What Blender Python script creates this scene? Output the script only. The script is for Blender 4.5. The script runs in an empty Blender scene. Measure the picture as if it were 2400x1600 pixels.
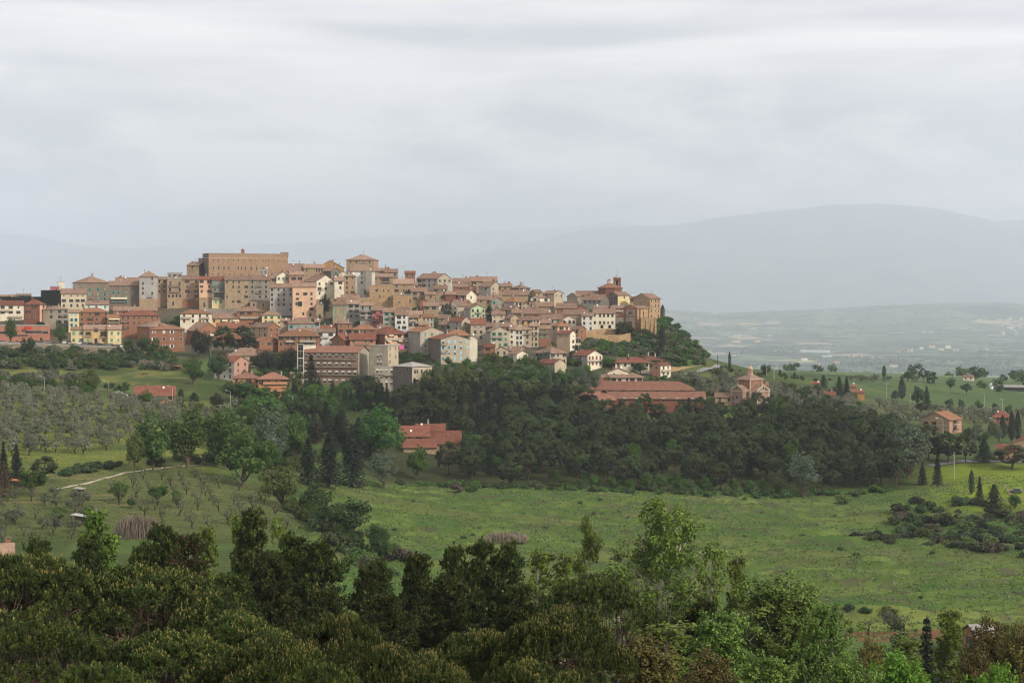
import bpy, math, random
import numpy as np
from mathutils import Vector, Matrix
random.seed(7)
RNG = np.random.default_rng(11)
SC = bpy.context.scene
COL = SC.collection
FPX, CX, HY = 4000.0, 1200.0, 690.0      # focal length and principal point in photo pixels; eye level is z = 0

def lin(c):
    return tuple(((v/255)/12.92 if v/255 <= .04045 else ((v/255+.055)/1.055)**2.4) for v in c)

# ------------------------------------------------------------------ objects
def tag(o, label=None, cat=None, group=None, kind=None):
    if label: o['label'] = label
    if cat: o['category'] = cat
    if group: o['group'] = group
    if kind: o['kind'] = kind
    return o

def empty(name, loc, rz=0.0, label=None, cat=None, group=None):
    o = bpy.data.objects.new(name, None); COL.objects.link(o)
    o.empty_display_size = .3
    o.location = loc; o.rotation_euler = (0, 0, rz)
    return tag(o, label, cat, group)

def link(name, mesh, parent=None, loc=(0, 0, 0), rz=0.0, scale=None):
    o = bpy.data.objects.new(name, mesh); COL.objects.link(o)
    o.location = loc; o.rotation_euler = (0, 0, rz)
    if scale is not None: o.scale = scale
    if parent is not None: o.parent = parent
    return o

class MB:
    """collects polygons; build() gives one mesh"""
    def __init__(s): s.v = []; s.f = []; s.m = []
    def poly(s, pts, m=0):
        n = len(s.v); s.v.extend(tuple(p) for p in pts)
        s.f.append(tuple(range(n, n+len(pts)))); s.m.append(m)
    def box(s, x0, x1, y0, y1, z0, z1, m=0, M=None, faces='xXyYzZ'):
        c = [(x0,y0,z0),(x1,y0,z0),(x1,y1,z0),(x0,y1,z0),(x0,y0,z1),(x1,y0,z1),(x1,y1,z1),(x0,y1,z1)]
        if M is not None: c = [tuple(M @ Vector(p)) for p in c]
        n = len(s.v); s.v.extend(c)
        F = {'y':(0,1,5,4),'X':(1,2,6,5),'Y':(2,3,7,6),'x':(3,0,4,7),'Z':(4,5,6,7),'z':(3,2,1,0)}
        for k in faces:
            s.f.append(tuple(n+i for i in F[k])); s.m.append(m)
    def tube(s, pts, rad, k=5, m=0, cap=True):
        pts = [Vector(p) for p in pts]
        if not hasattr(rad, '__len__'): rad = [rad]*len(pts)
        n = len(s.v)
        for i, p in enumerate(pts):
            a = pts[max(0, i-1)]; b = pts[min(len(pts)-1, i+1)]
            t = (b-a)
            t = t.normalized() if t.length > 1e-9 else Vector((0, 0, 1))
            r = Vector((1, 0, 0)) if abs(t.x) < .8 else Vector((0, 1, 0))
            e1 = t.cross(r).normalized(); e2 = t.cross(e1)
            for j in range(k):
                q = 2*math.pi*j/k
                s.v.append(tuple(p + (e1*math.cos(q)+e2*math.sin(q))*rad[i]))
        for i in range(len(pts)-1):
            for j in range(k):
                j2 = (j+1) % k
                s.f.append((n+i*k+j, n+i*k+j2, n+(i+1)*k+j2, n+(i+1)*k+j)); s.m.append(m)
        if cap:
            s.f.append(tuple(n+j for j in range(k))[::-1]); s.m.append(m)
            s.f.append(tuple(n+(len(pts)-1)*k+j for j in range(k))); s.m.append(m)
    def lathe(s, prof, k=12, m=0, c=(0, 0), rot=0.0):
        n = len(s.v)
        for r, z in prof:
            for j in range(k):
                q = rot+2*math.pi*j/k
                s.v.append((c[0]+r*math.cos(q), c[1]+r*math.sin(q), z))
        for i in range(len(prof)-1):
            for j in range(k):
                j2 = (j+1) % k
                s.f.append((n+i*k+j, n+i*k+j2, n+(i+1)*k+j2, n+(i+1)*k+j)); s.m.append(m)
        s.f.append(tuple(n+(len(prof)-1)*k+j for j in range(k))); s.m.append(m)
    def mesh(s, name, mats, smooth=False):
        me = bpy.data.meshes.new(name)
        me.from_pydata(s.v, [], s.f)
        for m in (mats if isinstance(mats, (list, tuple)) else [mats]): me.materials.append(m)
        me.polygons.foreach_set('material_index', s.m)
        if smooth: me.polygons.foreach_set('use_smooth', [True]*len(s.f))
        me.update()
        return me
    def build(s, name, mats, parent=None, loc=(0, 0, 0), rz=0.0, smooth=False):
        return link(name, s.mesh(name, mats, smooth), parent, loc, rz)

def np_mesh(name, V, Q, mats, mi=None, smooth=False):
    """mesh from numpy vertices (n,3) and polygons (m,k)"""
    me = bpy.data.meshes.new(name)
    k = Q.shape[1]
    me.vertices.add(len(V)); me.vertices.foreach_set('co', np.ascontiguousarray(V, np.float32).ravel())
    me.loops.add(Q.size); me.loops.foreach_set('vertex_index', np.ascontiguousarray(Q, np.int32).ravel())
    me.polygons.add(len(Q))
    me.polygons.foreach_set('loop_start', np.arange(0, Q.size, k, dtype=np.int32))
    try: me.polygons.foreach_set('loop_total', np.full(len(Q), k, np.int32))
    except Exception: pass
    for m in (mats if isinstance(mats, (list, tuple)) else [mats]): me.materials.append(m)
    if mi is not None: me.polygons.foreach_set('material_index', np.ascontiguousarray(mi, np.int32))
    me.polygons.foreach_set('use_smooth', np.full(len(Q), bool(smooth)))
    me.update(calc_edges=True)
    return me

# ------------------------------------------------------------------ numpy noise
_LAT = np.random.default_rng(5).random((256, 256)).astype(np.float64)
def vnoise(x, y):
    xi = np.floor(x).astype(int); yi = np.floor(y).astype(int)
    fx = x-xi; fy = y-yi
    fx = fx*fx*(3-2*fx); fy = fy*fy*(3-2*fy)
    a = _LAT[xi % 256, yi % 256]; b = _LAT[(xi+1) % 256, yi % 256]
    c = _LAT[xi % 256, (yi+1) % 256]; d = _LAT[(xi+1) % 256, (yi+1) % 256]
    return (a*(1-fx)+b*fx)*(1-fy)+(c*(1-fx)+d*fx)*fy
def fbm(x, y, o=4):
    x = np.asarray(x, float); y = np.asarray(y, float)
    s = 0; a = .5; t = 0
    for i in range(o):
        s = s+a*vnoise(x+17.3*i, y-9.1*i); t += a; x = x*2.03; y = y*2.03; a *= .5
    return s/t
def sst(a, b, x):
    t = np.clip((x-a)/(b-a), 0, 1); return t*t*(3-2*t)

# ------------------------------------------------------------------ materials
class NT:
    def __init__(s, mat):
        s.t = mat.node_tree; s.n = s.t.nodes; s.l = s.t.links
    def new(s, typ, **kw):
        nd = s.n.new(typ)
        for k, v in kw.items():
            if k.startswith('i_'):
                nd.inputs[k[2:].replace('_', ' ')].default_value = v
            else: setattr(nd, k, v)
        return nd
    def mix(s, fac, a, b, mode='MIX'):
        nd = s.n.new('ShaderNodeMix'); nd.data_type = 'RGBA'; nd.blend_type = mode
        for i, v in ((0, fac), (6, a), (7, b)):
            sock = nd.inputs[i]
            if hasattr(v, 'links'): s.l.new(v, sock)
            elif i == 0: sock.default_value = v
            else: sock.default_value = tuple(v)+((1,) if len(v) == 3 else ())
        return nd.outputs[2]
    def math(s, op, a, b=None, clamp=False):
        nd = s.n.new('ShaderNodeMath'); nd.operation = op; nd.use_clamp = clamp
        for i, v in enumerate((a, b)):
            if v is None: continue
            if hasattr(v, 'links'): s.l.new(v, nd.inputs[i])
            else: nd.inputs[i].default_value = v
        return nd.outputs[0]
    def noise(s, vec, scale, detail=3, rough=.55):
        nd = s.n.new('ShaderNodeTexNoise')
        nd.inputs['Scale'].default_value = scale; nd.inputs['Detail'].default_value = detail
        nd.inputs['Roughness'].default_value = rough
        if vec is not None: s.l.new(vec, nd.inputs['Vector'])
        return nd.outputs['Fac']
    def ramp(s, fac, lo, hi):
        nd = s.n.new('ShaderNodeMapRange'); nd.inputs[1].default_value = lo; nd.inputs[2].default_value = hi
        s.l.new(fac, nd.inputs[0]); return nd.outputs[0]
    def vmul(s, vec, v3):
        nd = s.n.new('ShaderNodeVectorMath'); nd.operation = 'MULTIPLY'
        s.l.new(vec, nd.inputs[0]); nd.inputs[1].default_value = v3; return nd.outputs[0]

def new_mat(name):
    m = bpy.data.materials.new(name); m.use_nodes = True
    t = NT(m); b = t.n.get('Principled BSDF')
    b.inputs['Specular IOR Level'].default_value = .15
    return m, t, b

def obj_vec(t):
    """object coordinates shifted by a random amount per object, so look-alikes do not share stains"""
    tc = t.new('ShaderNodeTexCoord'); oi = t.new('ShaderNodeObjectInfo')
    mul = t.math('MULTIPLY', oi.outputs['Random'], 91.0)
    cb = t.new('ShaderNodeCombineXYZ'); t.l.new(mul, cb.inputs[0]); t.l.new(mul, cb.inputs[1])
    ad = t.new('ShaderNodeVectorMath', operation='ADD')
    t.l.new(tc.outputs['Object'], ad.inputs[0]); t.l.new(cb.outputs[0], ad.inputs[1])
    return ad.outputs[0], oi

_MC = {}
def flat(name, c, rough=.7, spec=.2, metal=0.0):
    k = ('flat', name)
    if k in _MC: return _MC[k]
    m, t, b = new_mat(name)
    v, oi = obj_vec(t)
    n = t.ramp(t.noise(v, 2.5, 3), .3, .75)
    cc = lin(c)
    t.l.new(t.mix(n, tuple(x*.86 for x in cc), cc), b.inputs['Base Color'])
    b.inputs['Roughness'].default_value = rough; b.inputs['Specular IOR Level'].default_value = spec
    b.inputs['Metallic'].default_value = metal
    _MC[k] = m; return m

def plaster(name, c):
    k = ('pl', name)
    if k in _MC: return _MC[k]
    m, t, b = new_mat(name+'_plaster')
    v, oi = obj_vec(t); cc = lin(c)
    big = t.ramp(t.noise(v, .30, 5, .68), .40, .62)
    streak = t.ramp(t.noise(t.vmul(v, (1.3, 1.3, .10)), 1.0, 4, .65), .5, .8)
    fine = t.ramp(t.noise(v, 2.2, 4, .65), .3, .72)
    g = sum(cc)/3
    dirty = tuple(x*.55+g*.16 for x in cc); dark = tuple(x*.62 for x in cc)
    c1 = t.mix(t.math('MULTIPLY', big, .75), cc, dirty)
    c2 = t.mix(t.math('MULTIPLY', streak, .7), c1, dark)
    c3 = t.mix(t.math('MULTIPLY', fine, .22), c2, tuple(min(1, x*1.25) for x in cc))
    t.l.new(c3, b.inputs['Base Color']); b.inputs['Roughness'].default_value = .9
    _MC[k] = m; return m

def masonry(name, c, c2, scale=2.4, dev=1.0, brick=False):
    k = ('ms', name)
    if k in _MC: return _MC[k]
    m, t, b = new_mat(name+'_masonry')
    v, oi = obj_vec(t); cc = lin(c); cd = lin(c2)
    vo = t.new('ShaderNodeTexVoronoi'); vo.inputs['Scale'].default_value = scale
    t.l.new(t.vmul(v, (1, 1, 2.6 if brick else 1.5)), vo.inputs['Vector'])
    sep = t.new('ShaderNodeSeparateColor'); t.l.new(vo.outputs['Color'], sep.inputs[0])
    f = t.ramp(sep.outputs[0], .15, .95)
    big = t.ramp(t.noise(v, .45, 5, .75), .38, .66)
    mid = t.ramp(t.noise(v, .9, 4, .65), .38, .7)
    c1 = t.mix(t.math('MULTIPLY', f, .8*dev), cc, cd)
    c3 = t.mix(t.math('MULTIPLY', big, .42), c1, tuple(x*.58 for x in cc))
    c4 = t.mix(t.math('MULTIPLY', mid, .32), c3, tuple(min(1, x*1.5) for x in cd))
    t.l.new(c4, b.inputs['Base Color']); b.inputs['Roughness'].default_value = .95
    bp = t.new('ShaderNodeBump'); bp.inputs['Strength'].default_value = .5; bp.inputs['Distance'].default_value = .06
    t.l.new(vo.outputs['Distance'], bp.inputs['Height']); t.l.new(bp.outputs[0], b.inputs['Normal'])
    _MC[k] = m; return m

def tiles(name, c, c2, lichen=.4):
    k = ('ti', name)
    if k in _MC: return _MC[k]
    m, t, b = new_mat(name+'_roof_tiles')
    v, oi = obj_vec(t); cc = lin(c); cd = lin(c2)
    vo = t.new('ShaderNodeTexVoronoi'); vo.inputs['Scale'].default_value = 2.6
    t.l.new(v, vo.inputs['Vector'])
    sep = t.new('ShaderNodeSeparateColor'); t.l.new(vo.outputs['Color'], sep.inputs[0])
    big = t.ramp(t.noise(v, .32, 5, .7), .36, .64)
    fine = t.ramp(t.noise(v, 1.3, 5, .75), .38, .64)
    dk = t.ramp(t.noise(t.vmul(v, (1.6, 1.6, .8)), .7, 4, .7), .50, .66)
    c1 = t.mix(t.math('MULTIPLY', big, .9), cc, cd)
    c2_ = t.mix(t.math('MULTIPLY', sep.outputs[0], .5), c1, tuple(x*.62 for x in cc))
    c2b = t.mix(t.math('MULTIPLY', dk, .55), c2_, tuple(x*.42 for x in cc))
    c3 = t.mix(t.math('MULTIPLY', fine, lichen), c2b, tuple(x*.8+.05 for x in cd))
    # each roof a little different
    hs = t.new('ShaderNodeHueSaturation'); t.l.new(c3, hs.inputs['Color'])
    t.l.new(t.math('MULTIPLY_ADD', oi.outputs['Random'], .35), hs.inputs['Value'])
    nd = hs.inputs['Value'].links[0].from_node; nd.inputs[1].default_value = .38; nd.inputs[2].default_value = .80
    t.l.new(hs.outputs[0], b.inputs['Base Color']); b.inputs['Roughness'].default_value = .9
    bp = t.new('ShaderNodeBump'); bp.inputs['Strength'].default_value = .6; bp.inputs['Distance'].default_value = .08
    t.l.new(sep.outputs[1], bp.inputs['Height']); t.l.new(bp.outputs[0], b.inputs['Normal'])
    _MC[k] = m; return m

def foliage(name, c, c2, trans=.25, patch=.35, hue=.35, isl_amp=.75, rough=.75):
    """leaf material: colour varies per leaf, per clump and per tree"""
    k = ('fo', name)
    if k in _MC: return _MC[k]
    m, t, b = new_mat(name+'_foliage')
    tc = t.new('ShaderNodeTexCoord'); oi = t.new('ShaderNodeObjectInfo'); ge = t.new('ShaderNodeNewGeometry')
    cl = t.ramp(t.noise(tc.outputs['Object'], patch, 3, .6), .35, .68)
    c1 = t.mix(cl, c, c2)
    isl = ge.outputs['Random Per Island']
    hs = t.new('ShaderNodeHueSaturation'); t.l.new(c1, hs.inputs['Color'])
    ma = t.new('ShaderNodeMath', operation='MULTIPLY_ADD'); t.l.new(isl, ma.inputs[0]); ma.inputs[1].default_value = isl_amp; ma.inputs[2].default_value = 1-isl_amp/2
    mb = t.new('ShaderNodeMath', operation='MULTIPLY_ADD'); t.l.new(oi.outputs['Random'], mb.inputs[0]); mb.inputs[1].default_value = hue; mb.inputs[2].default_value = 1-hue/2
    t.l.new(t.math('MULTIPLY', ma.outputs[0], mb.outputs[0]), hs.inputs['Value'])
    mc = t.new('ShaderNodeMath', operation='MULTIPLY_ADD'); t.l.new(oi.outputs['Random'], mc.inputs[0]); mc.inputs[1].default_value = .03; mc.inputs[2].default_value = .485
    t.l.new(mc.outputs[0], hs.inputs['Hue'])
    out = hs.outputs[0]
    t.l.new(out, b.inputs['Base Color']); b.inputs['Roughness'].default_value = rough
    b.inputs['Specular IOR Level'].default_value = .25
    if trans:
        tr = t.new('ShaderNodeBsdfTranslucent'); t.l.new(out, tr.inputs['Color'])
        mx = t.new('ShaderNodeMixShader'); mx.inputs[0].default_value = trans
        o = t.n.get('Material Output')
        t.l.new(b.outputs[0], mx.inputs[1]); t.l.new(tr.outputs[0], mx.inputs[2]); t.l.new(mx.outputs[0], o.inputs['Surface'])
    _MC[k] = m; return m
# ------------------------------------------------------------------ where things stand
def P(px, py, d):
    return Vector(((px-CX)/FPX*d, d, -(py-HY)/FPX*d))
def town_d(yb):
    return 850+(880-yb)*1.1 if yb <= 880 else 850-(yb-880)*1.0

# ground heights known from the photograph: pixel, distance -> height below the eye
GP = [  # (px, py, d)
 (-300,802,925),(0,802,925),(115,804,925),(250,809,925),(320,821,920),
 (-300,838,880),(0,840,880),(150,842,880),(300,846,880),(400,830,900),(-300,862,850),(0,865,850),(200,868,850),(420,862,860),
 (0,900,790),(200,905,790),(430,890,810),(300,938,740),(100,918,740),(-300,900,740),(0,905,740),(500,940,745),(420,936,742),
 (-300,960,660),(0,962,660),(200,972,660),(400,985,660),(550,985,690),(0,1035,580),(200,1045,580),(400,1050,580),(-300,1035,580),
 (0,1105,515),(120,1147,478),(250,1112,512),(350,1098,526),(500,1085,542),(-300,1120,500),(-300,1240,420),(0,1190,450),(0,1290,388),(200,1200,446),(200,1285,392),
 (400,1170,460),(400,1240,415),(560,1150,490),(560,1240,418),(650,1205,445),(650,1290,390),(-300,1300,380),
 (620,1110,540),(700,1060,620),(600,1030,640),
 (760,1140,590),(720,1215,470),(800,1290,420),(900,1330,400),(850,1200,510),(760,1340,380),
 (1000,1150,615),(1000,1250,490),(1000,1340,415),(1200,1160,610),(1200,1250,505),(1200,1340,430),(1200,1420,385),
 (1400,1165,610),(1400,1300,475),(1600,1172,608),(1600,1300,480),(1600,1420,395),(1800,1185,600),(1800,1300,478),(1800,1420,390),
 (2000,1178,610),(2000,1300,475),(2000,1440,380),(2000,1490,352),(2150,1140,645),(2150,1300,475),(2150,1440,380),(2300,1215,580),(2300,1300,485),(2300,1440,380),
 (2400,1250,540),(2400,1300,485),(2400,1440,385),(2700,1250,540),(2700,1440,385),(2700,1330,455),
 (2250,1080,680),(2320,1110,640),(2400,1090,680),(2395,1180,595),(2330,1150,615),(2250,1120,660),(2700,1090,680),(2700,1180,595),
 (900,1140,640),(1000,1140,640),(1200,1140,640),(1400,1148,640),(1600,1150,638),(1800,1165,630),(2000,1155,640),
 (800,1030,715),(1000,1056,712),(1200,1050,715),(1400,1055,715),(1600,1055,715),(1800,1060,712),(2000,1065,705),(2100,1062,702),
 (800,985,765),(1000,985,770),(1200,985,785),(1400,990,795),(1600,985,800),(1750,985,800),(1900,985,795),(2000,1010,770),(2100,1035,735),
 (650,943,785),(800,917,815),(900,917,815),(1000,915,815),(1100,905,830),(1250,905,835),(1350,900,850),(700,965,755),(540,945,760),
 (1450,962,850),(1600,962,850),(1757,958,850),(1900,960,850),(1830,950,870),(2000,975,850),(2100,990,850),(2200,1015,845),(2300,1010,850),(2400,1012,850),(2700,1010,850),
 (1570,872,905),(1620,868,905),(1655,862,905),(1690,862,925),(1620,885,885),(1700,900,900),(1560,900,872),(1760,925,885),
 (1450,898,872),(1400,902,870),(1500,897,872),(1450,868,898),(1380,868,894),(1340,870,892),(1400,800,950),(1450,790,960),(1500,800,955),(1560,745,985),(1580,772,978),(1610,790,968),(1640,814,950),(1655,838,930),(1450,835,910),(1560,840,920),(1350,845,900),
 (1720,905,960),(1670,868,955),(1690,890,1000),(1800,915,945),(1900,918,955),(2000,935,945),(2100,945,960),(2250,975,930),(2400,985,930),(2700,985,930),
 (1620,850,1040),(1700,890,1100),(1800,890,1120),(1950,900,1120),(2050,905,1200),(2120,940,1130),(2250,950,1130),(2400,975,1080),
 (1960,896,1350),(2050,892,1370),(2150,893,1370),(2250,918,1320),(2350,945,1280),(2450,960,1250),(2350,955,1180),(2700,960,1250),
 (1800,885,1350),(1600,850,1250),(1500,780,1180),(1300,735,1180),(1050,705,1200),(850,675,1220),(600,672,1240),(300,705,1200),(0,725,1150),(-300,730,1150),
 (150,715,1060),(60,715,1040),(-200,722,1040),
 (600,760,1350),(0,790,1350),(1000,800,1350),(1300,840,1350),(-300,790,1350),(1200,715,1100),(1000,695,1110),
]
GZ = [  # (px, d, z) the near slope under the foreground trees
 (x, d, z) for x in (-600, -100, 400, 900, 1400, 1900, 2400, 2900)
 for d, z in ((4, -2.2), (12, -4.6), (25, -9), (50, -18), (80, -27), (110, -34), (150, -42.5), (200, -51), (260, -60), (310, -66))
]
CPTS = [((px-CX)/FPX, math.log(d), -(py-HY)/FPX*d, .002) for px, py, d in GP] + [((px-CX)/FPX, math.log(d), z, .002) for px, d, z in GZ]

def fit_terrain(extra):
    A = np.array(CPTS+list(extra))
    n = len(A)
    r = np.hypot(A[:, None, 0]-A[None, :, 0], A[:, None, 1]-A[None, :, 1])
    K = np.zeros((n+3, n+3)); K[:n, :n] = -r+np.diag(A[:, 3])
    K[:n, n] = 1; K[:n, n+1] = A[:, 0]; K[:n, n+2] = A[:, 1]
    K[n:, :n] = K[:n, n:].T
    w = np.linalg.solve(K, np.concatenate([A[:, 2], [0, 0, 0]]))
    return A, w

class Terrain:
    def __init__(s, extra):
        s.A, s.w = fit_terrain(extra)
    def near(s, u, ld):
        n = len(s.A); out = np.empty(len(u))
        for i in range(0, len(u), 20000):
            a = u[i:i+20000]; b = ld[i:i+20000]
            r = np.hypot(a[:, None]-s.A[None, :, 0], b[:, None]-s.A[None, :, 1])
            out[i:i+20000] = -(r @ s.w[:n])+s.w[n]+s.w[n+1]*a+s.w[n+2]*b
        return out
    def micro(s, u, d):
        x = u*d
        f = sst(330, 380, d)*(1-sst(600, 660, d))*sst(-.13, -.10, u)
        z = (fbm(x/16, d/6+3, 4)-.5)*3.6*f + (fbm(x/60+7, d/9, 3)-.5)*3.4*f + (fbm(x/2.6, d/2.2, 3)-.5)*.8*f
        g = sst(360, 400, d)*(1-sst(760, 860, d))*(1-f)
        z += (fbm(x/5, d/5+40, 3)-.5)*.7*g
        return z
    def z(s, u, d):
        u = np.atleast_1d(np.asarray(u, float)).ravel(); d = np.atleast_1d(np.asarray(d, float)).ravel()
        z = np.full(len(u), -400.0)
        k = d < 5000
        if k.any():
            zn = s.near(np.clip(u[k], -.44, .44), np.log(np.clip(d[k], 4, 1450)))
            zn = zn+s.micro(u[k], d[k])
            t = sst(1400, 4800, d[k]); z[k] = zn*(1-t)-400*t
        # low hills on the far side of the plain
        x = u*d
        h = (fbm(x/2900+3, d/2900, 4)-.18)*1.35
        z += sst(13800, 20700, d)*(125+195*h)*(1-sst(22000, 25500, d)*.8)+sst(13000, 15000, d)*33*h
        z += (1-sst(4500, 6300, d))*sst(1600, 2800, d)*20*fbm(x/300, d/300, 3)
        return z
    def at(s, px, d):
        return float(s.z([(px-CX)/FPX], [d])[0])
    def hit(s, px, py, lo=330, hi=1400):
        """distance at which the sight line through this pixel meets the ground"""
        d = np.linspace(lo, hi, 900); u = (px-CX)/FPX
        q = HY-s.z(np.full(900, u), d)/d*FPX
        k = np.nonzero(q <= py)[0]
        return float(d[k[0]]) if len(k) else hi

def make_ground(T, mat):
    us = np.linspace(-.44, .44, 441)
    ds = np.concatenate([np.geomspace(2.5, 325, 60)[:-1], np.arange(325, 690, 1.35), np.arange(690, 1300, 4.5),
                         np.geomspace(1300, 5800, 66)[:-1], 1e6/np.linspace(1e6/5800, 1e6/26000, 150)])
    U, D = np.meshgrid(us, ds)
    Z = T.z(U.ravel(), D.ravel()).reshape(U.shape)
    V = np.stack([(U*D).ravel(), D.ravel(), Z.ravel()], 1)
    r, c = U.shape
    i = np.arange(r*c).reshape(r, c)
    Q = np.stack([i[:-1, :-1].ravel(), i[:-1, 1:].ravel(), i[1:, 1:].ravel(), i[1:, :-1].ravel()], 1)
    me = np_mesh('ground', V, Q, mat, smooth=True)
    # what grows or lies on each spot (an albedo per vertex, town ground darkened to suggest shadow)
    px = CX+U.ravel()*FPX; d = D.ravel(); x = V[:, 0]
    n1 = fbm(x/22, d/22, 4); n2 = fbm(x/6+9, d/4, 4); n3 = fbm(x/60+4, d/30, 3)
    col = np.empty((len(d), 4)); col[:, 3] = sst(1300, 1800, d)
    def put(c, w):
        w = np.clip(w, 0, 1)[:, None]; col[:, :3] = col[:, :3]*(1-w)+np.array(c)*w
    col[:, :3] = (.060, .085, .026)
    put((.085, .130, .036), sst(.45, .65, n1))
    field = sst(330, 360, d)*(1-sst(625, 650, d))*sst(700, 760, px)
    put((.084, .134, .030), field*.9)
    put((.118, .166, .038), field*sst(.46, .62, n2)*.9); put((.148, .190, .050), field*sst(.54, .68, fbm(x/34+2, d/5, 4))*.8)
    put((.052, .104, .028), field*sst(.50, .66, n1)*.75)
    put((.082, .082, .044), field*sst(.57, .67, fbm(x/5+30, d/3.2+8, 4))*.85)
    put((.110, .130, .040), field*sst(.55, .68, n3)*.7)
    grove = sst(500, 540, d)*(1-sst(735, 755, d))*(1-sst(440, 560, px))
    put((.17, .185, .040), grove*.95*sst(.25, .55, n1)); put((.09, .13, .035), grove*.5*sst(.5, .65, n2))
    orch = sst(395, 420, d)*(1-sst(500, 530, d))*(1-sst(640, 700, px))
    put((.105, .120, .042), orch*.8)
    st = np.sin(d*1.15+4*fbm(x/30, d/40, 2))
    put((.25, .18, .095), orch*sst(.35, .9, st)*sst(.5, .62, n1)*.9*(1-sst(230, 420, px)*.75))
    hay = sst(760, 790, d)*(1-sst(850, 870, d))*(1-sst(430, 480, px))
    put((.165, .165, .05), hay*.85*sst(.35, .58, n1)); put((.055, .09, .028), hay*.7*sst(.5, .62, n2))
    bright = sst(575, 600, d)*(1-sst(668, 690, d))*sst(2120, 2260, px)
    put((.17, .23, .025), bright*.85)
    strip = sst(352, 358, d)*(1-sst(378, 392, d))*sst(1980, 2080, px)
    put((.19, .22, .05), strip*.8*sst(.3, .55, n3))
    soil = sst(340, 346, d)*(1-sst(356, 361, d))*sst(1960, 1990, px)*(1-sst(2200, 2260, px))
    put((.17, .085, .045), soil)
    town = sst(880, 900, d)*(1-sst(1150, 1200, d))*(1-sst(1560, 1600, px))
    put((.12, .10, .072), town*.92); put((.050, .068, .028), town*.85*sst(.48, .58, n1))  # street brown, kept dark so gaps between houses also read as shadow
    bank = sst(858, 868, d)*(1-sst(918, 924, d))*(1-sst(330, 420, px))
    put((.27, .20, .13), bank*.85*sst(.25, .5, n2))
    hill2 = sst(1080, 1120, d)*(1-sst(1420, 1500, d))*sst(1900, 1960, px)
    put((.072, .118, .040), hill2*.9); put((.105, .145, .048), hill2*.7*sst(.48, .62, n1)); put((.06, .095, .035), hill2*.6*sst(.52, .66, n2))
    wood = sst(640, 655, d)*(1-sst(800, 830, d))*sst(760, 900, px)*(1-sst(2100, 2160, px))
    put((.045, .050, .022), wood*.9)
    olv = sst(860, 880, d)*(1-sst(1050, 1080, d))*sst(1600, 1680, px)
    put((.11, .12, .05), olv*.7)
    ca = me.color_attributes.new('cover', 'FLOAT_COLOR', 'POINT')
    ca.data.foreach_set('color', col.astype(np.float32).ravel())
    o = link('ground', me); tag(o, kind='structure')
    return o

def ground_material():
    m, t, b = new_mat('ground_cover')
    at = t.new('ShaderNodeVertexColor', layer_name='cover')
    tc = t.new('ShaderNodeTexCoord'); v = tc.outputs['Object']
    base = at.outputs['Color']
    n_f = t.ramp(t.noise(v, 1.1, 4, .7), .3, .72)
    n_m = t.ramp(t.noise(t.vmul(v, (.6, 1.4, 1)), .16, 5, .68), .34, .68)
    c1 = t.mix(t.math('MULTIPLY', n_f, .75), base, t.mix(1.0, base, (.42, .46, .50), 'MULTIPLY'))
    c2 = t.mix(t.math('MULTIPLY', n_m, .55), c1, t.mix(1.0, base, (1.35, 1.22, 1.15), 'MULTIPLY'))
    # the plain and the far hills: a patchwork of fields, hedges and woods
    dv = t.new('ShaderNodeTexNoise'); dv.inputs['Scale'].default_value = .0016; dv.inputs['Detail'].default_value = 3; t.l.new(v, dv.inputs['Vector'])
    wv = t.new('ShaderNodeVectorMath', operation='MULTIPLY_ADD'); t.l.new(dv.outputs['Color'], wv.inputs[0]); wv.inputs[1].default_value = (540, 540, 0); t.l.new(v, wv.inputs[2])
    fv = t.vmul(wv.outputs[0], (1/340, 1/680, 0))
    vo = t.new('ShaderNodeTexVoronoi'); vo.inputs['Scale'].default_value = 1.0; t.l.new(fv, vo.inputs['Vector'])
    sp = t.new('ShaderNodeSeparateColor'); t.l.new(vo.outputs['Color'], sp.inputs[0])
    cr = t.new('ShaderNodeValToRGB'); cr.color_ramp.interpolation = 'CONSTANT'
    e = cr.color_ramp.elements; e[0].position = 0; e[0].color = (.085, .13, .065, 1); e[1].position = .2; e[1].color = (.115, .165, .08, 1)
    for p_, c_ in ((.38, (.15, .165, .095, 1)), (.5, (.065, .10, .055, 1)), (.64, (.29, .25, .17, 1)), (.74, (.10, .14, .07, 1)), (.86, (.33, .31, .13, 1)), (.92, (.085, .115, .065, 1))):
        q = e.new(p_); q.color = c_
    for q in e: q.color = tuple(min(1, v*1.18) for v in q.color[:3])+(1,)
    t.l.new(sp.outputs[0], cr.inputs[0])
    ve = t.new('ShaderNodeTexVoronoi'); ve.feature = 'DISTANCE_TO_EDGE'; ve.inputs['Scale'].default_value = 1.0; t.l.new(fv, ve.inputs['Vector'])
    hedge = t.math('MULTIPLY', t.math('LESS_THAN', ve.outputs['Distance'], .06), t.ramp(t.noise(v, .006, 2), .42, .5))
    c_h = t.mix(t.math('MULTIPLY', hedge, .9), cr.outputs[0], (.022, .036, .018))
    wood = t.ramp(t.noise(v, .0021, 6, .62), .52, .56)
    c_w = t.mix(wood, c_h, t.mix(t.ramp(t.noise(v, .03, 3, .7), .35, .65), (.018, .032, .016), (.040, .058, .026)))
    fin = t.mix(at.outputs['Alpha'], c2, c_w)
    t.l.new(fin, b.inputs['Base Color']); b.inputs['Roughness'].default_value = 1.0
    b.inputs['Specular IOR Level'].default_value = .05
    bp = t.new('ShaderNodeBump'); bp.inputs['Strength'].default_value = .7; bp.inputs['Distance'].default_value = .5
    t.l.new(t.noise(v, .9, 5, .7), bp.inputs['Height']); t.l.new(bp.outputs[0], b.inputs['Normal'])
    return m

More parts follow.
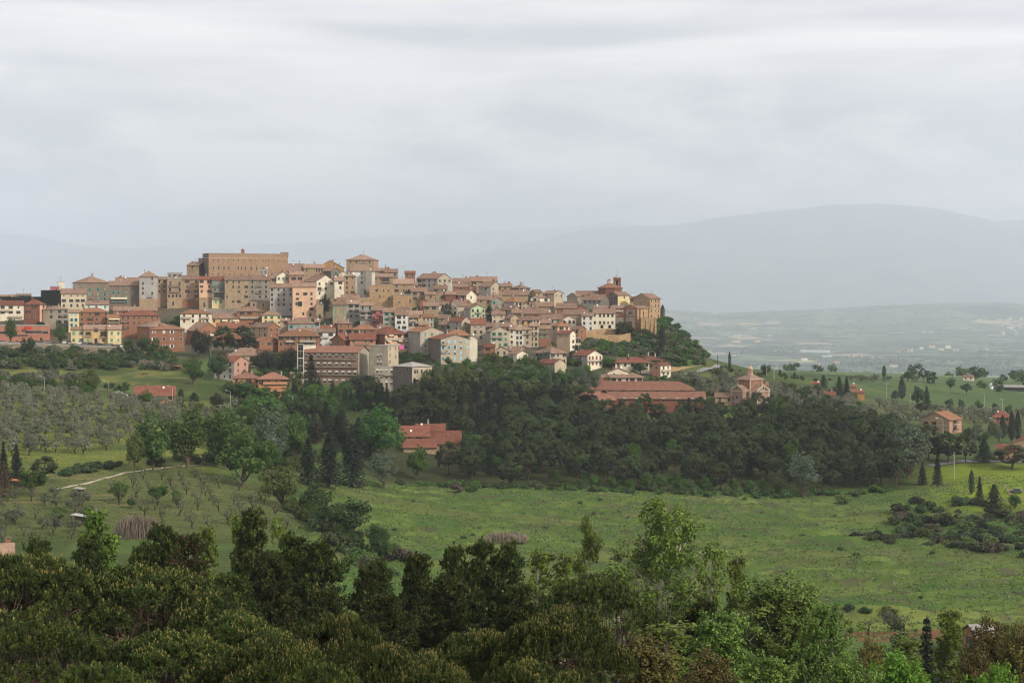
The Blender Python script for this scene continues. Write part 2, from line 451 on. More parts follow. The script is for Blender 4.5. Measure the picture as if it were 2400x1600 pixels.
def mountains():
    m, t, b = new_mat('mountain_forest')
    tc = t.new('ShaderNodeTexCoord')
    n = t.ramp(t.noise(tc.outputs['Object'], .0011, 6, .6), .38, .62)
    t.l.new(t.mix(n, (.030, .050, .030), (.10, .13, .06)), b.inputs['Base Color']); b.inputs['Roughness'].default_value = 1
    near = [(400,690),(700,655),(850,635),(1000,613),(1100,598),(1160,587),(1250,566),(1350,542),(1400,534),(1560,529),(1620,522),(1700,508),(1780,500),(1850,492),(1950,480),(2050,477),(2150,483),(2200,490),(2280,508),(2335,518),(2400,515),(2600,540),(3000,600)]
    far = [(-700,560),(-300,535),(0,547),(60,552),(150,565),(180,575),(340,584),(360,578),(480,583),(560,576),(680,570),(800,560),(900,553),(1000,548),(1100,543),(1300,534),(1400,524),(1420,518),(1480,527),(1560,530),(1800,540),(2200,560),(3000,590)]
    for nm, prof, dc, w0, w1 in (('mountain', near, 42000, 12000, 4000), ('mountain_range', far, 55000, 7000, 3200)):
        pxs = np.linspace(prof[0][0], prof[-1][0], 420)
        top = np.interp(pxs, [p[0] for p in prof], [p[1] for p in prof])
        top = top+(fbm(pxs/45, pxs*0+2.2, 4)-.5)*6
        s = np.concatenate([np.linspace(-1, 0, 26), np.linspace(.12, 1, 8)])
        PX, S = np.meshgrid(pxs, s)
        H = (HY-np.tile(top, (len(s), 1)))/FPX*dc+390
        D = dc+np.where(S < 0, S*w0, S*w1)
        X = (PX-CX)/FPX*dc
        g = np.where(S < 0, (1+S), 1-S*.75)
        rough = (fbm(X/3000, D/3000, 5)-.5)*H*.5*np.sin(np.pi*np.clip(g, 0, 1))*.9
        Z = -390+np.maximum(H*g**1.15+rough, -8)
        V = np.stack([X.ravel(), D.ravel(), Z.ravel()], 1)
        r, c = PX.shape; i = np.arange(r*c).reshape(r, c)
        Q = np.stack([i[:-1, :-1].ravel(), i[:-1, 1:].ravel(), i[1:, 1:].ravel(), i[1:, :-1].ravel()], 1)
        tag(link(nm, np_mesh(nm, V, Q, m, smooth=True)), kind='structure')
# ------------------------------------------------------------------ wall and roof materials by short name
PL = dict(cream=(214,196,166), white=(214,208,196), peach=(216,174,140), pink=(200,148,128), rose=(172,96,98), yellow=(212,178,122), ochre=(182,140,86),
          orange=(202,138,94), beige=(190,174,150), tan=(172,144,114), grey=(168,160,150), dgrey=(122,112,102), taupe=(136,120,102), green=(184,196,158),
          mint=(186,198,180), lemon=(220,198,146), palegrey=(178,172,164), sand=(188,162,132), salmon=(188,140,114), ivory=(222,210,184), concrete=(176,164,142), buff=(196,178,148))
MS = dict(brick=((142,98,74),(166,120,92),3.2,.9,True), stone=((150,124,96),(188,166,134),1.9,1.0,False), gstone=((132,120,106),(170,160,146),1.9,1.0,False),
          redbrick=((128,80,63),(146,96,77),3.4,.7,True), rough=((162,130,96),(194,164,124),1.1,1.0,False), panel=((152,122,102),(166,138,120),3.0,.6,True), church=((168,128,96),(190,156,124),2.2,.9,True), mart=((176,116,92),(186,130,106),3.0,.5,True),
          castle=((150,118,92),(180,150,120),1.5,1.0,True), drum=((128,80,60),(146,98,76),2.6,.8,True))
TI = dict(old=((136,106,88),(164,136,114)), brown=((124,94,78),(150,122,100)), red=((116,66,50),(136,90,70)), orange=((134,88,60),(150,110,80)), rose=((132,88,70),(152,112,92)), grey=((150,144,136),(176,170,162)))
def wmat(k):
    if k in PL: return plaster(k, tuple(c*(1 if k in ('white', 'ivory', 'lemon', 'peach', 'green', 'rose') else .93) for c in PL[k]))
    a, b, s, d, br = MS[k]; return masonry(k, tuple(c*.91 for c in a), tuple(c*.93 for c in b), s, d, br)
def rmat(k):
    a, b = TI[k]; return tiles(k, a, b, .2 if k in ('red', 'rose') else .45)
SHC = dict(g=(22,48,42), t=(64,150,136), b=(58,34,28), d=(34,33,32), w=(214,210,202), r=(120,50,44), y=(120,96,72), l=(150,196,206), e=(34,120,84))
def M_glass(): 
    k = ('glass',)
    if k in _MC: return _MC[k]
    m, t, b = new_mat('window_glass')
    b.inputs['Base Color'].default_value = (.018, .021, .024, 1); b.inputs['Roughness'].default_value = .12
    b.inputs['Specular IOR Level'].default_value = .5
    _MC[k] = m; return m
def shmat(c): return flat('shutter_'+c, SHC[c], .6, .3)

_WM = {}
def window_mesh(w, h, sh, state, fr='f'):
    """a window with its surround, sill, glazing bars and shutters; state: o open, c closed, n none, h half (roller), a arched, d door"""
    k = (round(w, 2), round(h, 2), sh, state, fr)
    if k in _WM: return _WM[k]
    B = MB(); x = w/2; y = h/2; t = .09
    if state == 'a':
        pts = [(-x, -y)]+[(x, -y)]+[(x*math.cos(q), y-x+x*math.sin(q)) for q in [i*math.pi/8 for i in range(9)]]
        B.poly([(p[0], -.03, p[1]) for p in pts], 0)
        out = [(p[0]*1.2, p[1]+.1 if p[1] > -y else p[1]) for p in pts]
        for i in range(1, len(pts)):
            j = (i+1) % len(pts)
            B.poly([(pts[i][0], -.08, pts[i][1]), (pts[j][0], -.08, pts[j][1]), (out[j][0], -.08, out[j][1]), (out[i][0], -.08, out[i][1])], 1)
            B.poly([(out[i][0], -.08, out[i][1]), (out[j][0], -.08, out[j][1]), (out[j][0], .02, out[j][1]), (out[i][0], .02, out[i][1])], 1)
    else:
        if state != 'c': B.poly([(-x, -.02, -y), (x, -.02, -y), (x, -.02, y), (-x, -.02, y)], 0)
        B.box(-x-t, -x, -.07, .02, -y, y+t, 1); B.box(x, x+t, -.07, .02, -y, y+t, 1)
        B.box(-x, x, -.07, .02, y, y+t, 1)
        if state != 'd': B.box(-x-t-.05, x+t+.05, -.16, .02, -y-.1, -y, 1)
        if state in 'onh' and h > 1.0:
            B.box(-.035, .035, -.045, -.021, -y, y, 3); B.box(-x, x, -.045, -.021, y*.3, y*.3+.06, 3)
        sw = w*.52
        if state == 'o':
            B.box(-x-sw-.02, -x-.02, -.13, -.075, -y, y, 2); B.box(x+.02, x+sw+.02, -.13, -.075, -y, y, 2)
        elif state == 'c':
            B.box(-x, -.02, -.06, .0, -y, y, 2); B.box(.02, x, -.06, .0, -y, y, 2)
        elif state == 'h':
            B.box(-x, x, -.06, -.022, y*.1, y, 2)
        elif state == 'd':
            B.box(-x, x, -.05, -.021, -y, y*.7, 2)
    me = B.mesh('window', [M_glass(), flat('stone_trim', (186,172,150)) if fr == 'f' else flat('white_trim', (222,218,208)), shmat(sh), flat('window_sash', (150,140,126))])
    _WM[k] = me; return me

def roof_shell(kind, a, b, h, rise, o, t=.2, lo=0.0):
    """eaves-to-ridge slab over an a x b plan, eave height h; returns MB and gable polygons"""
    B = MB(); X = a/2; Y = b/2
    if kind == 'h':
        if a >= b:
            s = rise/Y; r = max(.15, X-Y); R1 = (-r, 0, h+rise); R2 = (r, 0, h+rise)
        else:
            s = rise/X; r = max(.15, Y-X); R1 = (0, -r, h+rise); R2 = (0, r, h+rise)
        z = h-o*s; E = [(-X-o, -Y-o, z), (X+o, -Y-o, z), (X+o, Y+o, z), (-X-o, Y+o, z)]
        if a >= b: T = [[E[0], E[1], R2, R1], [E[1], E[2], R2], [E[2], E[3], R1, R2], [E[3], E[0], R1]]
        else: T = [[E[0], E[1], R1], [E[1], E[2], R2, R1], [E[2], E[3], R2], [E[3], E[0], R1, R2]]
        gab = []; rim = E
        for p in T: B.poly(p, 0)
    elif kind == 'x':
        s = rise/Y; z = h-o*s
        E = [(-X-o*.6, -Y-o, z), (X+o*.6, -Y-o, z), (X+o*.6, 0, h+rise), (X+o*.6, Y+o, z), (-X-o*.6, Y+o, z), (-X-o*.6, 0, h+rise)]
        B.poly([E[0], E[1], E[2], E[5]]); B.poly([E[5], E[2], E[3], E[4]]); rim = E
        gab = [[(X, -Y, h), (X, Y, h), (X, 0, h+rise)], [(-X, Y, h), (-X, -Y, h), (-X, 0, h+rise)]]
    elif kind == 'y':
        s = rise/X; z = h-o*s
        E = [(-X-o, -Y-o*.6, z), (0, -Y-o*.6, h+rise), (X+o, -Y-o*.6, z), (X+o, Y+o*.6, z), (0, Y+o*.6, h+rise), (-X-o, Y+o*.6, z)]
        B.poly([E[0], E[1], E[4], E[5]]); B.poly([E[1], E[2], E[3], E[4]]); rim = E
        gab = [[(-X, -Y, h), (X, -Y, h), (0, -Y, h+rise)], [(X, Y, h), (-X, Y, h), (0, Y, h+rise)]]
    elif kind == 's':
        s = rise/b; z = h-o*s; zz = h+rise+o*s
        E = [(-X-o*.6, -Y-o, z), (X+o*.6, -Y-o, z), (X+o*.6, Y+o, zz), (-X-o*.6, Y+o, zz)]
        B.poly(E); rim = E
        gab = [[(X, -Y, h), (X, Y, h), (X, Y, h+rise)], [(-X, Y, h), (-X, -Y, h), (-X, Y, h+rise)], [(X, Y, h), (-X, Y, h), (-X, Y, h+rise), (X, Y, h+rise)]]
    else:
        B.box(-X-o*.3, X+o*.3, -Y-o*.3, Y+o*.3, h, h+.3, 0); return B, []
    n = len(B.f)
    for i in range(n):      # underside
        B.poly([(p[0], p[1], p[2]-t) for p in [B.v[j] for j in B.f[i]]][::-1], 1)
    for i in range(len(rim)):
        p = rim[i]; q = rim[(i+1) % len(rim)]
        B.poly([p, q, (q[0], q[1], q[2]-t), (p[0], p[1], p[2]-t)][::-1], 1)
    return B, gab

def chimney_mesh(i):
    k = ('chim', i)
    if k in _MC: return _MC[k]
    B = MB(); w = (.35, .5, .3)[i]; h = (1.2, 1.0, 1.7)[i]
    B.box(-w, w, -.3, .3, -.9, h, 0); B.box(-w-.1, w+.1, -.4, .4, h, h+.12, 1)
    for s in (-1, 1): B.box(s*w*.7-.06, s*w*.7+.06, -.25, .25, h+.12, h+.34, 0)
    B.box(-w-.08, w+.08, -.36, .36, h+.34, h+.44, 1)
    _MC[k] = B.mesh('chimney', [wmat('brick' if i != 2 else 'palegrey'), rmat('old')]); return _MC[k]
def antenna_mesh():
    if 'ant' in _MC: return _MC['ant']
    B = MB(); B.tube([(0, 0, -.5), (0, 0, 3.0)], .04, 4)
    for z, l in ((2.9, .7), (2.5, .5), (2.2, .6)): B.tube([(-l, 0, z), (l, 0, z)], .025, 4)
    _MC['ant'] = B.mesh('antenna', flat('aerial_metal', (90,90,92), .5, .4, .6)); return _MC['ant']
def dish_mesh():
    if 'dish' in _MC: return _MC['dish']
    B = MB(); B.lathe([(.0, .0), (.25, .03), (.45, .12), (.47, .13)], 12, 0); 
    R = Matrix.Rotation(math.radians(75), 4, 'X')
    B.v = [tuple(R @ Vector(p)) for p in B.v]; B.tube([(0, .05, -.9), (0, .05, 0)], .04, 4, 1)
    _MC['dish'] = B.mesh('satellite_dish', [flat('dish_white', (228,228,226)), flat('aerial_metal', (90,90,92))]); return _MC['dish']
def balcony_mesh(w, kind):
    k = ('bal', round(w, 1), kind)
    if k in _MC: return _MC[k]
    B = MB(); x = w/2; d = 1.1
    B.box(-x, x, -d, 0, -.18, 0, 0)
    if kind == 's':                                   # solid parapet
        B.box(-x, x, -d, -d+.12, 0, .95, 2); B.box(-x, -x+.12, -d+.12, 0, 0, .95, 2); B.box(x-.12, x, -d+.12, 0, 0, .95, 2)
    else:
        B.box(-x, x, -d, -d+.05, .92, .99, 1); B.box(-x, -x+.05, -d+.05, 0, .92, .99, 1); B.box(x-.05, x, -d+.05, 0, .92, .99, 1)
        n = max(3, int(w/.28))
        for i in range(n+1):
            q = -x+.02+(w-.04)*i/n; B.box(q-.02, q+.02, -d+.01, -d+.045, 0, .92, 1)
        for s in (-1, 1):
            for j in range(3): B.box(s*x-.02*s-.02, s*x-.02*s+.02, -d+.3+.28*j, -d+.34+.28*j, 0, .92, 1)
    pc = {'s': 'beige', 'i': 'grey', 'o': 'orange', 'g': 'green'}.get(kind, 'grey')
    if kind == 'o':
        B.box(-x, x, -d, -d+.12, 0, .95, 2)
    _MC[k] = B.mesh('balcony', [flat('balcony_slab', (178,168,152)), flat('iron_rail', (62,60,58), .5, .4), wmat(pc)]); return _MC[k]
def awning_mesh(w):
    k = ('awn', round(w, 1))
    if k in _MC: return _MC[k]
    B = MB(); x = w/2
    B.poly([(-x, -1.5, -.75), (x, -1.5, -.75), (x, 0, 0), (-x, 0, 0)]); B.poly([(-x, -1.5, -.78), (-x, 0, -.03), (x, 0, -.03), (x, -1.5, -.78)])
    B.box(-x, x, -1.52, -1.5, -1.0, -.76, 0)
    _MC[k] = B.mesh('awning', flat('awning_cloth', (216,200,172))); return _MC[k]

HOUSES = []      # every building: (label, category, name, blocks)
def K(x0, xc, x1, ye, yb, roof='x', yr=None, A='cream', Bc=None, **o):
    o.update(x0=x0, xc=xc, x1=x1, ye=ye, yb=yb, roof=roof, yr=yr, A=A, B=Bc or A); return o
def H(label, *blocks, name='house', cat='house', group=None):
    HOUSES.append((label, cat, name, blocks, group))

def block_frame(k):
    d = k.get('d') or town_d(k['yb'])
    x0, xc, x1 = k['x0'], k['xc'], k['x1']
    sc = d/FPX
    phi = math.atan(((xc if xc is not None else (x0+x1)/2)-CX)/FPX)
    if xc is None:
        a = (x1-x0)*sc; b = k.get('dep') or max(5.0, min(9.0, a*.75)); th = math.radians(k.get('th', 0))
        c0 = P((x0+x1)/2, k['yb'], d)
    else:
        wl = (xc-x0)*sc; wr = (x1-xc)*sc; asp = k.get('asp', .85)
        th = math.atan2(wr, wl*asp); th = min(max(th, math.radians(8)), math.radians(74))
        a = wl/math.cos(th); b = wr/math.sin(th)
        b = min(b, k.get('bmax', 18))
        if b < 4: b = 4
        c0 = P(xc, k['yb'], d)
    yaw = -phi-th
    R = Matrix.Rotation(yaw, 4, 'Z')
    off = Vector((0, -b/2, 0)) if xc is None else Vector((a/2, -b/2, 0))
    base = c0-(R @ off)
    base.z = c0.z
    h = (k['yb']-k['ye'])*sc
    return base, yaw, a, b, h, sc, d

def roof_at(kind, a, b, h, rise, x, y):
    if kind == 'h':
        s = rise/(min(a, b)/2); return h+min(rise, s*min(a/2-abs(x), b/2-abs(y)))
    if kind == 'x': return h+rise*(1-abs(y)/(b/2))
    if kind == 'y': return h+rise*(1-abs(x)/(a/2))
    if kind == 's': return h+rise*(y+b/2)/b
    return h+.3

def build_house(label, cat, name, blocks, group=None):
    rnd = random.Random(hash(label) % 100003 if False else sum(ord(c)*(i+3) for i, c in enumerate(label)))
    root = None
    for k in blocks:
        base, yaw, a, b, h, sc, d = block_frame(k)
        if root is None:
            root = empty(name, base, yaw, label, cat, group); root_i = (Matrix.Translation(base) @ Matrix.Rotation(yaw, 4, 'Z')).inverted()
        Mloc = root_i @ Matrix.Translation(base) @ Matrix.Rotation(yaw, 4, 'Z')
        lrz = Mloc.to_euler().z; lloc = Mloc.translation
        kind = k['roof']
        yr = k.get('yr')
        rise = (k['ye']-yr)*sc*1.1 if yr is not None else .4*min(a, b)/2
        if kind == 'h': rise = min(max(rise, .8), .75*min(a, b)/2)
        if kind in 'xy': rise = min(max(rise, .7), .62*(b if kind == 'x' else a)/2)
        o = k.get('o', .55)
        RB, gab = roof_shell(kind, a, b, h, rise, o)
        # walls (run 4 m into the ground so that sloping ground never shows a gap)
        W = MB(); lo = -k.get('foot', 4.0); X = a/2; Y = b/2
        hh = h if kind != 'f' else h+k.get('par', .0)
        W.poly([(-X, -Y, lo), (X, -Y, lo), (X, -Y, h), (-X, -Y, h)], 0)
        W.poly([(X, -Y, lo), (X, Y, lo), (X, Y, h), (X, -Y, h)], 1)
        W.poly([(X, Y, lo), (-X, Y, lo), (-X, Y, h), (X, Y, h)], 1)
        W.poly([(-X, Y, lo), (-X, -Y, lo), (-X, -Y, h), (-X, Y, h)], 0)
        for gi, g in enumerate(gab): W.poly(g, (1 if kind in 'xs' else 0))
        if k.get('base'):      # a lower storey of another stone, 6 cm proud
            hb = (k['yb']-k['base'][0])*sc
            W.box(-X-.012, X+.012, -Y-.012, -Y+.3, lo, hb, 2); W.box(X-.3, X+.012, -Y+.3, Y, lo, hb, 2)
        if k.get('band'):
            for yb_ in k['band']:
                zb = (k['yb']-yb_)*sc; W.box(-X-.08, X+.08, -Y-.08, -Y+.2, zb-.12, zb+.12, 3); W.box(X-.2, X+.08, -Y+.2, Y, zb-.12, zb+.12, 3)
        W.build('wall', [wmat(k['A']), wmat(k['B']), wmat(k['base'][1] if k.get('base') else 'gstone'), flat('stone_trim', (186,172,150))], root, lloc, lrz)
        rc = k.get('rc', 'old')
        ro = RB.build('roof', [rmat(rc) if kind != 'f' or rc != 'old' else flat('flat_roof', (150,142,132)), flat('eave_wood', (96,80,66))], root, lloc, lrz)
        # chimneys and aerials
        nc = k.get('ch', rnd.choice((1, 1, 2, 2, 3)) if a*b > 35 and kind != 'f' else 0)
        for i in range(nc):
            x = rnd.uniform(-.36, .36)*a; y = rnd.uniform(-.1, .34)*b
            link('chimney', chimney_mesh(rnd.randrange(3)), ro, (x, y, roof_at(kind, a, b, h, rise, x, y)))
        if rnd.random() < k.get('ant', .4):
            x = rnd.uniform(-.3, .3)*a; y = rnd.uniform(0, .3)*b
            link('antenna', antenna_mesh(), ro, (x, y, roof_at(kind, a, b, h, rise, x, y)))
        if rnd.random() < k.get('dish', .22):
            x = rnd.uniform(-.4, .4)*a; y = rnd.uniform(-.4, -.1)*b
            link('satellite_dish', dish_mesh(), ro, (x, y, roof_at(kind, a, b, h, rise, x, y)+.7), -lrz-yaw*0+rnd.uniform(-.6, .6))
        # windows
        win = k.get('win'); 
        st = 3.0; nr = max(1, int((h-.2)/st)); nr = min(nr, k.get('vis', 4))
        ca = max(1, int(a/2.75)); cb = max(1, int(b/3.2))
        if win is None: win = (nr, ca, nr, cb if k['xc'] is not None else 0)
        sh = k.get('sh', rnd.choice('ggdbdgy')); ww = k.get('ww', 1.12); wh = k.get('wh', 1.65); fr = k.get('fr', 'f')
        dz0 = k.get('top', 1.5)
        stp = k.get('st', 2.9)
        miss = k.get('miss', .07)
        for face, rows, cols, L in (('A', win[0], win[1], a), ('B', win[2], win[3], b)):
            if cols <= 0 or rows <= 0: continue
            jit = [rnd.uniform(-.14, .14)*(L/cols) for _ in range(cols)]
            for r in range(rows):
                zc = h-dz0-r*stp
                if zc < .4: break
                for c in range(cols):
                    if rnd.random() < miss: continue
                    s = -L/2+L*(c+.5)/cols+jit[c]*k.get('jit', 1)
                    state = k.get('state') or rnd.choice('oocnno' if sh not in 'dtl' else ('nnhn' if sh == 'd' else 'ccho'))
                    if L/cols < 2.3 and state == 'o': state = 'c'
                    w_, h_ = ww, wh
                    if r == 0 and k.get('attic'): w_, h_, state = .7, .7, 'n'
                    elif not k.get('same') and rnd.random() < .15: w_ = ww*.75; h_ = wh*.75
                    if state == 'a': w_, h_ = k.get('aw', 1.3), k.get('ah', 2.2)
                    me = window_mesh(w_, h_, sh, state, fr)
                    if face == 'A': p = Vector((s, -Y, zc)); rz = 0
                    else: p = Vector((X, s, zc)); rz = math.pi/2
                    link('window', me, root, Mloc @ p, lrz+rz)
        for face, fx, zy, w_, h_, state, c_ in k.get('xwin', ()):     # single openings: face, place along it, pixel height of the centre, size
            zc = (k['yb']-zy)*sc
            me = window_mesh(w_, h_, c_, state, fr)
            p = Vector(((fx-.5)*a, -Y, zc)) if face == 'A' else Vector((X, (fx-.5)*b, zc))
            link('door' if state == 'd' else 'window', me, root, Mloc @ p, lrz+(0 if face == 'A' else math.pi/2))
        for face, fx, zy, w_, kd in k.get('bal', ()):
            zc = (k['yb']-zy)*sc
            p = Vector(((fx-.5)*a, -Y, zc)) if face == 'A' else Vector((X, (fx-.5)*b, zc))
            link('balcony', balcony_mesh(w_, kd), root, Mloc @ p, lrz+(0 if face == 'A' else math.pi/2))
        for face, fx, zy, w_ in k.get('awn', ()):
            zc = (k['yb']-zy)*sc
            p = Vector(((fx-.5)*a, -Y-.1, zc)) if face == 'A' else Vector((X+.1, (fx-.5)*b, zc))
            link('awning', awning_mesh(w_), root, Mloc @ p, lrz+(0 if face == 'A' else math.pi/2))
    return root

def house_points():
    out = []
    for label, cat, name, blocks, group in HOUSES:
        k = blocks[0]
        if k.get('nog'): continue
        base, yaw, a, b, h, sc, d = block_frame(k)
        R = Matrix.Rotation(yaw, 4, 'Z')
        p = base
        out.append((p.x/p.y, math.log(p.y), base.z, .012))
    return out
# ------------------------------------------------------------------ the town, house by house (photo pixels)
# skyline and the top row
H('long stone castle with machicolated wall tops on the summit of the town',
  K(475,489,676,594,652,'f',None,'dgrey','castle',asp=.22,bmax=60,win=(0,0,0,0),rc='old',ch=0,ant=0,band=[604],
    xwin=[('B',x,610,.75,1.3,'n','d') for x in (.06,.12,.19,.25,.31,.37,.45,.52,.59,.69,.75,.81,.88,.96)]+
         [('B',x,628,.95,2.2,'n','w' if x<.3 else 'd') for x in (.06,.125,.19,.25,.37,.41,.46,.53,.6,.68)]+[('B',x,643,.7,1.3,'n','d') for x in (.05,.12,.19,.26,.32,.4,.5)]),
  K(565,None,573,585,595,'h',579,'brick',d=1112,dep=2.2,foot=.3,win=(0,0,0,0),ch=0,ant=0,o=.2), K(657,None,676,592,600,'f',None,'castle',d=1123.5,dep=4,foot=.3,win=(0,0,0,0),ch=0,ant=0),
  name='castle', cat='castle')
H('brown lean-to wing with a sloping roof joined to the castle',
  K(438,466,477,621,648,'s',614,'stone','dgrey',win=(1,1,0,0),d=1106,rc='old'), K(465,None,477,606,640,'f',None,'stone',d=1112,win=(0,0,0,0),ant=0,ch=0))
H('four square palace with a low hipped roof above the white houses',
  K(812,876,887,608,640,'h',597,'stone','salmon',asp=.9,win=(1,4,2,2),sh='d',ch=2,ant=1,dish=0,xwin=[('A',.62,621,4.2,1.8,'n','d')]),
  name='palace', cat='palace')
H('bulky white house with a hip roof standing below the four square palace',
  K(813,None,879,634,694,'h',620,'white',win=(3,3,0,0),sh='d',dep=12,xwin=[('A',.7,684,3.0,3.2,'n','d')]))
H('slim grey stone tower rising beside the bulky white house',
  K(857,None,871,635,700,'f',None,'gstone',win=(0,0,0,0),dep=4.5,d=1050,ch=0,ant=0), name='stone_tower', cat='tower')
H('narrow pink house squeezed between the white house and the slim tower',
  K(846,None,858,645,692,'f',None,'pink',win=(3,1,0,0),d=1058,dep=5,ch=0))
H('tall tan house with green shutters beside the bulky white house',
  K(806,None,833,646,698,'h',641,'tan',win=(4,2,0,0),sh='g'))
H('ochre gabled house on the skyline right of the castle',
  K(742,None,806,627,646,'y',611,'ochre',win=(0,0,0,0),dep=12,ch=2,rc='brown'))
H('old stone house with three arched windows below the ochre gable',
  K(712,None,760,627,654,'x',619,'stone',win=(0,0,0,0),xwin=[('A',x,633,1.0,1.9,'a','d') for x in (.62,.75,.88)]+[('A',.15,633,.9,1.8,'n','d')]))
H('low stone house tucked against the right end of the castle',
  K(672,None,714,626,650,'x',618,'stone',win=(1,3,0,0),rc='brown'))
H('grey rendered house between the arched stone house and the tan house',
  K(758,776,797,634,662,'x',628,'dgrey','taupe',win=(1,1,1,1),sh='t'))
H('pale yellow gable seen behind the tan house with green shutters',
  K(794,None,816,642,664,'y',634,'ivory',win=(0,0,0,0),ch=0))
H('white and cream house under a skylight roof below the castle',
  K(632,648,678,647,668,'x',631,'gstone','ivory',win=(0,0,1,3),sh='w'))
H('pink house with two shuttered windows below the castle wall',
  K(678,None,712,643,668,'x',633,'salmon',win=(1,2,0,0),sh='g',top=2.6,ww=1.3,wh=1.8,miss=0,base=(655,'pink')))
H('small grey attic house above the pink house',
  K(672,None,705,634,650,'x',627,'grey',win=(1,4,0,0),sh='b',d=1094))
H('low orange yellow house in front of the castle wall',
  K(614,None,648,651,668,'x',642,'ochre',win=(1,2,0,0),sh='g'))
H('flat terrace room with turquoise blinds under the castle',
  K(609,None,628,631,655,'f',None,'grey',win=(1,2,0,0),sh='t',state='h',d=1092,ch=0))
# the tall wall of houses on the left half of the ridge
H('cream and grey corner house with a broad hip roof ending the ridge',
  K(171,201,255,661,709,'h',648,'cream','taupe',asp=.9,win=(2,1,4,3),sh='t',attic=1,rc='brown',ch=2))
H('cream house with rows of small dark windows below the broad hip roof',
  K(144,None,202,687,727,'x',677,'cream',win=(3,4,0,0),sh='g',attic=1,miss=0))
H('low white annex in front of the cream and grey corner house',
  K(202,None,254,713,733,'s',706,'white',win=(1,3,0,0),sh='t',dep=6,d=1006))
H('wide grey brown house with a long white awning over its balcony',
  K(256,None,337,668,721,'x',659,'taupe',win=(4,5,0,0),sh='t',attic=1,bal=[('A',.29,708,9.5,'i')],awn=[('A',.29,697,9.5)],miss=.15))
H('rust coloured low roofs behind the wide grey brown house',
  K(272,None,328,660,690,'x',645,'sand',win=(0,0,0,0),rc='brown',ch=2))
H('grey stone tower house with a pyramid roof',
  K(327,None,369,647,724,'h',635,'palegrey',win=(4,2,0,0),sh='d',dep=11,ww=1.1,bal=[('A',.6,696,3,'i')],base=(700,'stone'),ch=1))
H('narrow tan house beside the grey stone tower house',
  K(369,None,392,654,717,'x',646,'tan',win=(3,2,0,0),sh='b',state='c',miss=0))
H('tan house with a row of four arches and a rooftop room',
  K(392,None,427,654,720,'f',None,'tan',win=(0,0,0,0),par=0,base=(701,'stone'),
    xwin=[('A',x,664,1.2,2.7,'n','d') for x in (.22,.82)]+[('A',x,678,1.3,2.4,'a','d') for x in (.2,.82)]+[('A',x,693,1.2,1.9,'a','d') for x in (.14,.38,.62,.86)]+[('A',.4,711,1.0,2.4,'d','b')],
    bal=[('A',.5,671,6.5,'i'),('A',.5,684,6.5,'i')]), K(393,None,427,640,655,'f',None,'grey',d=1035,win=(1,3,0,0),ch=0,foot=.2))
H('brownish tan house with a dark loggia next to the four arches',
  K(427,None,467,654,718,'x',645,'tan',win=(4,2,0,0),sh='b',rc='brown',miss=0,bal=[('A',.45,701,6,'i')],base=(704,'brick')))
H('peach house with a red roof terrace in the tall row',
  K(467,None,497,654,724,'x',643,'peach',win=(3,2,0,0),sh='b',miss=0,rc='red',base=(697,'stone'),xwin=[('A',.4,714,1.0,2.6,'d','d')]))
H('narrow balconied house with turquoise shutters in the tall row',
  K(497,None,527,655,725,'x',646,'gstone',win=(2,2,0,0),sh='t',ww=1.3,wh=2,top=2.6,miss=0,rc='red',base=(702,'lemon'),
    bal=[('A',.5,671,6.5,'i'),('A',.5,684,6.5,'i'),('A',.5,700,6.5,'i')],xwin=[('A',.5,692,5.5,2.4,'n','d'),('A',.3,707,1.2,1.7,'c','t'),('A',.7,707,1.2,1.7,'c','t')]))
H('bare brown stone house with scattered openings in the tall row',
  K(527,None,582,655,727,'x',647,'stone',win=(5,4,0,0),sh='g',miss=.35,ww=.95,rc='brown'))
H('grey stone house with two small balconies and green shutters in the tall row',
  K(582,None,633,655,722,'x',646,'gstone',win=(4,3,0,0),sh='g',state='c',miss=.05,bal=[('A',.5,671,3.4,'i'),('A',.5,686,3.8,'i')],rc='brown'))
H('grey plastered house with many small windows left of the peach tenement',
  K(633,None,686,673,737,'x',665,'palegrey',win=(5,4,0,0),sh='d',miss=.12,bal=[('A',.45,711,3.2,'i')],jit=1.6))
H('tall peach tenement with a boxed balcony',
  K(686,None,741,671,745,'x',663,'peach',win=(5,3,0,0),sh='g',miss=.12,attic=1,bal=[('A',.82,728,3.4,'i')],
    xwin=[('A',.3,712,2.6,2.8,'c','g'),('A',.45,735,1.0,1.7,'a','b'),('A',.75,737,1.2,2.0,'a','b')]))
H('low stone house with a flat terrace beside the peach tenement',
  K(741,None,758,714,749,'f',None,'stone',win=(1,1,0,0),xwin=[('A',.5,741,1.2,2.2,'a','b')],ch=0))
H('white house with a wide roof behind the peach tenement',
  K(711,741,786,659,703,'x',640,'ivory','ivory',asp=.5,win=(1,2,3,3),sh='b',miss=.1,bal=[('B',.22,679,3,'i')],rc='brown',ch=2))
H('pale cream wing with a single balcony door at the right end of the white house',
  K(784,None,806,657,703,'x',648,'ivory',win=(2,1,0,0),sh='b',dep=8,d=1042))
H('flat brown stone annex under the grey stone house',
  K(586,None,642,708,728,'f',None,'stone',win=(1,3,0,0),d=1014,ch=0,ant=0))
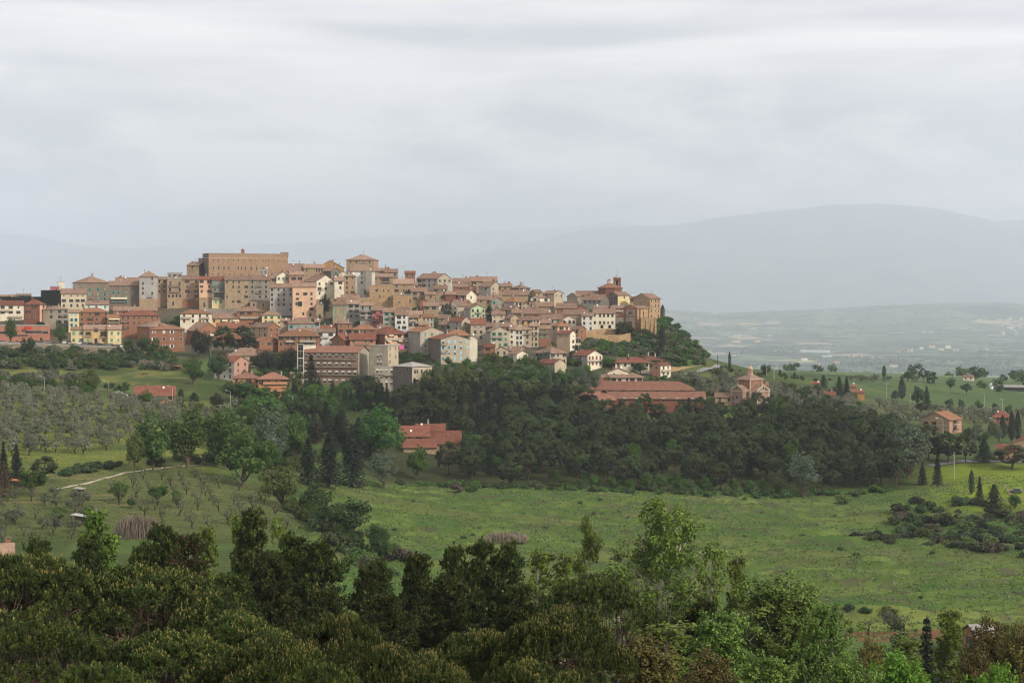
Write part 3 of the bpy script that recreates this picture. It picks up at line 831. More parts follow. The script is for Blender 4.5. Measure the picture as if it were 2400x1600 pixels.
# left end of the town
H('cream house with wide terraces at the far left beside the brick house',
  K(-22,None,54,714,748,'x',705,'ivory',win=(2,4,0,0),sh='b',rc='red',bal=[('A',.35,729,9,'s'),('A',.75,744,8,'s')],dep=10))
H('square brick house with a red hip roof and a peach side wall',
  K(57,93,107,712,766,'h',702,'redbrick','peach',asp=.9,win=(3,2,3,1),sh='g',rc='red',miss=0))
H('pink and cream block with a roof terrace above the clipped hedge',
  K(118,None,139,672,700,'f',None,'rose',d=1090,win=(1,2,0,0),nog=1), K(138,None,151,660,700,'f',None,'ivory',d=1092,win=(1,1,0,0),ch=0,nog=1))
H('flat roofed pink house far left beyond the hedge', K(38,None,73,689,706,'f',None,'salmon',d=1090,win=(1,4,0,0),nog=1))
H('long low grey roof at the left edge beyond the hedge', K(-20,None,42,702,712,'s',692,'grey',d=1080,win=(0,0,0,0),rc='brown',nog=1))
H('yellow and rubble stone house with one long balcony',
  K(102,131,161,724,768,'h',717,'cream','gstone',win=(2,1,3,2),sh='g',bal=[('B',.45,741,5,'i')],asp=1.0))
H('narrow yellow house with pale shutters left of the brick balcony house',
  K(161,None,185,731,775,'x',725,'lemon',win=(3,2,0,0),sh='l',miss=0))
H('brick house with an orange roof and a small iron balcony',
  K(185,None,254,730,768,'h',722,'brick',win=(3,4,0,0),sh='g',rc='orange',dep=11,bal=[('A',.42,746,3.4,'i')]))
H('yellow loggia house with two tiers of balconies',
  K(252,None,283,744,770,'x',735,'yellow',win=(2,2,0,0),sh='g',rc='orange',bal=[('A',.5,756,6.6,'i')],awn=[('A',.5,745,6)]))
H('wide brick house with a red hip roof and a yellow balcony strip',
  K(282,None,375,738,786,'h',728,'brick',win=(3,7,0,0),sh='d',rc='red',dep=12,bal=[('A',.1,754,3.6,'i'),('A',.1,769,3.6,'i')]))
H('long brown roof between the brick houses and the grey tower house', K(267,None,367,727,745,'x',719,'brick',win=(1,6,0,0),rc='brown',ch=2))
H('long yellow and orange apartment house with turquoise shutters',
  K(167,197,198,771,806,'x',762,'lemon',win=(2,2,0,0),sh='t',miss=0,top=2.3,st=3.7,asp=.25,d=932),
  K(197,None,253,771,806,'x',762,'yellow',win=(0,0,0,0),d=932.4,dep=8,xwin=[('A',.18,781,1.3,1.9,'o','b'),('A',.8,782,1.5,2.6,'o','d'),('A',.18,798,1.4,1.5,'c','t'),('A',.8,797,1.4,1.5,'n','d'),('A',.5,773,2.0,2.2,'n','b'),('A',.5,799,1.6,2.8,'d','d')],bal=[('A',.2,788,3,'i'),('A',.8,789,3,'i')]),
  K(253,None,284,771,806,'x',762,'lemon',win=(2,2,0,0),sh='t',miss=0,top=2.3,st=3.7,d=932,dep=8), name='apartment_house', cat='apartment house')
H('low brick house with a broad brown roof right of the yellow apartments',
  K(322,351,405,765,806,'h',754,'brick','brick',asp=.8,win=(2,1,1,2),sh='t',rc='brown'))
H('brick house with white framed windows facing the road bend',
  K(352,None,432,771,822,'h',763,'brick',win=(3,4,0,0),sh='w',fr='w',rc='orange',dep=13,miss=0,st=3.8))
# row under the tall houses
H('cream house with twin balcony bays under the stone terraces',
  K(423,None,496,734,772,'h',726,'ivory',win=(2,4,0,0),sh='d',rc='orange',dep=11,bal=[('A',.2,746,5,'s'),('A',.78,746,5,'s')]))
H('low yellow house with white awnings and brown roofs',
  K(496,None,561,745,766,'x',733,'yellow',win=(1,4,0,0),sh='b',rc='brown',awn=[('A',.48,749,3.2),('A',.88,749,3.2)]))
H('brick house with one long balcony across its front',
  K(556,None,614,728,764,'h',719,'brick',win=(3,3,0,0),sh='b',rc='brown',dep=11,bal=[('A',.5,746,11,'s')]))
H('cream house with turquoise blinds and a brick balcony bay',
  K(614,None,659,737,768,'h',727,'lemon',win=(2,3,0,0),sh='t',state='h',rc='brown',dep=10,miss=0,ww=1.4,bal=[('A',.5,753,3,'i')]))
H('pale house with turquoise shutters under a broad hip roof',
  K(676,None,738,757,782,'h',745,'palegrey',win=(1,4,0,0),sh='t',dep=11,rc='brown',ww=1.2,top=2.0,miss=0))
H('low pale extension left of the turquoise shuttered hip roof house', K(657,None,679,751,778,'x',746,'sand',win=(1,1,0,0),sh='r'))
H('grey gabled cottage right of the turquoise shuttered hip roof house', K(738,None,750,753,778,'x',747,'palegrey',win=(1,1,0,0),sh='g',rc='brown'))
H('big gabled brick house with a cream eaves band behind the umbrella pines',
  K(438,464,512,774,806,'x',756,'brick','brick',win=(0,0,2,2),asp=1.5,rc='brown',awn=[('B',.6,783,3)]))
H('long red roofed brick house joined to the big gabled brick house',
  K(508,None,572,768,800,'x',756,'brick',win=(1,4,0,0),rc='red',d=945))
H('cream and brick house with brown shutters above the umbrella pines',
  K(588,628,656,766,800,'x',757,'sand','brick',asp=.5,win=(2,3,2,2),sh='b',state='c',rc='brown',miss=0))
H('wide brick house with dark green shutters and two balconies',
  K(652,None,750,786,820,'h',774,'brick',win=(2,7,0,0),sh='g',rc='orange',dep=14,o=.9,bal=[('A',.27,801,4,'s'),('A',.7,801,8.5,'s')],wh=2.0))
H('low brick cottage in front of the house with two balconies',
  K(592,608,659,799,824,'x',790,'brick','brick',asp=2.0,win=(1,1,1,3),sh='g',rc='orange'))
H('white house with green shutters behind the twin red gables',
  K(742,None,786,777,816,'x',770,'white',win=(3,2,0,0),sh='g',rc='brown',bal=[('A',.5,791,3,'i')],miss=0))
H('square brick house above the twin red gables', K(783,792,826,757,790,'h',751,'brick','brick',win=(2,0,2,2),sh='g',rc='brown',asp=.6))
H('red roof between the white house and the square brick house', K(752,None,786,770,790,'x',762,'brick',win=(0,0,0,0),rc='red'))
H('low brick house with an orange hip roof behind the awning block', K(824,None,884,771,792,'h',761,'brick',win=(1,3,0,0),sh='g',rc='orange',dep=10))
H('brick house with twin red gables above the long apartment block',
  K(778,806,826,795,824,'y',781,'brick','brick',asp=.7,win=(1,1,0,0),rc='red',sh='d',o=1.0), K(820,None,880,793,824,'x',781,'salmon',win=(1,4,0,0),sh='r',rc='red',d=911,bal=[('A',.5,807,7,'i')],o=.9,ch=2,foot=3))
H('large peach block with striped awnings under a red hip roof',
  K(860,902,957,781,824,'h',767,'redbrick','peach',asp=.9,win=(3,1,3,4),sh='b',rc='red',o=1.0,
    bal=[('B',.5,797,15,'s'),('B',.5,811,15,'s')],awn=[('B',.22,783,3),('B',.62,797,2.6),('B',.86,797,2.4),('B',.15,797,2.6)]), name='apartment_house', cat='apartment house')
# terraces right of the peach tenement
H('rubble stone house with pale green shutters beside the dark terrace tree',
  K(780,None,812,713,762,'x',705,'stone',win=(3,2,0,0),sh='t',state='c',miss=0,rc='brown'))
H('grey house with green shutters between two rubble houses', K(812,None,844,711,757,'x',703,'palegrey',win=(3,2,0,0),sh='g',bal=[('A',.7,728,2.6,'i'),('A',.6,742,3,'i')]))
H('grey house with three full width balconies', K(844,None,874,715,765,'x',708,'grey',win=(3,2,0,0),sh='g',wh=2.0,bal=[('A',.5,731,6.4,'i'),('A',.5,747,6.4,'i')]))
H('raspberry pink house with green shutters', K(871,None,898,726,769,'x',718,'rose',win=(3,2,0,0),sh='g',miss=0,rc='brown',bal=[('A',.72,738,2.6,'i'),('A',.3,751,4,'i')],d=976))
H('grey house with a corner balcony right of the raspberry pink house', K(898,None,926,730,774,'x',721,'palegrey',win=(3,2,0,0),sh='e',miss=0,rc='brown',bal=[('A',.75,743,2.6,'s')]))
H('white house with green shutters below the stone bastion', K(926,None,957,737,775,'x',728,'white',win=(3,2,0,0),sh='g',miss=0,rc='brown',d=964))
H('beige house with one curved balcony below the stone bastion', K(957,None,982,743,774,'x',734,'beige',win=(2,2,0,0),sh='g',bal=[('A',.45,753,4.2,'s')],rc='brown',d=968))
H('small yellow gabled house behind the beige curved balcony', K(953,None,990,736,758,'x',724,'yellow',win=(1,3,0,0),sh='r'))
H('mint house with dark red shutters beside the yellow gable', K(990,None,1016,742,770,'x',731,'mint',win=(2,3,0,0),sh='r',state='c',miss=0,rc='orange',ww=.85))
H('tiny orange cottage below the mint house', K(982,None,1003,760,774,'x',750,'orange',win=(1,1,0,0)))
H('grey and beige house with turquoise shutters and an orange roof',
  K(953,985,1040,777,828,'x',767,'grey','beige',asp=.85,win=(2,1,4,3),sh='t',rc='orange',ww=.85))
H('grey gabled tenement with weathered turquoise shutters',
  K(1004,1033,1101,794,846,'x',785,'dgrey','beige',asp=.6,win=(0,0,4,5),sh='l',rc='red',miss=.15,bal=[('B',.12,808,3,'i'),('B',.12,826,3,'i')]))
H('blank cream gable end at the right of the grey tenement', K(1096,None,1119,793,846,'y',786,'ivory',win=(0,0,0,0),dep=12,d=893,ch=0))
H('orange roofed house behind the grey gabled tenement', K(1041,None,1102,785,812,'h',774,'grey',win=(1,4,0,0),rc='orange',dep=10))
H('cream house with small green shuttered windows below the red roofed grey house',
  K(1026,1046,1080,760,790,'x',750,'taupe','cream',asp=.8,win=(1,1,2,3),sh='g',rc='brown',miss=0))
H('grey house with a bright red roof left of its twin', K(1054,1082,1104,752,800,'x',739,'grey','beige',asp=.9,win=(2,1,3,1),sh='g',rc='red'))
H('wide grey house with a bright red roof right of its twin', K(1103,None,1138,759,806,'x',747,'beige',win=(3,2,0,0),sh='r',rc='red',attic=1,ww=1.3,wh=1.6,miss=0,dep=12))
H('pale green house with a blue balcony', K(1088,1103,1138,722,752,'x',715,'palegrey','green',asp=.5,win=(1,1,2,3),sh='d',rc='brown',bal=[('B',.52,734,4,'i')]))
H('cream gabled house between the pair of cypresses and the green house', K(1052,1073,1109,716,738,'y',698,'ivory','buff',asp=.9,win=(2,2,1,1),sh='b',rc='brown'))
H('cream house right of the tall dark cypress', K(1153,None,1184,736,763,'x',727,'cream',win=(2,2,0,0),sh='b',attic=1,rc='brown'))
H('stone gable above the cream house and the tall cypress', K(1152,None,1181,729,748,'y',719,'stone',win=(1,1,0,0),rc='brown'))
H('pinkish brown house with two small windows beside the yellow house', K(1185,1197,1216,744,770,'x',735,'sand','sand',asp=1.2,win=(1,1,1,2),ww=.7,wh=.8,rc='brown'))
H('deep yellow house under a long brown roof', K(1215,None,1250,749,768,'x',735,'yellow',win=(1,2,0,0),sh='g',rc='brown'))
H('tall cream house at the right end of the long brown roof', K(1249,None,1265,748,778,'x',739,'ivory',win=(2,2,0,0),sh='d',wh=1.8,rc='brown'))
H('beige house with a green balcony above the garden slope',
  K(1139,1150,1194,776,818,'x',766,'grey','beige',asp=.45,win=(2,0,3,3),sh='e',bal=[('B',.3,791,5,'g')],miss=0))
H('pale yellow house left of the white twin on the steep street', K(1194,None,1207,770,812,'x',764,'ivory',win=(3,1,0,0),sh='d',miss=0))
H('white house on the steep street with dark windows', K(1207,None,1227,772,812,'x',764,'white',win=(3,2,0,0),sh='d',miss=0))
H('tan house with stacked balconies on the steep street', K(1226,None,1246,771,812,'x',764,'buff',win=(3,1,0,0),sh='d',bal=[('A',.5,783,4.2,'i')]))
H('tall cream corner house where the steep street begins', K(1243,None,1262,763,812,'x',757,'buff',win=(4,2,0,0),sh='d',bal=[('A',.5,784,4.2,'i')],miss=0,d=926))
H('dark brick house with a loggia behind the parked cars', K(1263,None,1291,769,810,'x',761,'brick',win=(2,2,0,0),sh='t',bal=[('A',.5,781,5,'i')],rc='brown'))
# upper right of the town
H('grey gabled mansion with a rooftop turret room on the skyline',
  K(976,1026,1061,652,676,'x',641,'grey','beige',asp=1.3,win=(2,4,2,3),sh='g',rc='brown',ch=0), K(1009,None,1027,641,655,'h',635,'stone',d=1085,win=(1,1,0,0),dep=4,ch=0,foot=.5,nog=1))
H('small brick house with laundry on its terrace beside the grey mansion', K(949,None,973,640,672,'x',635,'brick',win=(2,2,0,0),rc='red',sh='d'))
H('low stone houses under a slatted roof frame', K(900,None,932,637,660,'x',629,'stone',win=(1,2,0,0),rc='brown'))
H('low stone roof right of the palace', K(880,None,912,634,656,'x',628,'stone',win=(1,2,0,0)))
H('brown house with a glazed veranda on top of the stone bastion',
  K(871,None,921,648,676,'x',641,'tan',win=(1,3,0,0),sh='r',xwin=[('A',.66,654,4.8,2.8,'n','w')],bal=[('A',.7,661,6,'i')],d=1070))
H('high bastion wall of rough golden stone with a few windows',
  K(866,None,923,669,733,'f',None,'rough',win=(0,0,0,0),d=1036,dep=10,ch=0,ant=0,xwin=[('A',.3,680,1.6,1.6,'n','b'),('A',.58,681,.9,1.4,'n','r'),('A',.78,681,.9,1.4,'n','r'),('A',.42,694,.9,1.2,'n','d'),('A',.8,698,.7,2.2,'n','r')]),
  name='bastion', cat='bastion')
H('tan stone house with a white veranda on the right bastion',
  K(922,None,969,664,706,'x',652,'tan',win=(2,3,0,0),sh='g',d=1040,bal=[('A',.72,692,5.5,'s')],xwin=[('A',.72,686,4.6,2.4,'n','w')]))
H('lower bastion of rough stone under the tan veranda house', K(921,None,968,692,735,'f',None,'rough',win=(0,0,0,0),d=1031,ch=0,ant=0,xwin=[('A',.85,705,.8,2.6,'n','r'),('A',.3,708,.7,1.5,'n','d')]), name='bastion', cat='bastion')
H('tan house with two green shutters right of the veranda house', K(963,None,1001,682,712,'x',668,'tan',win=(2,2,0,0),sh='g',rc='brown'))
H('plain tan house with a tall drainpipe', K(996,None,1020,689,716,'x',682,'tan',win=(1,1,0,0),sh='d',rc='brown'))
H('gabled stone house with a white dish beside the plain tan house', K(1021,None,1052,690,708,'y',674,'stone',win=(1,1,0,0),rc='brown',dish=1))
H('red brick house below the gabled stone house', K(1044,None,1068,689,710,'x',681,'redbrick',win=(1,1,0,0),rc='brown'))
H('dark brown brick house left of the brick gable', K(1062,None,1095,671,694,'x',663,'brick',win=(1,1,0,0),miss=.6,rc='brown'))
H('brick gable with one small window on the upper slope', K(1094,None,1116,673,694,'y',665,'brick',win=(1,1,0,0),ww=.7,rc='brown'))
H('long low roofs below the grey mansion', K(1060,None,1102,661,682,'x',650,'stone',win=(0,0,0,0),rc='brown',ch=2))
H('cream walled house with a pink upper wall in the middle of the slope', K(1060,1093,1117,691,712,'x',681,'pink','ivory',asp=.9,win=(1,2,1,1),rc='brown'))
H('skyline house with a long low roof and two aerials', K(1100,None,1165,658,680,'x',648,'stone',win=(1,3,0,0),rc='brown',ant=1,ch=2))
H('big grey gabled house with a beige front on the upper slope',
  K(1122,1150,1175,671,702,'x',660,'grey','beige',asp=1.4,win=(1,1,2,2),sh='g',rc='brown',miss=0))
H('dark roofed stone house below the big grey gable', K(1118,None,1152,701,724,'x',691,'stone',win=(1,2,0,0),rc='brown'))
H('rubble house with turquoise shutters right of the dark roof', K(1131,1152,1176,703,726,'x',697,'stone','gstone',win=(1,1,1,2),sh='t'))
H('cream house with an orange hip roof in the middle of the slope',
  K(1181,1206,1224,706,736,'h',696,'palegrey','ivory',asp=.9,win=(1,0,2,2),sh='g',rc='orange',miss=0))
H('low grey house with a broad roof below the orange hip roof', K(1177,1200,1221,725,745,'x',716,'grey','stone',asp=1.1,win=(1,1,0,0),rc='brown'))
H('beige skyline house with grey shutters right of the big grey gable',
  K(1197,1217,1243,674,702,'h',668,'taupe','beige',win=(1,1,2,2),sh='g',rc='brown',miss=0,ch=2,ant=1))
H('low stone roofs left of the beige skyline house', K(1173,None,1200,670,695,'x',663,'stone',win=(1,1,0,0),rc='brown'))
H('flat row of roofs below the beige skyline house', K(1170,None,1238,690,708,'x',680,'stone',win=(0,0,0,0),rc='brown',ch=2))
H('white walled low house behind the pair of cypresses', K(1022,None,1051,713,734,'x',704,'white',win=(1,2,0,0),sh='b',rc='brown'))
H('stone and brick cottages left of the pair of cypresses', K(993,None,1028,716,740,'x',709,'stone',win=(1,2,0,0),sh='g',rc='brown'))
H('brown gable with a small lit wall on the right skyline', K(1242,1256,1272,685,706,'y',679,'stone','buff',win=(0,0,1,1),rc='brown'))
H('dark brown and cream corner house near the end of the skyline',
  K(1272,1299,1321,687,716,'x',681,'beige','buff',asp=1.0,win=(1,2,1,2),sh='d',rc='brown'))
H('cream gabled house below the brown gable on the right slope', K(1243,1264,1289,697,718,'y',692,'ivory','ivory',win=(1,1,1,1),sh='g',rc='brown'))
H('salmon gable wedged among brown roofs', K(1240,None,1252,708,726,'y',702,'salmon',win=(1,1,0,0),ww=.7,rc='brown'))
H('wide brown roof below the cream gabled house', K(1252,None,1297,717,736,'x',708,'stone',win=(0,0,0,0),rc='brown'))
H('long brown roofs with a brick wall in the middle right', K(1222,None,1266,734,756,'x',720,'brick',win=(1,2,0,0),rc='brown',ch=2))
H('stone house with a red drainpipe in the middle right', K(1266,None,1291,733,752,'x',722,'stone',win=(1,2,0,0),sh='r',rc='brown'))
H('grey walled house under a broad roof above the salmon shutters', K(1268,None,1317,747,772,'x',737,'palegrey',win=(1,3,0,0),sh='g',rc='brown'))
H('broad brown roof below the timbered gable', K(1304,None,1352,721,742,'x',710,'brick',win=(1,2,0,0),rc='brown',ch=2))
H('brick gable below the grey long house', K(1350,None,1376,722,742,'y',713,'brick',win=(1,1,0,0),ww=.7,rc='brown'))
H('clustered roofs left of the cream hotel', K(1320,None,1378,736,756,'x',725,'stone',win=(0,0,0,0),rc='brown',ch=2))
H('cream gabled house with three tall windows left of the hotel', K(1318,None,1350,748,772,'y',740,'ivory',win=(1,3,0,0),wh=1.9,sh='d',miss=0,rc='brown'))
H('tall pale house with dark shutters left of the cream hotel', K(1363,None,1390,739,780,'x',731,'white',win=(3,2,0,0),sh='d',miss=0,rc='brown'))
H('long cream hotel with two rows of dark shuttered windows',
  K(1390,None,1442,733,776,'x',724,'ivory',win=(2,5,0,0),sh='d',st=4.0,miss=0,rc='brown',xwin=[('A',.4,765,1.6,2.0,'a','d'),('A',.75,765,1.6,2.0,'a','d')],dep=12), K(1392,None,1424,721,740,'x',716,'cream',d=977,win=(1,1,0,0),foot=.5,ch=0), name='hotel', cat='hotel')
H('orange loggia house between the hotel and the brick church front', K(1436,None,1462,721,756,'x',715,'salmon',win=(1,2,0,0),sh='d',rc='brown',bal=[('A',.5,730,6,'s')],base=(744,'ivory')))
H('grey long house with a pale roof left of the yellow house',
  K(1365,1410,1428,702,726,'x',689,'grey','dgrey',asp=.8,win=(1,4,1,1),sh='d',rc='brown'))
H('bright yellow gabled house near the end of the skyline',
  K(1427,1448,1476,691,718,'y',684,'dgrey','lemon',asp=1.0,win=(1,2,1,1),sh='g',rc='brown',miss=0))
H('low timbered gable on the right skyline', K(1329,1352,1362,694,712,'y',685,'gstone','gstone',win=(0,0,0,0),rc='brown',ch=0))
H('long stone nave roof running up to the brick drum', K(1350,None,1414,691,704,'x',682,'stone',win=(0,0,0,0),rc='brown',ch=0,d=1062))
H('small brown house between the yellow house and the big stone end wall', K(1476,None,1500,698,722,'x',694,'stone',win=(1,2,0,0),rc='brown'))
H('massive stone building with a rounded sunlit end at the edge of the town',
  K(1484,1523,1548,699,768,'y',688,'stone','rough',asp=.6,win=(0,0,4,3),sh='d',ww=.9,d=982,miss=.3,rc='brown',ch=0), cat='church building', name='church_building')
H('orange and cream house above the steep street',
  K(1290,1307,1336,763,806,'h',755,'beige','peach',asp=.7,win=(2,1,2,2),sh='g',rc='orange'))
H('plain beige tower house above the pine slope',
  K(1305,1336,1349,781,828,'x',775,'sand','ivory',asp=.9,win=(1,2,4,1),sh='b',rc='red',attic=1))
H('peach house with brown shutters right of the orange and cream house', K(1337,1357,1374,771,796,'x',764,'peach','brick',win=(2,2,2,1),sh='b',rc='brown'))
H('little cream wing beside the plain beige tower house', K(1349,None,1361,793,818,'x',790,'ivory',win=(2,2,0,0),sh='g',d=917))
# villas and lower right
H('brown shuttered villa with a hip roof below the steep street',
  K(1254,1290,1328,826,852,'h',814,'sand','beige',win=(1,4,2,3),sh='b',rc='brown',miss=0,o=.8), name='villa', cat='villa')
H('tan cottage with two turquoise shutters in front of the hip roofed villa',
  K(1262,1300,1325,850,874,'x',842,'tan','buff',asp=.7,win=(1,2,0,0),sh='t',state='c',miss=0,rc='red'))
H('cream cottage above the garden with one small window', K(1191,1211,1238,829,852,'x',822,'white','ivory',asp=.8,win=(1,1,1,1),sh='d',rc='brown'))
H('small gabled house with a porch left of the cream cottage', K(1160,None,1192,820,840,'y',812,'buff',win=(1,2,0,0),sh='d',rc='brown'))
H('low red roofed shed house behind the small gabled house', K(1134,None,1160,812,832,'x',805,'brick',win=(1,1,0,0),rc='red'))
H('yellowish tan house beneath a long brown roof near the parked cars', K(1190,None,1228,820,836,'x',811,'ochre',win=(1,2,0,0),rc='brown'))
H('cream villa with red shutters and a double balcony',
  K(1341,1377,1412,832,864,'x',822,'palegrey','ivory',asp=.9,win=(2,1,2,4),sh='r',state='c',rc='red',bal=[('B',.5,847,10,'i')],miss=0,d=892), name='villa', cat='villa')
H('low cream villa with a broad red roof beside the slender cypress',
  K(1442,None,1522,848,868,'h',838,'ivory',d=896,win=(1,5,0,0),sh='d',rc='red',dep=12,o=.9), name='villa', cat='villa')
H('orange villa under a hip roof rising behind the low cream villa', K(1478,1516,1556,842,862,'h',834,'orange','orange',win=(1,2,1,2),rc='red',o=1.0,d=912), name='villa', cat='villa')
H('white house with a white balcony at the start of the stone retaining wall',
  K(1528,1548,1572,855,888,'y',850,'salmon','ivory',asp=1.2,d=884,win=(1,1,2,2),sh='d',rc='red',bal=[('B',.5,871,6,'s')]))
H('cream villa with a two level brown roof above the school',
  K(1402,None,1506,883,902,'h',874,'ivory',win=(1,7,0,0),sh='b',rc='brown',dep=11,o=.9,d=870), K(1424,None,1474,872,886,'y',863,'ivory',d=873,win=(1,2,0,0),rc='brown',foot=.5), name='villa', cat='villa')
H('small red roof between the cream villa and the school', K(1380,None,1424,894,906,'x',886,'brick',win=(0,0,0,0),rc='red',d=866))
H('long brick school with two tiers of red roof',
  K(1356,None,1652,933,966,'s',921,'redbrick',d=838,dep=10,rc='rose',o=.8,win=(0,0,0,0),ch=0,ant=0,dish=0,xwin=[('A',x,937,1.6,2.0,'h','w') for x in (.37,.46,.56,.67,.78,.9,.99)]+[('A',x,937,1.2,1.6,'n','d') for x in (.08,.18,.28)]),
  K(1344,None,1626,912,925,'h',896,'peach',d=849,dep=14,rc='rose',o=.7,foot=1,win=(0,0,0,0),ch=0,ant=0,xwin=[('A',x,916,2.6,1.0,'n','d') for x in (.08,.21,.31,.41,.5,.6,.7,.9)]),
  K(1322,None,1440,934,966,'h',919,'brick',d=830,dep=12,rc='rose',o=1.2,win=(1,4,0,0),ch=0), name='school', cat='school')
# lower left
H('pale concrete apartment tower with blank side walls',
  K(866,909,934,811,916,'f',None,'concrete','buff',asp=1.1,win=(0,0,0,0),d=826,ch=0,ant=0,par=.4,xwin=[('B',.2,y,.9,1.6,'n','d') for y in (817,832,848)]+[('B',.75,y,.9,1.6,'n','d') for y in (817,837)]+[('A',.45,y,1.0,1.7,'h','w') for y in (834,850,868,887)]+[('A',.62,y,.9,1.7,'h','w') for y in (832,850,888)]),
  K(878,None,922,861,916,'f',None,'concrete',d=816,dep=8,win=(3,4,0,0),sh='w',state='h',bal=[('A',.3,876,3.5,'i'),('A',.75,879,5,'i')],ch=0),
  name='apartment_tower', cat='apartment tower')
H('five storey brick apartment block with balconies and a glazed stair tower',
  K(711,839,868,825,906,'x',813,'panel','concrete',asp=.7,d=832,rc='rose',ch=0,ant=0,dish=0,o=.9,win=(4,9,0,0),sh='w',st=4.15,top=1.7,ww=1.5,wh=1.8,miss=.05,state='h',
    bal=[('A',x,y,w,'i') for y in (842,860,878) for x,w in ((.22,7.5),(.42,6.0),(.72,9.5),(.94,3.6))]),
  K(697,None,712,808,900,'f',None,'white',d=827,dep=5,win=(0,0,0,0),ch=0,ant=0,xwin=[('A',.5,y,2.4,3.2,'n','w') for y in (815,830,848,865)]), K(708,None,740,809,835,'f',None,'ivory',d=842,dep=6,win=(0,0,0,0),ch=0,ant=0),
  name='apartment_block', cat='apartment block')
H('grey concrete hall with a flat pale roof beside the apartment tower',
  K(920,966,1013,859,916,'h',850,'dgrey','buff',asp=1.0,d=808,rc='grey',o=.4,win=(1,2,0,0),ch=0,ant=0,dish=0,xwin=[('B',x,871,1.2,1.8,'n','r') for x in (.14,.26,.47,.73,.88)]+[('B',x,890,1.4,1.7,'h','w') for x in (.12,.25,.5,.76,.9)]), name='hall', cat='hall')
H('low brick outbuilding at the foot of the dark cedar', K(680,None,709,874,898,'f',None,'brick',d=812,win=(1,2,0,0),sh='w',ch=0))
H('pink and white house with peeling side walls',
  K(503,549,582,847,890,'x',836,'white','pink',asp=.8,win=(3,3,2,2),sh='d',rc='red',d=822,bal=[('A',.25,866,3,'i'),('A',.85,868,3,'i')],ch=2))
H('hip roof house behind the pink and white house', K(535,None,622,832,852,'h',817,'sand',win=(1,4,0,0),rc='brown',dep=13,d=868))
H('orange house joined to the three storey orange house', K(546,None,607,885,925,'h',874,'orange',win=(2,4,0,0),sh='b',rc='rose',dep=11,d=792))
H('three storey orange house with full width balconies',
  K(606,None,671,886,936,'h',874,'orange',win=(3,4,0,0),sh='b',rc='rose',dep=12,d=783,top=1.9,st=3.35,o=1.0,miss=0,bal=[('A',.6,y,11,'o') for y in (899,916,931)]))
H('farmhouse with a low red roof on the olive terrace', K(318,None,409,924,945,'x',907,'salmon',win=(1,4,0,0),sh='b',rc='red',dep=11,d=728,dish=1,o=1.0), name='farmhouse', cat='farmhouse')
H('stone villa with stepped red roofs in the middle of the wood',
  K(1000,None,1080,1038,1058,'s',1017,'stone',d=712,dep=10,rc='red',win=(1,2,0,0),ch=1,o=.8), K(976,None,1042,1007,1040,'x',995,'sand',d=722,dep=8,rc='red',win=(0,0,0,0),ch=1,xwin=[('A',.68,1013,2.2,1.5,'n','b'),('A',.3,1012,1.0,1.4,'n','b')],o=.8),
  K(938,None,1006,1021,1056,'s',1004,'sand',d=714,dep=9,rc='red',win=(0,0,0,0),xwin=[('A',.3,1027,.9,1.7,'n','b'),('A',.65,1027,2.6,1.7,'n','b')],ch=0,o=.8), K(946,None,1022,1047,1060,'s',1034,'stone',d=704,dep=8,rc='red',win=(0,0,0,0),ch=0,o=.8), name='villa', cat='villa')
H('pinkish brick house with an orange roof and glassy balconies by the pines',
  K(2160,2225,2253,983,1020,'y',968,'tan','salmon',asp=.9,d=838,rc='orange',win=(2,3,0,0),sh='b',st=4.2,top=2.2,bal=[('B',.45,994,5.5,'i'),('B',.45,1010,5.5,'i')],xwin=[('B',.45,988,4,2.2,'n','d'),('B',.45,1004,4,2.2,'n','d')],band=[997],ch=3,o=.8))
H('ochre farmhouse with two roofs on the edge of the green hill',
  K(1996,None,2026,918,938,'x',913,'ochre',d=948,win=(0,0,0,0),rc='rose',ch=1), K(1993,None,2007,905,938,'x',901,'ochre',d=953,win=(0,0,0,0),rc='rose',ch=0), name='farmhouse', cat='farmhouse')
H('farm cottage with a shallow red roof behind the three cypresses', K(2328,None,2368,976,996,'h',963,'brick',d=900,win=(1,2,0,0),rc='red',dep=10))
H('red roofed villa at the right edge beside the round pine', K(2335,None,2390,1056,1082,'s',1046,'tan',d=690,win=(1,2,0,0),rc='red',dep=9), K(2378,None,2440,1036,1082,'y',1026,'tan',d=696,win=(1,1,0,0),rc='red',dep=9,foot=2), name='villa', cat='villa')
H('orange roof showing through the right hand olive trees', K(1925,None,1958,925,940,'x',916,'brick',d=925,win=(0,0,0,0),rc='red'))
H('small red roof in the trees behind the church', K(1902,None,1922,898,912,'x',894,'sand',d=960,win=(0,0,0,0),rc='red'))
H('weathered tiled roof at the left edge above the front pines', K(-40,None,30,1298,1330,'x',1280,'stone',d=325,win=(0,0,0,0),rc='old',dep=7), name='barn', cat='barn')
H('stone farmhouse showing a brick gable behind the brown trees', K(2256,2290,2340,1490,1530,'y',1472,'brick','stone',asp=.6,d=318,win=(1,1,0,0),ww=1.0,rc='grey'), name='farmhouse', cat='farmhouse')
H('brick supermarket with a flat roof and a red rooftop word',
  K(-30,None,115,764,804,'f',None,'mart',d=938,dep=24,win=(0,0,0,0),ch=0,ant=0,o=.6,xwin=[('A',.75,778,9.3,1.3,'n','d'),('A',.92,779,3.4,1.5,'n','w'),('A',.2,779,14,1.3,'n','d'),('A',.48,786,12,.8,'n','d'),('A',.86,797,1.6,2.6,'n','d')]), name='supermarket', cat='supermarket')
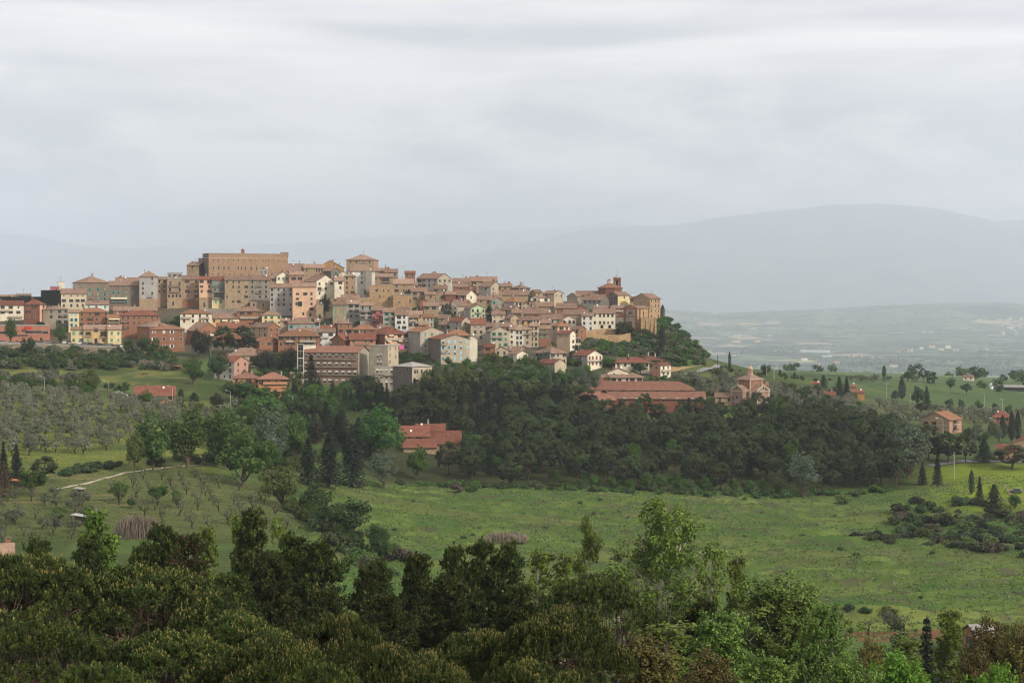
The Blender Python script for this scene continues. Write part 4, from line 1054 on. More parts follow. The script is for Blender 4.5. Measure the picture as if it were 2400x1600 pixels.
# small houses tucked into the gaps
for lab, x0, x1, ye, yb, yr, A, kd in [
 ('low stone house right under the pair of cypresses',1028,1056,745,760,737,'stone','x'),('small buff house left of the red roofed twins',1034,1056,752,768,744,'buff','y'),
 ('narrow grey house right of the pale green house',1138,1153,734,760,726,'palegrey','x'),('small stone house below the tall dark cypress',1136,1160,764,784,756,'stone','x'),
 ('low tan house between the pinkish brown house and the green balcony house',1170,1200,764,782,755,'tan','x'),('little cream gable below the deep yellow house',1208,1232,764,782,757,'cream','y'),
 ('small brown house at the foot of the right bastion',930,962,728,748,719,'tan','x'),('low stone cottages below the golden bastion',880,926,728,742,719,'stone','x'),
 ('grey cottage beneath the plain tan drainpipe house',1000,1026,714,734,707,'gstone','x'),('small brick house left of the white walled low house',984,1004,706,726,698,'brick','y'),
 ('buff house between the orange hip roof and the broad grey roof',1222,1244,716,738,708,'buff','y'),('small house with a brown roof under the salmon gable',1236,1262,726,744,718,'sand','x'),
 ('low roofed house above the deep yellow house',1200,1236,732,748,723,'stone','x'),('pale little house left of the three windowed gable',1296,1320,742,762,734,'palegrey','x'),
 ('brown house wedged left of the orange and cream house',1262,1292,756,776,748,'tan','x'),('small cream house over the big grey gable front',1150,1176,698,714,691,'cream','x'),
 ('tan house under the skyline row of the upper slope',1086,1112,684,704,677,'tan','y'),('stone house under the grey mansion gable',1016,1048,676,694,668,'stone','x'),
 ('low cream house left of the grey mansion',946,978,668,686,660,'cream','x'),('narrow stone house right of the brown veranda house',916,936,656,676,649,'gstone','y'),
 ('brick house between the raspberry house and the awning block',884,918,770,786,762,'brick','x'),('small buff house below the pale hip roof house',700,736,776,796,768,'buff','x'),
 ('tan house right of the terrace wall under the tan tower house',790,828,704,720,697,'tan','x'),('grey cottage above the rubble stone house',800,842,698,714,691,'gstone','x')]:
    H(lab, K(x0,None,x1,ye,yb,kd,yr,A,rc='brown',dep=6.5))
# ------------------------------------------------------------------ churches
def gable_box(W, Rf, x0, x1, y0, y1, zlo, h, rise, axis, wm=0, o=.4, t=.22):
    """walls and roof slab of a gabled block; axis 'x' or 'y' is the ridge direction"""
    W.box(x0, x1, y0, y1, zlo, h, wm, faces='xXyY')
    cx, cy = (x0+x1)/2, (y0+y1)/2
    B, gab = roof_shell(axis, x1-x0, y1-y0, h, rise, o, t)
    for f, m in zip(B.f, B.m): Rf.poly([(B.v[i][0]+cx, B.v[i][1]+cy, B.v[i][2]) for i in f], m)
    for g in gab: W.poly([(p[0]+cx, p[1]+cy, p[2]) for p in g], wm)

def cross_church():
    """brick church on a Greek cross plan, seen corner-on"""
    d = 850; sc = d/FPX; c = P(1758, 957, d+9)
    phi = math.atan((1758-CX)/FPX)
    r = empty('church', c, -phi-math.radians(45), 'octagonal looking brick church with pale pilasters, two pediments and a lantern', 'church')
    s = 8.8/2; L = 4.7; e = s+L; h = 9.3; hd = 15.2
    W = MB(); R = MB()
    for (x0, x1, y0, y1, ax) in ((-s, s, -e, -s+.01, 'y'), (s-.01, e, -s, s, 'x'), (-s, s, s-.01, e, 'y'), (-e, -s+.01, -s, s, 'x')):
        gable_box(W, R, x0, x1, y0, y1, -4, h, 3.0, ax)
    q = s+1.9                                        # low corner blocks between the arms
    W.box(-q, q, -q, q, -4, h-.25, 0); W.box(-s+.1, s-.1, -s+.1, s-.1, h-.3, hd, 2, faces='xXyY')
    W.build('wall', [wmat('panel'), wmat('panel'), wmat('brick')], r)
    D = MB(); B, _ = roof_shell('h', 2*s-.2, 2*s-.2, hd, 2.6, .7)
    for f, m in zip(B.f, B.m): R.poly([B.v[i] for i in f], m)
    B, _ = roof_shell('h', 2*q, 2*q, h-.25, .5, .2)
    for f, m in zip(B.f, B.m): R.poly([B.v[i] for i in f], m)
    ro = R.build('roof', [rmat('brown'), flat('church_stone', (182,166,146))], r)
    S = MB()                                         # pilasters, cornices, pediment edges
    for (nx, ny) in ((0, -1), (1, 0)):
        M = Matrix.Rotation(0 if ny else math.pi/2, 4, 'Z')
        for x in (-s, s-.75): S.box(x, x+.75, -e-.14, -e+.1, -4, h, 0, M)
        S.box(-s-.25, s+.25, -e-.3, -e+.1, h-.45, h-.02, 0, M); S.box(-s-.2, s+.2, -e-.34, -e+.1, 3.6, 4.1, 0, M)
        for sg in (-1, 1):
            S.poly([tuple(M @ Vector(p)) for p in ((sg*(s+.3), -e-.32, h), (sg*(s+.3), -e-.32, h+.55), (0, -e-.32, h+3.35), (0, -e-.32, h+2.75))][::sg], 0)
            S.box(sg*(q)-.35, sg*(q)+.35, -q-.12, -q+.1, -4, h-.3, 0, M)
        S.box(-q-.1, q+.1, -q-.2, -q+.1, 3.65, 4.05, 0, M)
        S.box(-s-.15, s+.15, -s-.25, -s+.2, hd-.5, hd-.05, 0, M)
        for x in (-s, s-.5): S.box(x, x+.5, -s+.02, -s+.3, h, hd, 0, M)
    S.build('stone_trim', flat('church_stone', (182,166,146)), r)
    for rz in (0, math.pi/2):
        M = Matrix.Rotation(rz, 4, 'Z')
        link('window', window_mesh(1.3, 2.1, 'd', 'n', 'w'), r, M @ Vector((0, -e-.02, 6.1)), rz)
        link('window', window_mesh(1.2, 1.6, 'd', 'n', 'w'), r, M @ Vector((0, -s+.08, hd-2.9)), rz)
        link('door', window_mesh(2.2, 3.4, 'b', 'd', 'w'), r, M @ Vector((0, -e-.02, 1.2)), rz)
        O = MB(); O.lathe([(.62, 0), (.62, .1)], 14); O.lathe([(.95, -.05), (.95, .06), (.66, .07)], 14, 1)
        O.v = [(p[0], -p[2], p[1]) for p in O.v]
        O.build('round_window', [M_glass(), flat('church_stone', (182,166,146))], r, M @ Vector((0, -e-.08, h+1.3)), rz)
    Ln = MB(); z = hd+2.3
    Ln.lathe([(1.45, z-.6), (1.45, z+.3), (1.3, z+.3)], 8)
    for j in range(8):
        a = 2*math.pi*j/8+math.pi/8; M = Matrix.Translation((math.cos(a)*1.15, math.sin(a)*1.15, 0)) @ Matrix.Rotation(a, 4, 'Z')
        Ln.box(-.2, .2, -.22, .22, z+.3, z+2.3, 0, M)
    Ln.lathe([(1.55, z+2.3), (1.6, z+2.65), (1.3, z+2.75), (.9, z+3.4), (.3, z+3.8), (.12, z+3.9), (.12, z+4.4), (.3, z+4.6), (.02, z+5.4)], 8)
    Ln.lathe([(.6, z+.3), (.6, z+2.3)], 8, 1)
    Ln.build('lantern', [flat('lantern_brick', (190,156,136)), flat('dark_opening', (52,48,46))], r)
    G = MB()                                         # bell gable on the right arm
    x0 = e-.6
    G.box(x0-.1, x0+.6, 1.2, 4.2, h-1, h+3.2, 0); G.poly([(x0-.12, 1.0, h+3.2), (x0-.12, 4.4, h+3.2), (x0-.12, 2.7, h+4.8)][::-1], 0); G.poly([(x0+.62, 1.0, h+3.2), (x0+.62, 4.4, h+3.2), (x0+.62, 2.7, h+4.8)], 0)
    G.poly([(x0-.12, 1.0, h+3.2), (x0+.62, 1.0, h+3.2), (x0+.62, 2.7, h+4.8), (x0-.12, 2.7, h+4.8)], 2); G.poly([(x0-.12, 2.7, h+4.8), (x0+.62, 2.7, h+4.8), (x0+.62, 4.4, h+3.2), (x0-.12, 4.4, h+3.2)], 2)
    for y in (1.55, 2.95): G.box(x0-.14, x0+.64, y, y+.8, h+1.0, h+2.7, 1)
    G.build('bell_gable', [wmat('brick'), flat('dark_opening', (52,48,46)), rmat('brown')], r)
    return r

def drum_church():
    """brick drum with lantern and bell tower above the roofs"""
    yb = 700; d = 1058; sc = d/FPX
    c = P(1430, yb, d+8); phi = math.atan((1430-CX)/FPX)
    r = empty('church', c, -phi, 'dark brick church drum with a white lantern and a bell tower above the roofs', 'church')
    w = 60*sc/2; h = (yb-674)*sc
    W = MB(); W.lathe([(w, -6), (w, h-.6), (w+.25, h-.6), (w+.25, h-.1)], 8, 0, rot=math.pi/8); W.build('drum', wmat('drum'), r)
    R = MB(); R.lathe([(w+.7, h-.25), (w+.75, h-.05), (2.0, h+2.6)], 8, 0, rot=math.pi/8); R.build('roof', rmat('orange'), r)
    for a in (-.45, .0, .5):
        q = -math.pi/2+a*math.pi/4*2
        link('window', window_mesh(1.0, 1.4, 'd', 'n'), r, (math.cos(q)*(w*.93), math.sin(q)*(w*.93)-.35, h-2.2), q+math.pi/2)
    lx = (1429-1430)*sc
    L = MB(); z = h+2.2
    L.lathe([(1.35, z-.4), (1.35, z+.4)], 8)
    for j in range(8):
        a = 2*math.pi*j/8+.39; M = Matrix.Translation((math.cos(a)*1.1, math.sin(a)*1.1, 0)) @ Matrix.Rotation(a, 4, 'Z'); L.box(-.2, .2, -.26, .26, z+.4, z+2.2, 0, M)
    L.lathe([(.55, z+.4), (.55, z+2.2)], 8, 1); L.lathe([(1.4, z+2.2), (1.45, z+2.5), (.1, z+3.3)], 8, 2)
    L.build('lantern', [wmat('white'), flat('dark_opening', (52,48,46)), rmat('orange')], r, (lx-.3, 0, 0))
    # bell tower
    tx = (1446.5-1430)*sc; ty = 2.5; tw = 17.5*sc/2; zt = (yb-650.5)*sc
    T = MB()
    T.box(tx-tw, tx+tw, ty-tw, ty+tw, -6, zt-6.4, 0)
    for sx in (-1, 1):                               # belfry piers leave open arches
        for sy in (-1, 1):
            x = tx+sx*(tw-.55); y = ty+sy*(tw-.55); T.box(x-.55, x+.55, y-.55, y+.55, zt-6.4, zt-.6, 0)
    for (dx, dy) in ((0, -1), (0, 1), (1, 0), (-1, 0)):
        M = Matrix.Translation((tx, ty, 0)) @ Matrix.Rotation(math.atan2(dx, -dy), 4, 'Z')
        T.box(-tw+1.0, tw-1.0, -tw, -tw+.5, zt-6.4, zt-5.5, 0, M); T.box(-tw+1.0, tw-1.0, -tw, -tw+.5, zt-1.7, zt-.6, 0, M)
        for sg in (-1, 1): T.box(sg*(tw-1.25)-.25, sg*(tw-1.25)+.25, -tw+.01, -tw+.45, zt-2.4, zt-1.7, 0, M); T.box(sg*1.3-.22-.0, sg*1.3+.22, -tw+.06, -tw+.42, zt-5.5, zt-2.4, 0, M)
    T.box(tx-tw-.25, tx+tw+.25, ty-tw-.25, ty+tw+.25, zt-.6, zt, 0)
    T.box(tx-.9, tx+.9, ty-.9, ty+.9, zt-6.4, zt-.6, 2)
    T.build('bell_tower', [wmat('drum'), wmat('brick'), flat('dark_opening', (52,48,46))], r)
    Cp = MB(); Cp.lathe([(tw+.1, zt), (tw*.9, zt+.5), (tw*.55, zt+1.1), (.35, zt+1.5), (.3, zt+2.0), (.05, zt+2.6)], 8, 0, (tx, ty), math.pi/8); Cp.tube([(tx, ty, zt+2.5), (tx, ty, zt+6)], .05, 4, 1)
    Cp.build('tower_cap', [flat('lead_cap', (150,148,142), .5, .4), flat('aerial_metal', (90,90,92))], r)
    Bl = MB(); Bl.lathe([(.1, 1.0), (.35, .9), (.42, .3), (.62, 0)], 10); Bl.build('bell', flat('bronze_bell', (80,74,56), .4, .5, .8), r, (tx, ty-tw+.6, zt-4.2))
    return r

def front_church():
    """church with a pedimented brick front and a long pale stone flank at the end of the town"""
    yb = 772; d = 969; sc = d/FPX
    x0, xc, x1 = 1462, 1494, 1525
    k = K(x0, xc, x1, 722, yb, 'y', 718, d=d, asp=.75)
    base, yaw, a, b, h, _, _ = block_frame(k)
    r = empty('church', base, yaw, 'stone church with a pedimented brick front and a blank grey panel above the round pine', 'church')
    X, Y = a/2, b/2; W = MB(); R = MB()
    gable_box(W, R, -X, X, -Y, Y, -5, h, (722-716)*sc, 'y')
    for i, y in enumerate((-Y+2.0, -Y+b*.5, Y-1.2)): W.box(X-.2, X+.9-.2*i, y-.5, y+.5, -5, h-.6-1.1*(i == 1), 0)
    W.build('wall', [wmat('rough')], r); R.build('roof', [rmat('brown'), flat('eave_wood', (96,80,66))], r)
    F = MB(); z2 = h*.60
    for x in (-X, -X+1.3, X-2.0, X-.8): F.box(x, x+.75, -Y-.28, -Y+.1, -4, h-.4, 0)
    F.box(-X-.2, X+.2, -Y-.4, -Y+.1, h-.75, h-.1, 0); F.box(-X, X, -Y-.33, -Y+.1, z2-.25, z2+.35, 0); F.box(-X-.1, X+.1, -Y-.3, -Y+.1, -4, 1.1, 0)
    for sg in (-1, 1):
        F.poly([(sg*(X+.2), -Y-.42, h-.1), (sg*(X+.2), -Y-.42, h+.4), (0, -Y-.42, h+(722-716)*sc+.4), (0, -Y-.42, h+(722-716)*sc-.3)][::sg], 0)
    n = 12
    for i in range(n):                               # brick ring round the half-round window
        q0 = math.pi*i/n; q1 = math.pi*(i+1)/n; zc = z2+1.3
        p = lambda q, rr: (rr*math.cos(q), -Y-.3, zc+rr*math.sin(q))
        F.poly([p(q0, 1.25), p(q0, 2.1), p(q1, 2.1), p(q1, 1.25)], 0)
    F.box(-1.1, 1.1, -Y-.2, -Y+.1, 1.1, 4.4, 2); F.box(-1.5, -1.1, -Y-.3, -Y+.1, 1.1, 4.8, 0); F.box(1.1, 1.5, -Y-.3, -Y+.1, 1.1, 4.8, 0)
    F.build('brick_front', [wmat('brick'), wmat('grey'), flat('church_door', (70,52,42))], r)
    Pn = MB(); Pn.box(-X+2.1, X-2.1, -Y-.1, -Y+.05, 1.1, h-.75, 0); Pn.build('grey_panel', wmat('grey'), r)
    Wn = MB(); Wn.poly([(-1.25, 0, 0)]+[(1.25*math.cos(q), 0, 1.25*math.sin(q)) for q in [math.pi*i/10 for i in range(11)]]); Wn.build('half_round_window', M_glass(), r, (0, -Y-.18, z2+1.3))
    for i, y in enumerate((-.3, 0.02, .34)): link('window', window_mesh(.9, 1.5, 'd', 'a'), r, (X+.02, y*b, h-2.6), math.pi/2)
    # the buttressed apse block below it
    k2 = K(1503, None, 1538, 744, 778, 's', 742, d=962, dep=8); b2, yw, a2, bb, h2, _, _ = block_frame(k2)
    M = (Matrix.Translation(base) @ Matrix.Rotation(yaw, 4, 'Z')).inverted() @ Matrix.Translation(b2) @ Matrix.Rotation(yw, 4, 'Z')
    Bt = MB(); Bt.box(-a2/2, a2/2, -bb/2, bb/2, -6, h2, 0)
    for x in (-.46, -.12, .2, .46): Bt.poly([(x*a2-.5, -bb/2-1.6, -6), (x*a2+.5, -bb/2-1.6, -6), (x*a2+.5, -bb/2-.02, h2-.5), (x*a2-.5, -bb/2-.02, h2-.5)]); Bt.poly([(x*a2+.5, -bb/2-1.6, -6), (x*a2+.5, -bb/2, -6), (x*a2+.5, -bb/2-.02, h2-.5)]); Bt.poly([(x*a2-.5, -bb/2, -6), (x*a2-.5, -bb/2-1.6, -6), (x*a2-.5, -bb/2-.02, h2-.5)])
    Bt.build('buttress_wall', wmat('rough'), r, M.translation, M.to_euler().z)
    return r

# ------------------------------------------------------------------ walls, roads, hedges
def wall_strip(label, name, cat, pts, mat, thick=.6, down=2.5, cap=None, kind=None):
    """a wall along (px, top py, base py, d)"""
    B = MB(); A = [P(x, t, d) for x, t, b, d in pts]; Z = [P(x, b, d).z-down for x, t, b, d in pts]
    n = len(pts)
    for i in range(n-1):
        p, q = A[i], A[i+1]; f = Vector((0, thick, 0))
        B.poly([(p.x, p.y, Z[i]), (q.x, q.y, Z[i+1]), tuple(q), tuple(p)], 0)
        B.poly([tuple(p), tuple(q), tuple(q+f), tuple(p+f)], 1 if cap else 0)
        B.poly([tuple(p+f), tuple(q+f), (q.x, q.y+thick, Z[i+1]), (p.x, p.y+thick, Z[i])], 0)
    for i in (0, n-1):
        p = A[i]; B.poly([tuple(p), (p.x, p.y+thick, p.z), (p.x, p.y+thick, Z[i]), (p.x, p.y, Z[i])], 0)
    o = B.build(name, [mat]+([cap] if cap else []))
    return tag(o, label, cat, kind=kind)

def ribbon(T, name, pts, w, mat, lift=.12, sub=6):
    """a road or path laid on the ground along (px, d)"""
    P2 = [((x-CX)/FPX*d, d) for x, d in pts]; L = []
    for i in range(len(P2)-1):
        for j in range(sub): L.append(tuple(P2[i][k]+(P2[i+1][k]-P2[i][k])*j/sub for k in (0, 1)))
    L.append(P2[-1])
    V = []; B = MB()
    m = 5
    for i, p in enumerate(L):
        a = L[max(0, i-1)]; b = L[min(len(L)-1, i+1)]; tx, ty = b[0]-a[0], b[1]-a[1]; l = math.hypot(tx, ty) or 1
        nx, ny = -ty/l, tx/l; row = []
        ww = w(i/len(L)) if callable(w) else w
        for j in range(m+1):
            s = (j/m-.5)*ww; x, y = p[0]+nx*s, p[1]+ny*s
            row.append((x, y))
        V.append(row)
    xs = np.array(V).reshape(-1, 2); z = T.z(xs[:, 0]/xs[:, 1], xs[:, 1])+lift
    zz = z.reshape(len(V), m+1)
    zz = np.maximum(zz, zz.mean(1, keepdims=True)-.05) if lift > .1 else zz
    for i in range(len(V)-1):
        for j in range(m):
            B.poly([(V[i][j][0], V[i][j][1], zz[i, j]), (V[i][j+1][0], V[i][j+1][1], zz[i, j+1]), (V[i+1][j+1][0], V[i+1][j+1][1], zz[i+1, j+1]), (V[i+1][j][0], V[i+1][j][1], zz[i+1, j])][::-1], 0)
    return tag(B.build(name, mat), kind='structure')

def slab_poly(name, pts, mat, lift=0.0, thick=1.2):
    """a flat terrace from pixel points (px, py, d)"""
    A = [P(*p) for p in pts]; B = MB()
    B.poly([(p.x, p.y, p.z+lift) for p in A], 0)
    for i in range(len(A)):
        p, q = A[i], A[(i+1) % len(A)]
        B.poly([(p.x, p.y, p.z+lift), (p.x, p.y, p.z-thick), (q.x, q.y, q.z-thick), (q.x, q.y, q.z+lift)], 0)
    return tag(B.build(name, mat), kind='structure')

# ------------------------------------------------------------------ street furniture and cars
def lamp_meshes():
    if 'lamp' in _MC: return _MC['lamp']
    m = flat('galvanised_steel', (178,184,188), .4, .5, .3)
    A = MB(); A.tube([(0, 0, -1), (0, 0, 3), (0, 0, 6.6)], [.13, .11, .08], 8)
    B = MB(); B.tube([(0, 0, 6.6), (-.15, 0, 7.2), (-.6, 0, 7.6), (-1.7, 0, 7.85)], [.08, .07, .06, .05], 6)
    L = MB(); L.box(-2.5, -1.6, -.16, .16, 7.78, 7.95, 0); L.box(-2.45, -1.7, -.12, .12, 7.72, 7.78, 1)
    _MC['lamp'] = (A.mesh('post', m), B.mesh('arm', m), L.mesh('lamp_head', [flat('lamp_white', (216,218,218)), flat('lamp_lens', (190,190,184), .2, .5)]))
    return _MC['lamp']
def street_lamp(px, py, top, d, label, flip=False, group='street lamps'):
    s = ((py-top)/FPX*d)/7.95
    r = empty('street_lamp', P(px, py, d), math.pi if flip else 0, label, 'street lamp', group)
    r.scale = (s, s, s)
    for nm, me in zip(('post', 'arm', 'lamp_head'), lamp_meshes()): link(nm, me, r)
def power_pole(px, py, top, d, label, arms=True, mat=None, group='power poles'):
    h = (py-top)/FPX*d
    r = empty('power_pole', P(px, py, d), -.3, label, 'power pole', group)
    m = mat or flat('pole_concrete', (170,160,146))
    A = MB(); A.tube([(0, 0, -2), (0, 0, h)], [.2, .12], 8); A.build('post', m, r)
    if arms:
        B = MB(); B.box(-1.1, 1.1, -.08, .08, h-.75, h-.6, 0); B.box(-.7, .7, -.06, .06, h-1.5, h-1.38, 0)
        B.build('crossarm', flat('pole_iron', (110,108,104)), r)
        for x in (-1.0, -.4, .4, 1.0):
            C = MB(); C.lathe([(.08, h-.6), (.12, h-.5), (.06, h-.4), (.11, h-.3), (.03, h-.2)], 8); C.v = [(p[0]+x, p[1], p[2]) for p in C.v]; C.build('insulator', flat('insulator_white', (214,216,214), .3, .5), r)

CARM = {}
def car_meshes(col):
    if col in CARM: return CARM[col]
    cols = dict(white=(222,222,218), silver=(160,164,168), black=(30,32,36), blue=(44,62,96), red=(130,36,34), grey=(98,100,104), cream=(208,198,172))
    paint = flat('car_paint_'+col, cols[col], .3, .5)
    def sect(pr, w, tw, m, B):
        n = len(B.v)
        for s in (-1, 1):
            for x, z in pr: B.v.append((x, s*(w if z < .95 else tw), z))
        k = len(pr)
        for i in range(k):
            j = (i+1) % k; B.f.append((n+i, n+j, n+k+j, n+k+i)); B.m.append(m)
        B.f.append(tuple(n+i for i in range(k))[::-1]); B.m.append(m); B.f.append(tuple(n+k+i for i in range(k))); B.m.append(m)
    body = MB(); sect([(-2.05, .28), (2.0, .28), (2.08, .55), (1.95, .78), (1.05, .92), (-1.75, .96), (-2.08, .8)], .85, .83, 0, body)
    cab = MB(); sect([(1.05, .92), (.35, 1.43), (-1.2, 1.46), (-1.8, .96)], .8, .68, 0, cab)
    glass = MB()
    for s in (-1, 1): glass.poly([(.88, s*.80, .98), (.32, s*.70, 1.38), (-1.15, s*.70, 1.4), (-1.6, s*.80, 1.0)][::-s], 0)
    glass.poly([(1.06, -.72, .96), (1.06, .72, .96), (.40, .62, 1.42), (.40, -.62, 1.42)], 0); glass.poly([(-1.82, -.7, 1.0), (-1.25, -.62, 1.42), (-1.25, .62, 1.42), (-1.82, .7, 1.0)], 0)
    wh = MB(); wh.lathe([(.0, -.1), (.31, -.1), (.33, 0), (.31, .1), (0, .1)], 14, 0); wh.lathe([(.0, .101), (.19, .102)], 10, 1)
    wh.v = [(p[0], -p[2], p[1]) for p in wh.v]
    hl = MB(); hl.box(-.05, .04, -.16, .16, -.07, .07)
    CARM[col] = (body.mesh('body', paint, True), cab.mesh('cabin', paint, True), glass.mesh('window', M_glass()), wh.mesh('wheel', [flat('tyre_rubber', (28,28,28)), flat('wheel_rim', (150,150,152), .4, .5)]), hl.mesh('headlight', flat('headlight_lens', (222,222,214), .2, .5)))
    for me in CARM[col][:2]: me.polygons.foreach_set('use_smooth', [False]*len(me.polygons))
    return CARM[col]
def car(px, d, z, rz, col, label, van=False, group='cars parked along the street', cat='car'):
    b, c, g, w, hl = car_meshes(col)
    r = empty('parked_van' if van else 'parked_car', Vector(((px-CX)/FPX*d, d, z)), rz, label, 'van' if van else cat, group)
    sc = (1.05, 1.05, 1.35) if van else (1, 1, 1)
    r.scale = sc
    link('body', b, r); link('cabin', c, r); link('window', g, r)
    for x in (-1.3, 1.28):
        for s in (-1, 1): link('wheel', w, r, (x, s*.78, .33), 0 if s < 0 else math.pi)
    for s in (-1, 1): link('headlight', hl, r, (2.0, s*.6, .62))
    return r

def hedge_box(label, x0, x1, top, base, d, dep, mat, name='clipped_hedge', nleaf=5000):
    a = P(x0, base, d); b = P(x1, top, d)
    W = b.x-a.x; Hh = b.z-a.z
    rng = np.random.default_rng(int(x0)+77)
    V = []; 
    c = np.empty((nleaf, 3)); nrm = np.zeros((nleaf, 3)); f = rng.random(nleaf)
    u = rng.random(nleaf); v = rng.random(nleaf)
    fr = f < .55; tp = (f >= .55) & (f < .8); sd = f >= .8
    c[:, 0] = u*W; c[:, 1] = 0; c[:, 2] = v*Hh; nrm[:, 1] = -1
    c[tp, 1] = v[tp]*dep; c[tp, 2] = Hh; nrm[tp] = (0, 0, 1)
    sg = rng.random(nleaf) < .5
    c[sd, 0] = np.where(sg[sd], 0, W); c[sd, 1] = u[sd]*dep; c[sd, 2] = v[sd]*Hh; nrm[sd] = 0; nrm[sd, 0] = np.where(sg[sd], -1, 1)
    c += rng.normal(0, .12, c.shape)
    Vq, Q = leaf_quads(c, nrm, .45, rng, .6)
    r = empty(name, a, 0, label, 'hedge')
    link('foliage', np_mesh('foliage', Vq, Q, mat), r)
    B = MB(); B.box(.15, W-.15, .15, dep, -1.5, Hh-.15); B.build('inner_twigs', flat('hedge_twigs', (38,42,28)), r)
    return r
# ------------------------------------------------------------------ plants
def unit(a): return a/np.maximum(np.linalg.norm(a, axis=-1, keepdims=True), 1e-9)
def leaf_quads(c, nrm, size, rng, rnd=.8, aspect=.62, axis=None):
    """one small four-cornered leaf at each centre, turned roughly to its normal"""
    n = len(c)
    N = unit(nrm+rng.normal(0, rnd, (n, 3)))
    A = rng.normal(0, 1, (n, 3)) if axis is None else axis+rng.normal(0, .35, (n, 3))
    T = unit(A-N*(A*N).sum(1, keepdims=True)); Bt = np.cross(N, T)
    s = (np.asarray(size)*rng.uniform(.65, 1.35, n))[:, None]*.5
    t = T*s; b = Bt*s*aspect
    V = np.stack([c-t, c+b-t*.1, c+t, c-b-t*.1], 1).reshape(-1, 3)
    return V, np.arange(4*n).reshape(n, 4)

def clumps(cent, rad, n, size, rng, up=.35, flatz=.8, rnd=.7, aspect=.62, shell=.55, center=None):
    """leaves on the shells of many small clumps; normals lean outward and up"""
    cent = np.asarray(cent, float); m = len(cent)
    rad = np.broadcast_to(np.asarray(rad, float), (m,))
    idx = np.repeat(np.arange(m), n)
    dr = unit(rng.normal(0, 1, (m*n, 3)))
    r = rad[idx]*(shell+(1-shell)*rng.random(m*n)**.7)*1.05
    off = dr*r[:, None]; off[:, 2] *= flatz
    c = cent[idx]+off
    if center is not None:
        o2 = unit(c-np.asarray(center)); nr = dr*.5+o2*.6
    else: nr = dr.copy()
    nr[:, 2] += up
    return leaf_quads(c, nr, size, rng, rnd, aspect)

def trunk_mb(pts, rad, k=7, B=None):
    B = B or MB(); B.tube(pts, rad, k); return B
def curve_to(p, q, sag, rng, n=4):
    p = np.array(p); q = np.array(q); out = []
    for i in range(n+1):
        t = i/n; v = p*(1-t)+q*t; v[2] += math.sin(math.pi*t)*sag
        if 0 < i < n: v += rng.normal(0, .04*np.linalg.norm(q-p), 3)
        out.append(tuple(v))
    return out

BARK = {}
def bark(k='brown'):
    c = dict(brown=((78,64,52),(108,92,76)), grey=((120,112,100),(156,148,134)), pine=((70,56,46),(100,80,66)), pale=((176,168,150),(206,198,180)), dark=((48,42,36),(72,62,54)), bare=((112,94,80),(150,132,114)))[k]
    return masonry('bark_'+k, c[0], c[1], 2.5, 1.0)
FOL = {}
def fol(k):
    if k in FOL: return FOL[k]
    S = dict(oak=((.045,.088,.016),(.092,.150,.028)), oakdark=((.028,.055,.015),(.054,.094,.024)), lime=((.060,.120,.018),(.095,.170,.028)), bright=((.055,.120,.025),(.085,.165,.035)),
             yellowgreen=((.080,.105,.026),(.125,.150,.040)), silver=((.085,.115,.070),(.130,.165,.105)), olive=((.150,.155,.098),(.215,.215,.148)), olivedark=((.090,.100,.058),(.140,.145,.092)),
             orchard=((.100,.110,.055),(.150,.155,.090)), pine=((.012,.023,.010),(.022,.036,.014)), pine_lit_top=((.036,.058,.018),(.076,.098,.030)), holm=((.020,.026,.012),(.036,.042,.018)), fir=((.011,.020,.011),(.022,.033,.016)), firbright=((.045,.075,.015),(.07,.105,.02)),
             cypress=((.015,.024,.013),(.026,.036,.018)), brownbush=((.060,.050,.034),(.095,.072,.050)), poplar=((.080,.125,.015),(.165,.220,.035)), tanleaf=((.080,.070,.017),(.135,.112,.028)), reed=((.19,.155,.11),(.27,.22,.165)),
             needle=((.020,.036,.007),(.040,.058,.011)), needleyel=((.048,.066,.010),(.092,.106,.018)), candle=((.185,.155,.045),(.26,.215,.068)), popleaf=((.075,.130,.020),(.150,.215,.040)), neon=((.085,.175,.016),(.135,.24,.03)), scrub=((.045,.062,.020),(.075,.095,.032)), ivy=((.04,.09,.018),(.07,.13,.028)), redneedle=((.065,.048,.017),(.10,.068,.026)), firbrown=((.08,.05,.03),(.11,.07,.045)), whiteblossom=((.12,.15,.07),(.55,.55,.45)), broom=((.13,.14,.02),(.2,.19,.03)))
    a, b = S[k]; FOL[k] = foliage(k, a, b, isl_amp=(.35 if k in ('needle', 'needleyel', 'pine', 'pine_lit_top') else .55), trans=(.3 if k in ('lime','bright','poplar','neon','oak','yellowgreen') else .12))
    return FOL[k]

def merge(parts):
    Vs = []; Qs = []; n = 0
    for V, Q in parts: Vs.append(V); Qs.append(Q+n); n += len(V)
    return np.concatenate(Vs), np.concatenate(Qs)

